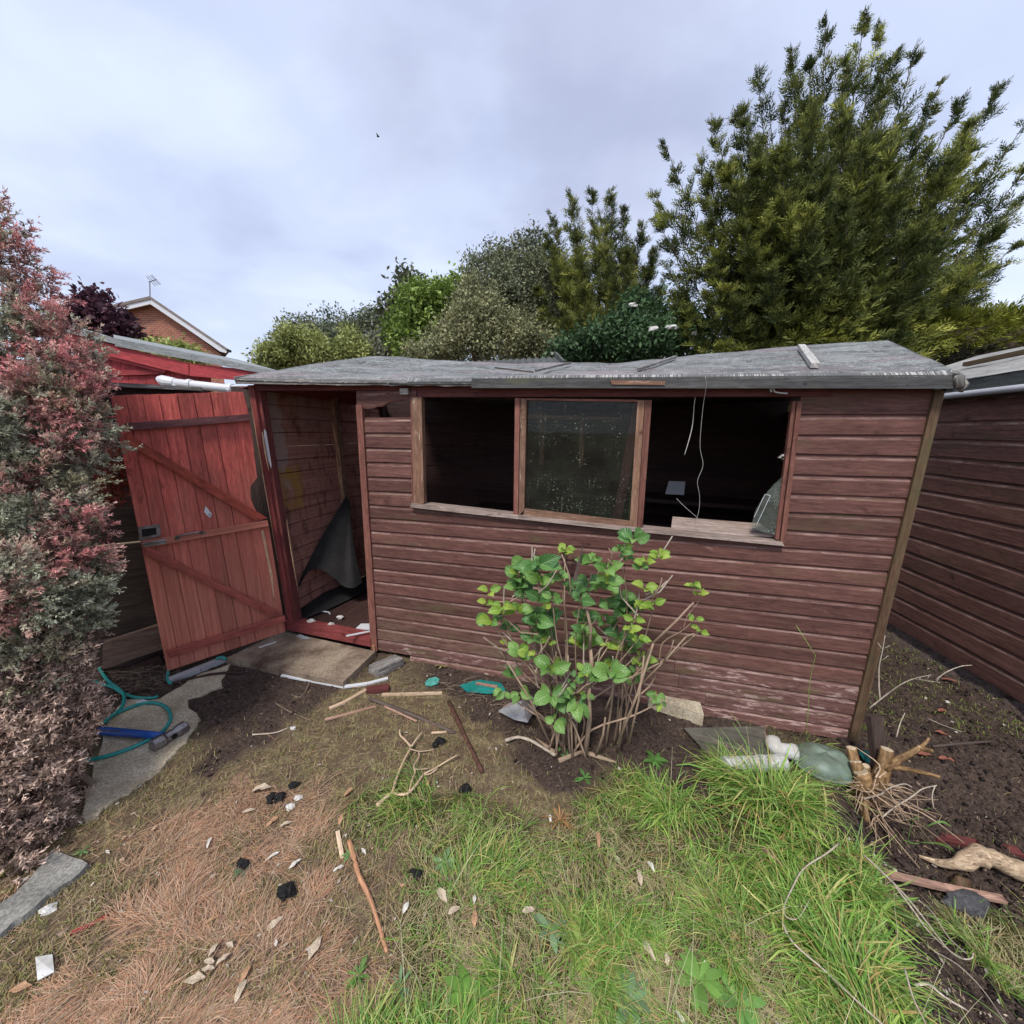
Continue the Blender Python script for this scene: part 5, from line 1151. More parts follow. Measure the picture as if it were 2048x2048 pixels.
def hp(X, Y, dj=0.):
    p = onplane(*HPX(X, Y), hb0 + VIEW * dj, VIEW); dw = float(np.dot(p - A0, NX))
    if dw > -.10: p = onplane(*HPX(X, Y), A0 - NX * .10, NX)
    return p
CL = [(1180, 260, 110, 0, 0, 3), (1095, 330, 80, 1, 0, 3), (1130, 385, 60, 1, 0, 2), (740, 330, 70, 2, 1, 4), (560, 440, 140, 0, .05, 4), (500, 430, 120, 0, .06, 2), (910, 390, 95, 1, .05, 4), (1010, 450, 95, 1, 0, 3), (575, 530, 120, 1, 0, 4), (1345, 365, 75, 2, 0, 4), (1260, 405, 70, 2, 0, 3), (1230, 440, 55, 1, 0, 2),
      (1560, 555, 60, 2, 0, 5), (1605, 605, 50, 2, 0, 3), (1250, 565, 80, 2, 0, 3), (1245, 690, 75, 2, 0, 4), (1310, 690, 70, 2, 0, 2), (1190, 775, 55, 2, 0, 3), (1160, 830, 65, 2, -.03, 3), (1210, 900, 65, 2, -.04, 3), (1010, 535, 110, 1, -.03, 4), (960, 560, 90, 1, 0, 2), (480, 610, 110, 0, .06, 2), (575, 640, 90, 0, 0, 3), (660, 645, 85, 1, 0, 3), (840, 640, 85, 0, 0, 2), (250, 590, 70, 2, 0, 2), (240, 665, 55, 2, 0, 2), (335, 690, 75, 2, -.03, 4),
      (270, 790, 120, 1, -.04, 2), (430, 715, 110, 1, 0, 3), (560, 780, 125, 0, 0, 4), (640, 760, 110, 0, .05, 2), (850, 840, 90, 0, 0, 2), (860, 770, 80, 0, .05, 2), (1025, 680, 80, 0, 0, 3), (530, 900, 85, 0, 0, 2), (640, 920, 50, 2, 0, 3), (370, 930, 55, 2, 0, 3), (450, 995, 85, 1, -.05, 3), (500, 1000, 60, 2, -.06, 3), (650, 1090, 110, 1, -.08, 5), (1030, 1100, 120, 1, -.08, 5), (930, 1120, 100, 1, -.07, 2), (860, 1115, 60, 2, -.06, 3), (800, 1160, 75, 0, -.06, 2),
      (650, 1250, 120, 1, -.1, 3), (740, 1220, 90, 0, -.08, 2), (820, 1300, 105, 0, -.08, 3), (700, 1290, 90, 0, -.06, 2), (680, 1410, 100, 1, -.1, 2), (1230, 1030, 75, 2, .05, 3), (1220, 1100, 75, 0, .05, 3), (1330, 1250, 60, 1, -.02, 4), (1350, 1305, 55, 1, -.02, 2), (1575, 770, 45, 2, 0, 4), (1612, 840, 45, 2, 0, 3), (450, 1240, 75, 1, 0, 2), (345, 1230, 65, 1, 0, 2), (410, 1110, 80, 0, .05, 3), (1125, 700, 80, 0, .12, 3), (1130, 950, 80, 0, .12, 3), (1015, 950, 40, 2, 0, 3), (720, 1600, 60, 0, 0, 2), (780, 560, 70, 0, .1, 3), (700, 500, 70, 0, .12, 3), (380, 820, 80, 0, .05, 3), (1000, 780, 70, 0, .1, 3), (880, 1250, 60, 1, -.05, 2)]
g = np.random.default_rng(61); ends = []
CL += [(430 + 720 * g.random(), 470 + 800 * g.random(), 70 + 45 * g.random(), int(g.integers(2)), .10, 3) for _ in range(22)]
for (X, Y, s, kind, dj, n) in CL:
    c = hp(X, Y, dj); ends.append((c, X)); pm = s * .31056 / ppm(c); a0 = g.random() * 6.28
    n += 2 if s > 60 else 1
    for k in range(n):
        ang = a0 + 6.2832 * k / n + g.normal() * .25; el = .15 + .5 * g.random() if Y < 1200 else -.35 + .4 * g.random()
        dirv = nrm(V3(math.cos(ang), math.sin(ang) * .8, 0) - V3(*(VIEW * .35)[:2], 0)) * math.cos(el) + UZ * math.sin(el); dirv = nrm(dirv)
        nn = nrm(UZ * .75 - VIEW * .75 + g.normal(size=3) * .28); xx = nrm(np.cross(dirv, nn)); zz = np.cross(xx, dirv)
        sc = pm * (.72 + .62 * g.random()) * (1.0 if kind < 2 else 1.05); o = bpy.data.objects.new('leaf', LEAF[kind if g.random() < .8 else min(2, kind + 1)][g.integers(5)]); COL.objects.link(o); o.parent = hyd
        pos = c + dirv * .008 + UZ * g.normal() * .006 - ORG[hyd]; Mx = Matrix.Identity(4)
        for r_ in range(3): Mx[r_][0], Mx[r_][1], Mx[r_][2], Mx[r_][3] = xx[r_] * sc, dirv[r_] * sc, zz[r_] * sc, pos[r_]
        o.matrix_basis = Mx
joints = []; nodes = []
for (c, X) in sorted(ends, key=lambda e: e[0][2]):
    right = X > 1080 or (X > 1000 and g.random() < .4); b = (hb1 if right and g.random() < .75 else hb0) + V3(g.normal() * .05, g.normal() * .03, -.01); r = .0050 + .0022 * g.random()
    near = [(np.linalg.norm((c - q) * V3(1.6, 1.6, 1)), q, rq) for q, rq in nodes if q[2] < c[2] - .07 and np.linalg.norm((c - q)[:2]) < .20]
    if near and g.random() < .72: _, b, r = min(near, key=lambda e: e[0]); r *= .85
    h = c - b; m1 = b + h * .35 + V3(h[0] * -.12 + g.normal() * .014, g.normal() * .01, h[2] * .10); m2 = b + h * .72 + V3(g.normal() * .014, 0, h[2] * .03)
    nodes += [(m1, r * .8), (m2, r * .62)]
    mb = MB(); mb.tube(smooth_path([b, m1, m2, c], 3), list(np.linspace(r, r * .45, 10)), 5); part('stem', mb, M_stem, hyd, grain=UZ, smooth=True); joints.append((m1, m2, c))
for k in range(60):     # bare side shoots with pruned ends
    m1, m2, c = joints[g.integers(len(joints))]; t = g.random(); s = m1 + (m2 - m1) * t; d = nrm(c - m1 + g.normal(size=3) * V3(.16, .08, .08) + UZ * .05); l = .06 + .13 * g.random()
    mb = MB(); e = s + d * l * .5 + V3(g.normal() * .01, 0, .01); e2 = s + nrm(d + UZ * .5) * l
    if np.dot(e2 - A0, NX) > -.03: continue
    mb.tube([s, e, e2], [.0042, .0036, .0028], 5); part('bare_stem', mb, M_deadstem if k % 3 else M_stem, hyd, grain=UZ)
for (X0, Y0, X1, Y1, r) in [(1150, 1570, 1250, 1000, .0065), (1080, 1570, 1310, 920, .0075), (1310, 920, 1570, 660, .006), (1240, 1180, 1520, 880, .0052), (1520, 880, 1580, 870, .004), (360, 1030, 215, 885, .008), (640, 1560, 360, 1030, .007), (1370, 1050, 1440, 900, .004), (780, 640, 720, 350, .004), (1030, 420, 1022, 310, .004), (1000, 1350, 1050, 1180, .006), (1300, 640, 1365, 500, .004), (900, 960, 880, 700, .009), (890, 1200, 905, 960, .013), (870, 1640, 895, 1200, .014), (720, 1640, 760, 1000, .009), (940, 1640, 1000, 1400, .007)]:
    mb = MB(); a, b = hp(X0, Y0, -.02), hp(X1, Y1, -.02); m = (a + b) / 2 + V3(.012, 0, .01); mb.tube([a, m, b], [r, r * .85, r * .6], 6); part('stem', mb, M_stem, hyd, 'thick pale woody stem', grain=b - a, smooth=True)
mb = MB(); mb.hexa([hp(790, 520, -.02) + V3(0, .0, 0), hp(850, 300, .0), hp(858, 300, .0), hp(818, 520, -.02), hp(790, 520, .0), hp(850, 300, .02), hp(858, 300, .02), hp(818, 520, .0)]); part('dead_stalk', mb, M_darkstick, hyd, 'dark flat dead stalk', grain=UZ)
for (X0, Y0, X1, Y1) in [(700, 1680, 900, 1600), (850, 1620, 1070, 1690), (690, 1640, 560, 1540)]:
    mb = MB(); mb.tube([G(*HPX(X0, Y0), .012), G(*HPX((X0 + X1) / 2, (Y0 + Y1) / 2), .016), G(*HPX(X1, Y1), .006)], [.013, .011, .006], 6); part('root', mb, M_stem, hyd, smooth=True)

# ------------------------------------------------------------------ grass, straw, moss
def in_front(x, y):
    lane = (((x - A0[0]) * UX[0] + (y - A0[1]) * UX[1]) > 3.0) & (((x - RA[0]) * RN[0] + (y - RA[1]) * RN[1]) > .03)      # or in the passage between the sheds
    return (((x - A0[0]) * NX[0] + (y - A0[1]) * NX[1]) < -.012) | lane
def poly_in(px, x, y):
    P = [gnd(*q)[:2] for q in px]; ins = np.zeros(len(x), bool); n = len(P)
    for i in range(n):
        (x0, y0), (x1, y1) = P[i], P[(i + 1) % n]; c = ((y0 > y) != (y1 > y)) & (x < (x1 - x0) * (y - y0) / (y1 - y0 + 1e-12) + x0); ins ^= c
    return ins
BARE = [[(452, 1316), (686, 1365), (751, 1302), (564, 1262)], [(166, 1625), (215, 1440), (318, 1398), (462, 1328), (440, 1376), (372, 1400), (395, 1440), (372, 1482), (318, 1540), (172, 1644)], [(128, 1710), (178, 1727), (165, 1745), (80, 1805), (-60, 1915), (-60, 1850), (40, 1780)]]
def sample(g, n):
    px = g.random(n) * 2260 - 110; py = 1190 + g.random(n) * 970; v = np.stack([(px - CPX) / FPX, (py - CPX) / FPX, np.ones(n)], 1) @ RW.T
    t = -CAM_H / v[:, 2]; P = EYE + v * t[:, None]; x, y = P[:, 0], P[:, 1]; ok = in_front(x, y) & (y > .35) & (y < 4.4) & (x > -2.6) & (x < 3.3)
    for b in BARE: ok &= ~poly_in(b, x, y)
    return x[ok], y[ok]
def grow(name, x, y, g, L, W, lean, cols, mat, K=4, curve=.6, label=None, flat_az=None):
    n = len(x); az = g.random(n) * 2 * np.pi if flat_az is None else flat_az; el = lean; h = np.stack([np.cos(az), np.sin(az), np.zeros(n)], 1)
    z0 = gz(x, y); C = np.zeros((n, K, 3)); p = np.stack([x, y, z0 - .004], 1); C[:, 0] = p
    for k in range(1, K):
        e = el - curve * (k - 1) / (K - 1) * (1 + .4 * g.normal(size=n)); d = h * np.cos(e)[:, None] + V3(0, 0, 1) * np.sin(e)[:, None]; p = p + d * (L / (K - 1))[:, None]
        p[:, 2] = np.maximum(p[:, 2], z0 + .004 + .003 * k); C[:, k] = p
    S_ = np.stack([-np.sin(az), np.cos(az), .25 * g.normal(size=n)], 1); Wd = W[:, None] * np.linspace(1, .12, K)[None] ** .7
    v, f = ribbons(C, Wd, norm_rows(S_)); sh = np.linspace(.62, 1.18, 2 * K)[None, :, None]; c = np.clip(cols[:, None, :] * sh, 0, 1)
    o = link(name, np_mesh(name, v, f, 1, c, V3(0, 0, 0)), mat); return tag(o, label, 'grass', None, 'stuff')
g = np.random.default_rng(71)
def pick(cs, n, k=1.): cs = np.array(cs) * k; return cs[g.integers(len(cs), size=n)] * (.75 + .5 * g.random((n, 1)))
x, y = sample(g, 255000); w = weights(x, y)
tall = np.exp(-(((x - G(1440, 1610)[0]) / .34) ** 2 + ((y - G(1440, 1620)[1]) / .15) ** 2)) + .9 * np.exp(-(((x - G(1590, 1700)[0]) / .2) ** 2 + ((y - G(1590, 1760)[1]) / .35) ** 2))
patch = fbm(x * 7, y * 7, 3)
m = g.random(len(x)) < np.clip(w[3] * 1.25 - .12, 0, 1) ** 1.1 * np.clip(3.2 * (patch - .34), .06, 1) * np.clip(.40 + tall, 0, 1)
m &= ~(poly_in([(1330, 1440), (1600, 1440), (1610, 1552), (1330, 1552)], x, y) & (g.random(len(x)) < .88)); X, Y, T = x[m], y[m], tall[m]; n = len(X); pt = patch[m]
L = (.035 + .06 * g.random(n) + .09 * np.clip((pt - .42) * 4, 0, 1) * g.random(n)) * (1 + 1.15 * T)
cs = pick([(.13, .27, .045), (.19, .34, .065), (.10, .21, .045), (.24, .38, .085), (.32, .42, .12), (.46, .42, .19), (.17, .31, .09), (.15, .29, .06), (.26, .38, .12), (.40, .29, .13)], n, np.array((1.22, 1.22, 1.05)))
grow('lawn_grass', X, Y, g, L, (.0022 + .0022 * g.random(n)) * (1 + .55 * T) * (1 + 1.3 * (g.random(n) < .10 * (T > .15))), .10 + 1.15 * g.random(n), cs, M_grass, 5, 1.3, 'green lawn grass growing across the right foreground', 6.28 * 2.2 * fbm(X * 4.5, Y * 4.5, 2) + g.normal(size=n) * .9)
k_ = g.random(n) < .012; X, Y = X[k_], Y[k_]; n = len(X)
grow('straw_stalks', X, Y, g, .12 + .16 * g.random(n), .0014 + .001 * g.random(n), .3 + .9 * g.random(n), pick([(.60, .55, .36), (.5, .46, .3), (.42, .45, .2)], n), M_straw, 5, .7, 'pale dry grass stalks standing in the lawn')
dcl = fbm(x * 12, y * 12, 3); m = g.random(len(x)) < np.clip(w[0] * 1.3 - .1, 0, 1) * .66 * np.clip((dcl - .36) * 5, .10, 1) + np.clip(w[1] - .35, 0, 1) * .05 + np.clip(w[3] - .2, 0, 1) * .20 * (1 - np.clip(tall, 0, 1)); X, Y = x[m], y[m]; n = len(X)
cs = pick([(.50, .27, .16), (.60, .38, .25), (.42, .26, .18), (.66, .48, .34), (.34, .24, .18), (.58, .40, .28), (.62, .36, .22), (.56, .30, .17), (.46, .36, .22)], n)
lw = np.clip(w[3][m] * 1.6, 0, 1)[:, None]; cs = cs * (1 - lw) + pick([(.46, .42, .22), (.52, .45, .27), (.38, .35, .18), (.42, .30, .18)], n) * lw
az = 6.28 * fbm(X * 2.6, Y * 2.6, 2) * 2 + g.normal(size=n) * .9
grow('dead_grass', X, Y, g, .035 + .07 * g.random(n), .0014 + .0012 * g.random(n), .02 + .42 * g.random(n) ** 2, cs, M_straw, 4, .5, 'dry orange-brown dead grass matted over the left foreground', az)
x2, y2 = sample(g, 172000); w2 = weights(x2, y2); p2 = fbm(x2 * 16, y2 * 16, 3)
m = g.random(len(x2)) < (np.clip(w2[1] * 1.2, 0, 1) * .8 + w2[0] * .12 + w2[3] * .35 + np.clip(w2[2], 0, 1) * (.05 + .65 * ((x2 > 1.6) & (y2 > 1.85)))) * np.clip((p2 - .36) * 5, .03, 1); X, Y = x2[m], y2[m]; n = len(X)
cor = (X > 1.55) & (Y > 1.75); cs = pick([(.29, .26, .10), (.38, .34, .13), (.25, .19, .11), (.44, .35, .21), (.21, .23, .08), (.36, .26, .18)], n)
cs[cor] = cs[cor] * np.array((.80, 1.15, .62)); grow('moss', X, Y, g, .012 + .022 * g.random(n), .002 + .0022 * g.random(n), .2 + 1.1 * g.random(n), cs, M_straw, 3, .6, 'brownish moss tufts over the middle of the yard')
# loose crumbs of soil and pale wood chips
x3, y3 = sample(g, 60000); w3 = weights(x3, y3); m = g.random(len(x3)) < np.clip(w3[2] * 1.2 - .2, 0, 1) * (.10 + .35 * (x3 > 1.5)); X, Y = x3[m], y3[m]; n = len(X)
P = np.stack([X, Y, gz(X, Y) + .003], 1); D = rand_dirs(g, n); D2 = norm_rows(np.cross(D, rand_dirs(g, n))); s = (.004 + .012 * g.random(n) ** 2.5)[:, None]
v = np.stack([P + D * s, P - D * s * .8, P + D2 * s * .8, P - D2 * s, P + np.cross(D, D2) * s * .8, P - np.cross(D, D2) * s * .6], 1)
cs = pick([(.035, .026, .024), (.06, .042, .038), (.022, .017, .016), (.09, .065, .055)], n)
o = link('soil_crumbs', np_mesh('soil_crumbs', v, [(0, 2, 4), (2, 1, 4), (1, 3, 4), (3, 0, 4), (2, 0, 5), (1, 2, 5), (3, 1, 5), (0, 3, 5)], 1, cs, V3(0, 0, 0)), M_straw); tag(o, 'loose dark soil crumbs on the bare earth', 'soil', None, 'stuff')
x4, y4 = sample(g, 26000); w4 = weights(x4, y4); m = g.random(len(x4)) < 2 * (.02 + .06 * w4[2] + .05 * w4[1] + .03 * w4[0]) * np.clip((fbm(x4 * 5, y4 * 5) - .3) * 4, 0, 1); X, Y = x4[m], y4[m]; n = len(X)
P = np.stack([X, Y, gz(X, Y) + .008], 1); D = norm_rows(rand_dirs(g, n) * V3(1, 1, .25)); L = .006 + .02 * g.random(n) ** 2
v = leaf_quads(P, D, norm_rows(V3(0, 0, 1) + .5 * rand_dirs(g, n)), L, L * (.25 + .4 * g.random(n))); cs = pick([(.5, .42, .34), (.6, .55, .48), (.36, .26, .2), (.42, .3, .2), (.22, .15, .12)], n)
o = link('wood_chips', np_mesh('wood_chips', v, QUAD, 1, cs, V3(0, 0, 0)), M_straw); tag(o, 'scattered pale chips and scraps over the yard', 'debris', None, 'stuff')
# twiggy rubbish along the foot of the shed
g = np.random.default_rng(77); mb = MB()
for k in range(240):
    X_, Y_ = (770 + 330 * g.random(), 0) if k < 110 else (215 + 150 * g.random(), 0); Y_ = (1330 + (X_ - 770) * .19 + 55 * g.random()) if k < 110 else 1345 + 55 * g.random() - (X_ - 215) * .15
    a = G(X_, Y_, .006); az = g.random() * 6.28; l = .05 + .12 * g.random(); b = a + V3(math.cos(az) * l, math.sin(az) * l * .4, .03 * g.random()); 
    if np.dot(b - A0, NX) > -.02: continue
    mb.tube([a, (a + b) / 2 + UZ * .015 * g.random(), b], .0008 + .0011 * g.random() ** 2, 4, False)
solo('twig_litter', 'tangle of dry twigs along the foot of the shed wall', 'debris', mb, M_bark, kind='stuff')
# ------------------------------------------------------------------ things lying about
def stick(name, label, cat, px, w, mt, lift=.003, sides=6, taper=None, group=None, sm=True, flat=False):
    """px: photo points along it, w: radius in photo pixels at the first point"""
    P = [G(x, y, lift) for x, y in px]; r = w / ppm(P[0]); mb = MB(); P = [p + UZ * r * .5 for p in P]
    if flat:
        for a, b in zip(P[:-1], P[1:]): mb.beam(a, b, 2 * r, max(.006, r * .9))
    else:
        Q = smooth_path(P, 4) if len(P) > 2 else [P[0], (P[0] + P[1]) / 2, P[1]]
        rr = np.linspace(1, taper if taper else .9, len(Q)) * r * (1 + .12 * np.random.default_rng(int(px[0][0])).normal(size=len(Q)))
        mb.tube(Q, list(rr), sides)
    return solo(name, label, cat, mb, mt, group, grain=P[-1] - P[0], smooth=sm and not flat)
stick('plastic_trim', 'bent white plastic strip lying along the front of the paving slab', 'strip', [(564, 1352), (630, 1364), (689, 1375), (735, 1369), (776, 1358)], 3.5, M_white, flat=True)
stick('wood_strip', 'straight cream lath lying beside the red-brown chunk near the slab', 'strip', [(764, 1391), (884, 1388)], 3.6, M_cream, flat=True)
stick('wood_chunk', 'short red-brown rotten board end near the slab corner', 'board', [(734, 1383), (778, 1379)], 8, M_header, flat=True)
stick('wood_strip', 'broken cream lath slanting up to the red-brown chunk', 'strip', [(659, 1419), (690, 1406), (732, 1381)], 4, M_cream, flat=True)
stick('wood_strip', 'thin pinkish lath in front of the broken cream lath', 'strip', [(650, 1441), (700, 1428), (751, 1414)], 3, M_pinkstick, flat=True)
stick('pole', 'long dark weathered pole lying across the mossy ground', 'pole', [(739, 1399), (820, 1430), (909, 1467)], 4, M_darkstick)
stick('wood_strip', 'tan sliver lying against the long dark pole', 'strip', [(769, 1414), (800, 1428), (834, 1444)], 2.5, M_pinkstick)
stick('rusty_rod', 'rusty brown rod pointing towards the lawn', 'rod', [(897, 1405), (930, 1475), (965, 1548)], 4.2, M_rust)
stick('wood_strip', 'tiny pale stick at the end of the long dark pole', 'strip', [(863, 1467), (893, 1465)], 2.5, M_cream)
stick('stick', 'long tan stick lying between the dead grass and the lawn', 'stick', [(699, 1684), (708, 1716), (718, 1752), (743, 1806), (760, 1860), (774, 1906)], 4.8, M_brownstick, taper=.7)
stick('wood_strip', 'short pale lath beside the top of the long tan stick', 'strip', [(675, 1664), (685, 1718)], 3.6, M_cream, flat=True)
stick('stick', 'black burnt stick on the dead grass near the bottom left', 'stick', [(198, 2024), (225, 1998), (252, 1974)], 3, M_black)
stick('painted_splinter', 'red painted splinter of wood on the ground below the kerb slab', 'splinter', [(142, 1868), (180, 1852), (217, 1833)], 4, M_redshed, flat=True)
stick('stick', 'straight brown stick half buried in the long grass', 'stick', [(1524, 1698), (1556, 1725), (1590, 1754)], 5, M_pinkstick, lift=.03)
stick('plank', 'pinkish broken lath lying on the dark soil at right', 'plank', [(1776, 1751), (1890, 1778), (2008, 1802)], 7, M_pinkstick, flat=True, lift=.02)
stick('plank', 'half buried red plank beyond the driftwood log', 'plank', [(1866, 1677), (1950, 1692), (2040, 1709)], 9, M_header, flat=True, lift=.004)
stick('branch', 'long thin dark branch across the mossy soil at far right', 'branch', [(1864, 1494), (1940, 1487), (2060, 1478)], 2.6, M_darkstick)
stick('twig', 'curved thin twig in the dark soil beside the step', 'twig', [(551, 1407), (580, 1424), (623, 1442)], 1.6, M_bark)
stick('twig', 'pale twig lying on the moss left of the cream laths', 'twig', [(505, 1470), (550, 1466), (580, 1455)], 1.5, M_deadstem)
stick('twig', 'hooked twig beside the white plastic strip', 'twig', [(582, 1390), (600, 1395), (613, 1380), (622, 1358)], 1.5, M_bark)
stick('stick', 'dark reddish stick under the door edge beside the metal channel', 'stick', [(262, 1388), (320, 1376), (420, 1352), (490, 1346)], 4, M_inner)
stick('wood_strip', 'white splinter on the back edge of the paving slab', 'splinter', [(518, 1296), (552, 1285)], 2, M_white, lift=.045, flat=True)
stick('metal_channel', 'pale grey plastic channel under the foot of the door', 'channel', [(338, 1366), (400, 1342), (452, 1321)], 9, M_greypipe, flat=True)
stick('root', 'pale curved dead root arching beside the hydrangea foot', 'root', [(1010, 1483), (1036, 1476), (1062, 1483), (1092, 1501), (1110, 1512)], 3.4, M_deadstem, lift=.015)
# pale forked branch
br = thing('forked_branch', 'pale bare forked branch lying on the thin grass', 'branch', G(760, 1605))
b8 = lambda X, Y: (400 + .31056 * X, 1200 + .31056 * Y)
for pts, r in [([(1140, 1325), (1190, 1280), (1240, 1240)], 4.5), ([(1240, 1240), (1265, 1150), (1310, 1040), (1360, 945)], 3.2), ([(1360, 945), (1320, 900), (1290, 870), (1286, 835)], 2.2), ([(1360, 945), (1400, 890), (1432, 848)], 2), ([(1355, 960), (1420, 975), (1510, 962)], 1.3), ([(1240, 1240), (1290, 1252), (1345, 1240), (1400, 1180), (1440, 1120)], 3.4), ([(1440, 1120), (1520, 1080), (1600, 1030), (1662, 996)], 2), ([(1440, 1125), (1480, 1120), (1530, 1085)], 1.6), ([(1345, 1240), (1365, 1160), (1385, 1110), (1378, 1070), (1410, 1010), (1408, 975)], 2), ([(1380, 1090), (1430, 1090), (1470, 1085)], 1.1)]:
    mb = MB(); P = [G(*b8(*q), .022 + .012 * math.sin(q[0] * .02)) for q in pts]; R0 = r / ppm(P[0]); Q = smooth_path(P, 4); mb.tube(Q, list(np.linspace(R0, R0 * .7, len(Q))), 5); part('limb', mb, M_cream, br, grain=P[-1] - P[0], smooth=True)
# hammer
h0, h1 = gnd(196, 1461, .034), gnd(318, 1471, .040); ham = thing('sledge_hammer', 'sledge hammer with blue handle and worn steel head on the concrete path', 'hammer', gnd(300, 1475, .014))
mb = MB(); mb.tube([h0, h0 + (h1 - h0) * .08, h0 + (h1 - h0) * .3, h0 + (h1 - h0) * .75, h1 + nrm(h1 - h0) * .02], [.017, .0205, .020, .0185, .016], 10); part('handle', mb, M_blue, ham, 'chipped blue handle', smooth=True)
mb = MB(); mb.tube([h0 + (h1 - h0) * .00, h0 + (h1 - h0) * .02], [.0172, .0190], 10); part('handle_butt', mb, M_black, ham)
mb = MB(); hx, hyv, r0 = h0 + (h1 - h0) * .15, nrm(h1 - h0), .0212
for k in range(5): q = h0 + (h1 - h0) * (.10 + .07 * k); mb.beam(q + V3(-.003, -.013, .0185), q + hyv * .018 + V3(0, -.013, .0185), .006, .002)
part('paint_scuff', mb, M_steel, ham)
a, b = gnd(306, 1492, .036), gnd(371, 1453, .036); d = nrm(b - a); mb = MB(); mb.tube([a - d * .006, a, a + (b - a) * .30, a + (b - a) * .38, a + (b - a) * .66, a + (b - a) * .74, b, b + d * .006], [.026, .032, .032, .026, .026, .032, .032, .026], 8); part('head', mb, M_steel, ham, grain=d)
c = a + (b - a) * .56 - RW[:, 2] * .0; mb = MB(); sd = nrm(np.cross(d, UZ)); sd = sd if np.dot(sd, EYE - a) > 0 else -sd; mb.tube([c + sd * .018, c + sd * .0265], .013, 10); part('eye_shade_disc', mb, M_black, ham)  # black disc on the head, painted for the shade inside the eye
# hose
hb_ = lambda X, Y: (.31056 * X, 1100 + .31056 * Y)
def hose_pts(l, lift=.02): return [gnd(*hb_(X, Y), z) for X, Y, z in l]
mb = MB()
for l in ([(600, 560, .10), (618, 640, .06), (632, 740, .03), (690, 835, .02), (760, 890, .02), (800, 940, .025), (785, 1010, .03), (730, 1060, .03), (685, 1088, .03), (672, 1115, .03)], [(672, 1115, .022), (720, 1070, .022), (800, 1030, .022), (900, 993, .022), (1000, 985, .022), (1075, 1018, .022), (1100, 1080, .022), (1070, 1140, .022), (1025, 1185, .022), (960, 1220, .022), (850, 1272, .022), (720, 1318, .022), (560, 1358, .022), (480, 1385, .022)], [(600, 840, .03), (650, 862, .02), (720, 880, .018), (800, 925, .016), (880, 950, .016), (990, 952, .016), (1012, 940, .016)], [(1085, 770, .02), (1080, 830, .02), (1100, 860, .02)], [(1395, 700, .04), (1430, 690, .05), (1455, 705, .04)]):
    mb.tube(smooth_path(hose_pts(l), 6), .0088, 8)
solo('garden_hose', 'looped teal garden hose trailing over the concrete path', 'hose', mb, M_hose, smooth=True)
# plastic bits
def sheetlet(name, label, cat, px, mt, lift=.012, wob=.01, seed=0, th=.002, group=None):
    g = np.random.default_rng(seed); P = [G(x, y, lift) + UZ * g.random() * wob for x, y in px]; n = len(P); c = sum(P) / n + UZ * wob; lo = [p - UZ * th for p in P]; mb = MB()
    mb.add(P + [c] + lo + [c - UZ * th], [(i, (i + 1) % n, n) for i in range(n)] + [(n + 1 + (i + 1) % n, n + 1 + i, 2 * n + 1) for i in range(n)] + [(i, n + 1 + i, n + 1 + (i + 1) % n, (i + 1) % n) for i in range(n)])
    return solo(name, label, cat, mb, mt, group)
sheetlet('plastic_bag', 'crumpled milky plastic bag on the ground left of the hydrangea', 'bag', [(996, 1430), (1018, 1420), (1043, 1404), (1062, 1404), (1077, 1413), (1066, 1432), (1055, 1458), (1030, 1446)], M_bag, .02, .05, 1)
sheetlet('plastic_tray', 'flat teal plastic tray by the shed wall, left of the hydrangea', 'tray', [(919, 1371), (940, 1364), (962, 1361), (1002, 1366), (1015, 1386), (975, 1388), (934, 1383)], M_teal, .012, .008, 2, .006)
sheetlet('plastic_clip', 'small aqua plastic tag between the slab block and the teal tray', 'plastic piece', [(850, 1364), (858, 1357), (872, 1355), (879, 1359), (876, 1367), (862, 1372), (851, 1371)], M_aqua, .012, .006, 3, .006)
stick('wood_strip', 'thin tan lath lying on top of the teal tray', 'strip', [(952, 1368), (995, 1375)], 3, M_pinkstick, lift=.024, flat=True)
sheetlet('plastic_card', 'white plastic rectangle lying on the moss at bottom left', 'card', [(71, 1916), (105, 1909), (109, 1945), (75, 1961)], M_dirtywhite, .014, .004, 4, .003)
sheetlet('bottle_cap', 'small white lid beside the hose loop', 'lid', [(272, 1405), (285, 1399), (297, 1402), (292, 1410), (278, 1411)], M_white, .016, .006, 5, .004)
# white pipes, dome, things by the stump
pp = thing('downpipe_piece', 'white plastic downpipe length lying in the long grass', 'pipe', G(1500, 1535))
p0, p1 = G(1450, 1530, .045), G(1568, 1524, .045); mb = MB(); mb.tube([p0, p1], .034, 14); part('pipe', mb, M_dirtywhite, pp, smooth=False)
for t in (.02, .62, .95): q = p0 + (p1 - p0) * t; mb = MB(); mb.tube([q - nrm(p1 - p0) * .014, q + nrm(p1 - p0) * .014], .037, 14); part('collar', mb, M_dirtywhite, pp)
mb = MB(); p0, p1, p2 = G(1545, 1478, .075), G(1552, 1497, .06), G(1586, 1504, .05); mb.tube(smooth_path([p0, p1, p2], 4), .034, 14); mb.tube([p2 - nrm(p2 - p1) * .01, p2 + nrm(p2 - p1) * .012], .038, 14)
el = thing('pipe_elbow', 'white plastic pipe elbow standing behind the downpipe length', 'pipe', V3(p1[0], p1[1], 0)); part('bend', mb, M_dirtywhite, el, smooth=True); dd_ = nrm(p2 - p1)
for q, d_ in ((p2 + dd_ * .012, dd_), (p0, nrm(p0 - p1))): mb = MB(); mb.tube([q - d_ * .002, q + d_ * .0015], .031, 14); part('bore_shade_disc', mb, M_black, el, 'black disc painted for the shade in the open end')  # pipe ends are closed; black discs paint the darkness inside
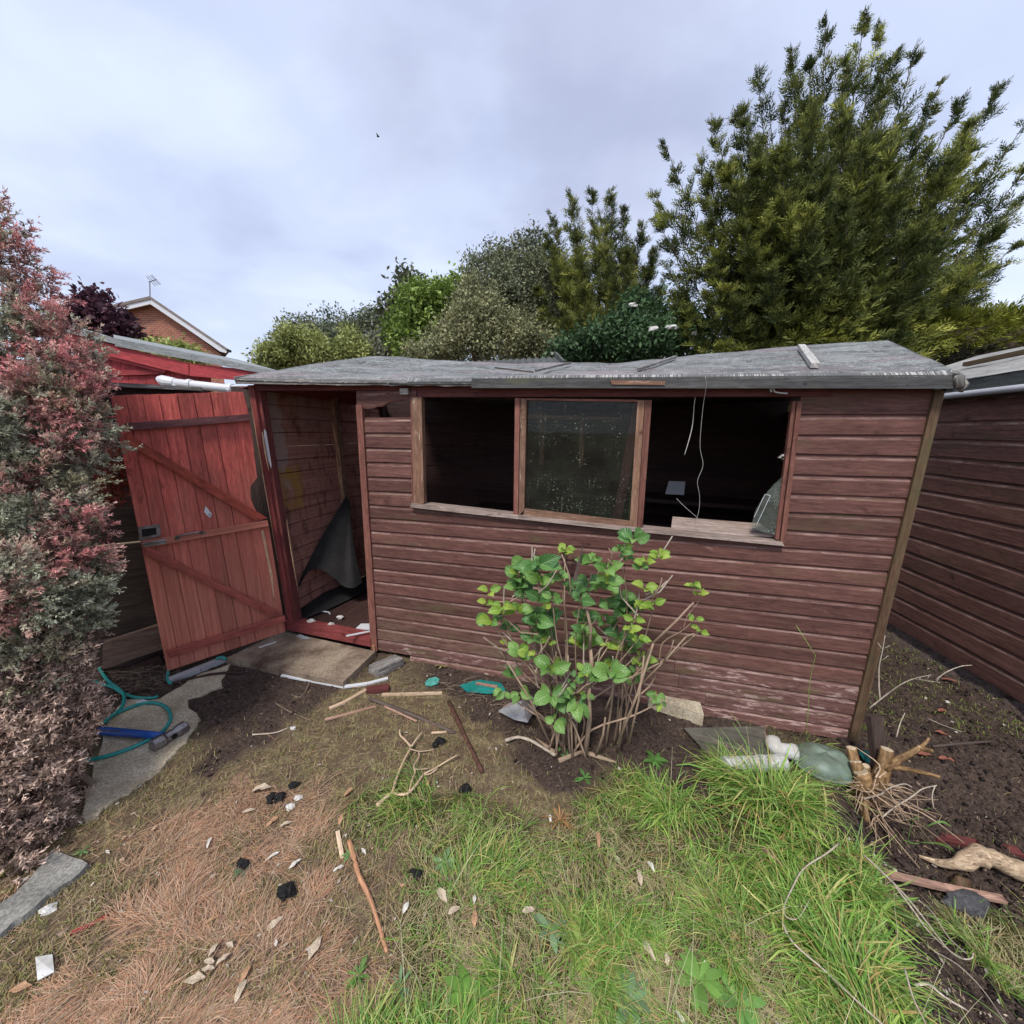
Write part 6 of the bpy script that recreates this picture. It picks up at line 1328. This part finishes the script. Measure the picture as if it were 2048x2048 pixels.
c = G(1647, 1530); mb = MB(); r = .135; n, m_ = 20, 7; b0 = len(mb.v)
for j in range(m_ + 1):
    ph = (math.pi / 2) * j / m_
    for k in range(n): th = 2 * math.pi * k / n; mb.v.append(c + V3(r * math.cos(th) * math.cos(ph) ** .8, r * .8 * math.sin(th) * math.cos(ph) ** .8, (.064 + .008 * math.cos(3 * th)) * math.sin(ph) + .012))
for j in range(m_):
    for k in range(n): mb.f.append([b0 + j * n + k, b0 + j * n + (k + 1) % n, b0 + (j + 1) * n + (k + 1) % n, b0 + (j + 1) * n + k]); mb.t.append(None)
dome = thing('plastic_dome', 'green-grey plastic dome lying beside the cut stump', 'dome', c); part('shell', mb, M_dome, dome, smooth=True)
mb = MB(); mb.tube([c + V3(r * 1.03 * math.cos(t), r * .83 * math.sin(t), .012) for t in np.linspace(0, 6.283, 25)], .008, 6, False); part('rim', mb, M_dome, dome, smooth=True)
sheetlet('plastic_scrap', 'bit of teal plastic showing behind the cut stump', 'plastic piece', [(1716, 1508), (1735, 1505), (1741, 1515), (1738, 1530), (1724, 1528)], M_teal, .03, .03, 6, .004)
# stump
st = G(1725, 1570); stump = thing('tree_stump', 'torn up tree stump with sawn stubs and tangled pale roots', 'stump', st); bB = lambda X, Y: (1548 + .2588 * X, 1250 + .2588 * Y)
SV = nrm((st - EYE) * V3(1, 1, 0))
def sp_(X, Y, dj=0.): return onplane(*bB(X, Y), st + SV * dj, SV)
mb = MB(); mb.tube(smooth_path([sp_(660, 1420, .02), sp_(680, 1330), sp_(680, 1230), sp_(690, 1180)], 3), [.05, .062, .058, .052, .05, .05, .048, .046, .044, .042][:10], 9); part('root_crown', mb, M_root, stump, grain=UZ, smooth=True)
for (pts, r0, r1) in [([(660, 1200, .0), (620, 1050, .02), (598, 950, .03)], .026, .020), ([(680, 1210, -.03), (650, 1120, -.03), (628, 1055, -.02)], .030, .024), ([(690, 1260, -.04), (690, 1180, -.05), (672, 1135, -.05)], .036, .030), ([(720, 1230, .0), (720, 1140, .02), (705, 1090, .02)], .022, .018), ([(760, 1330, .0), (800, 1220, .0), (850, 1100, .01), (872, 960, .03)], .040, .024),
                      ([(860, 1110, .0), (930, 1060, .0), (1040, 1000, .02), (1130, 945, .04)], .018, .010), ([(1125, 950, .04), (1175, 905, .06), (1200, 872, .07)], .008, .004), ([(1125, 950, .04), (1180, 965, .03), (1228, 972, .02)], .010, .007), ([(920, 1095, .0), (1000, 1110, .0), (1150, 1140, -.02), (1285, 1175, -.03)], .013, .006), ([(560, 1180, -.02), (500, 1100, -.02), (440, 1015, -.02)], .013, .010), ([(690, 1330, -.05), (700, 1430, -.08), (718, 1545, -.10)], .018, .016)]:
    P = [sp_(*q) for q in pts]; mb = MB(); Q = smooth_path(P, 3); mb.tube(Q, list(np.linspace(r0, r1, len(Q))), 8); part('root_stub', mb, M_root, stump, grain=P[-1] - P[0], smooth=True)
    if r1 > .009: mb = MB(); d = nrm(Q[-1] - Q[-2]); mb.tube([Q[-1] - d * .003, Q[-1] + d * .003], [r1 * .99, r1 * .93], 8); part('cut_face', mb, M_cut, stump)
g = np.random.default_rng(81)
mb = MB()
for k in range(16): mb.lump(sp_(640 + 110 * g.random(), 1240 + 190 * g.random(), .0 + .03 * g.random()), .03 + .02 * g.random(), 700 + k, .8, .7, 7, 5)
part('root_ball', mb, M_darkstick, stump, 'earthy brown root mat', smooth=False)
for k in range(150):
    a = sp_(600 + 260 * g.random(), 1180 + 330 * g.random(), -.06 + .08 * g.random()); az = g.random() * 6.28; l = .05 + .17 * g.random(); d = V3(math.cos(az), math.sin(az) - .5, -.45 + .75 * g.random()); b = a + d * l * .5 + V3(0, 0, .02); e = b + nrm(d + g.normal(size=3) * .6) * l * .6
    e[2] = max(e[2], float(gz(e[0], e[1])) + .004); mb = MB(); Q = smooth_path([a, b, e], 3); mb.tube(Q, list(np.linspace(.0032, .0012, len(Q)) * (.6 + .9 * g.random())), 4, False); part('fine_root', mb, M_rootfine, stump, grain=d, smooth=True)
mb = MB(); mb.beam(sp_(820, 1120, .06), sp_(775, 700, .10), .06, .03, side=RW[:, 0]); solo('dark_plank', 'dark rotten plank standing upright behind the cut stump', 'plank', mb, M_sleeper, grain=UZ)
for nm, lab, pts, r in [('bare_twig', 'upright bare twig with side shoots between the sheds', [(820, 580, .2), (812, 480, .2), (812, 330, .2), (838, 200, .2), (858, 80, .2)], .0035), ('bare_twig', 'arching pale twig reaching right towards the neighbouring shed', [(740, 640, .15), (880, 530, .2), (980, 460, .2), (1080, 415, .22), (1215, 385, .25)], .0035), ('bare_twig', 'second arching twig touching the neighbouring shed boards', [(1250, 425, .3), (1330, 365, .3), (1440, 320, .32), (1530, 310, .34)], .003), ('bare_twig', 'bent grey twig rising right of the stump from the soil', [(830, 1490, -.1), (930, 1410, -.06), (1060, 1330, -.03), (1150, 1265, 0), (1260, 1240, .02)], .0042), ('bare_twig', 'pale kinked twig sticking out right of the stump', [(660, 1350, -.08), (820, 1310, -.06), (870, 1270, -.05), (1000, 1228, -.03), (1065, 1252, -.02)], .004), ('bare_twig', 'thin twig hanging down from the bent grey twig', [(1245, 1240, .02), (1222, 1320, .0), (1235, 1420, -.03)], .003), ('bare_twig', 'short leaning twig on the mossy soil behind the stump', [(945, 870, .2), (975, 760, .22), (1012, 680, .25)], .003), ('bare_twig', 'straight dry twig lying on the moss between the sheds', [(1180, 720, .5), (1310, 775, .45), (1450, 825, .4)], .003)]:
    P = [sp_(*q) for q in pts]
    for p in P: p[2] = max(p[2], float(gz(p[0], p[1])) + .006)
    mb = MB(); Q = smooth_path(P, 4); mb.tube(Q, list(np.linspace(r, r * .5, len(Q))), 5)
    if 'upright' in lab:
        for (a, b) in [((840, 190), (800, 135)), ((840, 185), (895, 160)), ((822, 280), (884, 237))]: mb.tube([sp_(*a, .2), sp_(*b, .2)], [.0022, .0014], 4)
    if 'arching pale' in lab:
        for (a, b) in [((1080, 415), (1285, 445)), ((1130, 400), (1118, 430)), ((1200, 385), (1180, 432)), ((1250, 440), (1270, 420))]: mb.tube([sp_(*a, .22), sp_(*b, .22)], [.0022, .0014], 4)
    solo(nm, lab, 'twig', mb, M_deadstem, smooth=True)
# driftwood log, grey stone
mb = MB(); P = [G(1838, 1712, .02), G(1880, 1726, .03), G(1920, 1727, .04), G(1952, 1712, .06), G(1985, 1716, .06), G(2020, 1734, .045), G(2075, 1752, .04)]; Q = smooth_path(P, 4); g = np.random.default_rng(5)
mb.tube(Q, list(np.interp(np.linspace(0, 1, len(Q)), [0, .15, .3, .5, .7, 1], [.006, .012, .02, .036, .034, .036]) * (1 + .1 * g.normal(size=len(Q)))), 10); solo('driftwood_log', 'pale weathered knotty log lying on the dark soil at right', 'log', mb, M_log, grain=P[-1] - P[0], smooth=True)
mb = MB(); q = G(1932, 1812); mb.lump(q + UZ * .02, (.085, .04, .03), 4, 1, .25, 10, 6); solo('grey_stone', 'flat dark grey stone beside the pinkish lath on the soil', 'stone', mb, M_burlap)
mb = MB(); q = G(1918, 1772); mb.lump(q + UZ * .015, (.035, .025, .03), 6, 1, .4, 9, 6); solo('moss_clod', 'rounded mossy clod under the driftwood log', 'clod', mb, M_trim, smooth=True)
# clods, stones
for (x, y, r, lab) in [(931, 1580, 11, 'black clod of soil near the rusty rod tip'), (829, 1750, 13, 'large black clod on the lawn right of the long tan stick'), (555, 1597, 14, 'black crumpled lump on the dead grass beside the white stone'), (583, 1576, 9, 'small black lump just above the white stone'), (881, 1487, 10, 'small dark clod below the end of the dark pole'), (575, 1790, 20, 'dark nest of old thatch in the dead grass left of the long tan stick'), (485, 1735, 14, 'dark tuft of rotten stems on the dead grass')]:
    mb = MB(); c = G(x, y); s = r / ppm(c); g = np.random.default_rng(int(x))
    for k in range(7): mb.lump(c + V3(g.normal() * .4, g.normal() * .35, .35 + .3 * g.random()) * s, s * (.4 + .3 * g.random()), int(x) + k, .7, .6, 7, 5)
    solo('soil_clod', lab, 'clod', mb, M_black)
for (x, y, r, lab) in [(597, 1597, 8, 'round white stone on the thin grass'), (581, 1616, 9, 'pale cracked stone just below the round white stone'), (586, 1458, 6, 'small white stone left of the cream laths'), (98, 1822, 14, 'white flat stone against the kerb slab edge'), (1894, 1405, 5, 'white pebble on the moss between the sheds')]:
    mb = MB(); c = G(x, y); s = r / ppm(c); mb.lump(c + UZ * s * .3, (s, s * .8, s * .5), int(x), 1, .3, 9, 6); solo('stone', lab, 'stone', mb, M_stone)
# dry leaves: curled little sheets
M_dl = [plain('pale_dry_leaf', (.58, .47, .34), .8, .12, 40), plain('tan_dry_leaf', (.52, .30, .17), .8, .15, 40), plain('white_petal_leaf', (.68, .64, .56), .8, .1, 40), plain('purple_dry_leaf', (.22, .12, .12), .8, .15, 40), plain('red_dry_leaf', (.34, .12, .08), .8, .15, 40)]
def dry_leaf(x, y, L, ang, kind, lab, wr=.42, nm='dry_leaf'):
    c = G(x, y, .012); s = L / ppm(c) * .92; g = np.random.default_rng(int(x * 3 + y)); a = math.radians(ang); d = V3(math.cos(a), math.sin(a), 0); e = V3(-d[1], d[0], 0); mb = MB(); n = 5; V = []
    for i in range(n + 1):
        t = i / n; w = wr * (math.sin(math.pi * (t * .9 + .06)) ** .8) / 2 * (.55 + .7 * g.random())
        for k in (-1, 0, 1): V.append(c + (d * (t - .5) + e * k * w + UZ * (.10 * abs(k) * g.random() + .12 * math.sin(t * 3.1) + .02)) * s)
    b = len(V); V += [v - UZ * .0012 for v in V]; F = [(i * 3 + k, i * 3 + k + 1, i * 3 + k + 4, i * 3 + k + 3) for i in range(n) for k in (0, 1)]; F += [tuple(b + q for q in f[::-1]) for f in F]
    mb.add(V, F); solo(nm, lab, 'leaf', mb, M_dl[kind], grain=d)
for a in [(524, 1579, 38, 15, 0, 'long pale leaf left of the black lumps on the dead grass'), (498, 1623, 26, 20, 0, 'pale pointed leaf below the long pale leaf'), (572, 1649, 24, 25, 0, 'narrow pale leaf below the cracked stone'), (545, 1644, 26, 60, 1, 'curled orange leaf beside the narrow pale leaf'), (698, 1585, 26, 60, 1, 'fluffy pinkish seed head leaf on the green patch'), (682, 1638, 26, 95, 1, 'tan curled leaf just above the short pale lath'), (545, 1714, 26, 40, 2, 'broad pale leaf in the middle of the dead grass'), (590, 1729, 26, 50, 2, 'curled whitish leaf left of the short pale lath'), (677, 1738, 22, 35, 2, 'whitish leaf at the foot of the short pale lath'), (727, 1703, 18, 140, 2, 'small triangular white leaf right of the long tan stick'),
          (551, 1848, 34, 50, 0, 'oval pale leaf left of the lower end of the long tan stick'), (631, 1897, 42, 78, 0, 'large upright pale leaf near the lower end of the tan stick'), (812, 1815, 22, 70, 2, 'small white leaf right of the tan stick on thin grass'), (883, 1791, 38, -45, 0, 'long buff leaf below the purple leaf on the lawn'), (908, 1822, 28, 30, 0, 'buff leaf lower right of the long buff leaf'), (949, 1799, 16, 90, 2, 'tiny white petal right of the buff leaves'), (949, 1838, 30, 95, 1, 'orange-tan leaf in the green grass edge'), (896, 1761, 30, 5, 3, 'purple-brown leaf right of the large black clod'), (807, 1772, 15, 0, 1, 'small orange leaf below the large black clod'), (857, 1566, 17, 80, 1, 'pinkish bud scale beside the forked branch'),
          (427, 1900, 24, 80, 0, 'upper left leaf of the pale cluster on the dead grass'), (459, 1891, 22, -20, 0, 'upper right leaf of the pale cluster on the dead grass'), (447, 1918, 26, 45, 0, 'slanted leaf at the right of the pale cluster'), (418, 1924, 24, -5, 0, 'narrow leaf at the left of the pale cluster'), (416, 1939, 26, 5, 0, 'lowest leaf of the pale cluster'), (389, 1961, 42, 10, 0, 'long pale leaf below the cluster'), (490, 1950, 32, 85, 1, 'buff leaf above the oval pale leaf at bottom'), (481, 1984, 38, 92, 0, 'oval pale leaf near the bottom edge'), (424, 1841, 26, 35, 1, 'faint pinkish leaf half hidden in the dead grass'), (41, 1978, 38, 15, 1, 'bright orange leaf at the bottom left corner'), (418, 1686, 24, 110, 2, 'torn pale leaf at the top of the dead grass'),
          (1197, 1680, 32, 80, 1, 'tan leaf standing in the upper lawn'), (1302, 1733, 22, 110, 2, 'small white leaf in the middle of the lawn'), (1279, 1756, 32, 85, 0, 'pale leaf just below the small white leaf in the lawn'), (1100, 1638, 18, 95, 2, 'small white leaf at the top edge of the lawn'), (1296, 1900, 42, 115, 0, 'large pale leaf in the lower lawn'), (1334, 1918, 24, 70, 0, 'crinkled pale leaf right of the large lawn leaf'), (1411, 1928, 16, 60, 2, 'tiny white clover flower leaf in the lower lawn'), (1057, 1822, 28, 10, 0, 'faint buff leaf in the lawn left of centre'), (1360, 2035, 24, 120, 2, 'white leaf at the bottom edge of the lawn'),
          (1885, 1422, 22, 10, 4, 'red-brown leaf nearest the white pebble between the sheds'), (1850, 1510, 26, -10, 4, 'dull red leaf on soil behind the stump branches'), (1893, 1520, 28, -15, 4, 'rusty leaf right of the dull red leaf'), (1900, 1362, 24, -40, 4, 'red leaf at the foot of the neighbouring shed'), (1882, 1467, 20, -30, 4, 'small red leaf on the moss right of the stump')]:
    dry_leaf(*a)
# bits on the shed floor
for k, (x, y, r, lab) in enumerate([(588, 1241, 12, 'pale block of rubble just inside the shed doorway'), (623, 1245, 8, 'pinkish bit of rubble on the doorway floor'), (679, 1237, 7, 'small white bit of rubble on the shed floor'), (662, 1250, 6, 'smallest chip on the shed floor near the threshold')]):
    c = gnd(x, y, .13); s = r / ppm(c); mb = MB(); mb.lump(c + UZ * s * .4, (s, s * .7, s * .55), k, 1, .35, 8, 5); solo('rubble', lab, 'rubble', mb, M_stone)
mb = MB(); P = [gnd(627, 1227, .132), gnd(640, 1223, .132), gnd(656, 1224, .132), gnd(660, 1228, .132)]; mb.tube(smooth_path(P, 3), .006, 5); solo('plastic_strip', 'curved white strip on the shed floor by the felt', 'strip', mb, M_white)
mb = MB(); mb.beam(gnd(692, 1272, .152), gnd(742, 1262, .15), .014, .006); solo('plastic_strip', 'straight white lath lying on the threshold', 'strip', mb, M_white)
mb = MB(); P = [gnd(712, 1256, .135), gnd(722, 1247, .135), gnd(741, 1247, .135), gnd(742, 1258, .135)]; mb.slab(P, UZ, .01); solo('paper_sheet', 'white scrap of board inside the doorway against the wall', 'scrap', mb, M_white)
mb = MB(); a = gnd(590, 1272, .05); mb.slab([gnd(592, 1272, .05), gnd(606, 1278, .05), gnd(622, 1277, .055), gnd(600, 1268, .06)], UZ, .004); solo('plastic_scrap', 'crumpled clear wrapper at the back of the paving slab', 'wrapper', mb, M_bag)
mb = MB(); mb.beam(gnd(750, 1309, .0), gnd(748, 1309, 0) + UZ * .075, .02, .02); solo('timber_wedge', 'small tan wedge leaning at the left end of the wall', 'wedge', mb, M_brownstick, grain=UZ)
# weeds and long stems
def rosette(x, y, r, n, label, cs, seed, up=.35, ratio=.28):
    g = np.random.default_rng(seed); c = G(x, y, .01); s = r / ppm(c); root = thing('weed', label, 'weed', c); az = np.arange(n) / n * 6.283 + g.normal(size=n) * .3; el = up * g.random(n) + .1
    D = np.stack([np.cos(az) * np.cos(el), np.sin(az) * np.cos(el), np.sin(el)], 1); L = s * (.65 + .5 * g.random(n)); P = np.tile(c, (n, 1)); S_ = norm_rows(np.cross(D, V3(0, 0, 1))); VV = []
    ts = np.linspace(0, 1, 6); C = P[:, None] + D[:, None] * (L[:, None] * ts)[..., None]; C[..., 2] -= .35 * (L[:, None] * ts ** 2.2); C[..., 2] = np.maximum(C[..., 2], c[2])
    Wd = (L * ratio)[:, None] * np.array([.18, .5, .9, 1., .72, .06]); v, f = ribbons(C, Wd, S_); col = np.array(cs) * (.7 + .6 * g.random((n, 1))); crown('leaves', root, v, f, col, M_leaf)
for k, a in enumerate([(717, 1952, 34, 26, 'feathery green weed tuft at the bottom edge of the dead grass', (.14, .26, .06)), (800, 1975, 42, 9, 'broad-leaved grey-green weed right of the feathery tuft', (.13, .21, .10)), (890, 1725, 30, 12, 'pale star-shaped weed on the lawn right of the tan stick', (.17, .27, .12)), (700, 1708, 18, 8, 'small weed between the tan stick and pale lath', (.14, .26, .09)), (1165, 1895, 50, 16, 'yellow-green dandelion rosette in the lower lawn', (.26, .34, .08)), (1260, 2000, 55, 14, 'large grey-green weed at the bottom middle of the lawn', (.16, .26, .12)), (940, 1990, 60, 22, 'bright green leafy weed patch at the bottom of the lawn', (.15, .30, .05)), (1400, 1960, 55, 18, 'leafy clover weed right of the dandelion rosette', (.18, .34, .07)), (1100, 1860, 40, 12, 'pale sage-coloured weed left of the dandelion', (.18, .27, .14)), (1310, 1520, 26, 14, 'small green weed on the soil right of the hydrangea', (.10, .22, .05)), (1170, 1555, 22, 8, 'low green weed at the hydrangea foot', (.09, .2, .05)), (165, 1703, 16, 5, 'two-leaved seedling beside the kerb slab', (.12, .24, .08)), (885, 1330, 18, 7, 'dry weed sprout at the foot of the shed wall', (.30, .26, .12)), (485, 1740, 20, 9, 'dull green weed in the dead grass', (.12, .16, .08)), (1120, 1640, 40, 20, 'rusty orange grass tussock at the top of the lawn', (.42, .22, .09)), (1480, 2010, 60, 16, 'clover patch at the bottom right of the lawn', (.16, .32, .08))]):
    rosette(a[0], a[1], a[2], a[3] , a[4], a[5], 400 + k, up=.9 if 'tussock' in a[4] or 'feathery' in a[4] else .45, ratio=.07 if 'tussock' in a[4] else .14 if 'feathery' in a[4] else .3)
bF = lambda X, Y: (1500 + .28364 * X, 1548 + .28364 * Y)
def stemline(label, pts, r=.0022, lift=None, cat='stem', nm='straw_stalk'):
    P = [G(*bF(X, Y), z + .03) for X, Y, z in pts]; r *= 1.25; mb = MB(); Q = smooth_path(P, 4); mb.tube(Q, list(np.linspace(r, r * .6, len(Q))), 5); solo(nm, label, cat, mb, M_deadstem, smooth=True)
stemline('long straight straw stem crossing the lower right lawn', [(225, 1040, .05), (300, 1185, .06), (520, 1380, .06), (700, 1550, .06), (960, 1790, .05)], .0028)
stemline('bent straw stem hooked above the long straight stem', [(625, 490, .10), (540, 560, .10), (380, 665, .09), (300, 800, .08), (240, 940, .06), (260, 1010, .05), (340, 1015, .05), (420, 885, .06)], .0024)
stemline('straw stem slanting along the edge of the dug soil', [(800, 570, .10), (920, 680, .10), (1080, 840, .09), (1220, 1010, .08), (1390, 1230, .06), (1490, 1300, .04), (1560, 1300, .04), (1575, 1260, .05)], .0026)
stemline('second straw stem beside the dug soil edge', [(1000, 760, .1), (1150, 960, .1), (1260, 1110, .08), (1400, 1240, .06), (1500, 1300, .04)], .0022)
stemline('thin straw stem across the dug soil at bottom right', [(1190, 890, .08), (1290, 980, .07), (1400, 1150, .05), (1530, 1270, .04)], .0018)
stemline('long fine straw stem falling into the dug soil', [(1300, 1250, .05), (1470, 1350, .03), (1640, 1520, .02), (1800, 1750, .02)], .0018)
stemline('upright straw stem with a seed bulb near the soil edge', [(1090, 1370, .09), (1120, 1480, .09), (1155, 1590, .08), (1240, 1763, .06)], .002)
stemline('curled dry stem on the dug soil at the bottom', [(1165, 1490, .05), (1260, 1480, .05), (1330, 1540, .04), (1400, 1590, .03), (1520, 1660, .03)], .0034)
# tall grass stalk against the shed
mb = MB(); P = [Wp(1615, 1440, .12), Wp(1618, 1380, .12), Wp(1624, 1340, .12), Wp(1631, 1311, .12), Wp(1592, 1250, .11)]; P.insert(0, G(1606, 1475)); mb.tube(smooth_path(P[:-1], 3) + [P[-1]], .0018, 5); solo('grass_stalk', 'tall kinked green grass stalk against the right end of the shed wall', 'grass stalk', mb, plain('green_stalk', (.22, .30, .07), .6), smooth=True)
g = np.random.default_rng(91)
gr = thing('grass_clump', 'broad arching grass blades growing right of the stump', 'grass clump', G(1815, 1700)); VV = []
for (pts, w) in [([(1040, 1650), (1060, 1560), (1120, 1450), (1230, 1412)], .012), ([(1130, 1640), (1180, 1560), (1290, 1520), (1370, 1555)], .013), ([(1000, 1660), (1100, 1690), (1220, 1640), (1300, 1570)], .008), ([(1150, 1680), (1280, 1690), (1380, 1740), (1420, 1790)], .007), ([(980, 1700), (1010, 1560), (1060, 1500), (1140, 1490)], .008)]:
    P = smooth_path([onplane(*bB(X, Y), G(1815, 1690) , VIEW) for X, Y in pts], 4); P = np.array(P); n = len(P); t = np.linspace(0, 1, n); Wd = w * np.sin(np.pi * (.12 + .86 * t)) ** .7; v, f = ribbons(P[None], Wd[None], norm_rows((RW[:, 0] * .6 + RW[:, 1] * -.5 + g.normal(size=3) * .2)[None])); me = np_mesh('blade', v, f, 1, np.array([[.14, .27, .06]]), ORG[gr]); link('blade', me, M_grass, gr)
# bird
bp = aty(756, 273, 30.); bird = thing('bird', 'tiny dark bird high in the cloudy sky', 'bird', bp)
mb = MB(); mb.tube([bp + V3(-.09, 0, .01), bp + V3(-.05, 0, 0), bp + V3(.03, 0, 0), bp + V3(.09, 0, .01), bp + V3(.11, 0, .01)], [.01, .032, .035, .02, .008], 8)
for s in (-1, 1): mb.add([bp + V3(-.06, 0, .02), bp + V3(.06, 0, .02), bp + V3(-.02, s * .2, .07), bp + V3(-.05, s * .2, .06), bp + V3(0, s * .1, .06)], [(0, 1, 4), (1, 2, 4), (4, 2, 3), (0, 4, 3)])
part('body', mb, M_black, bird)
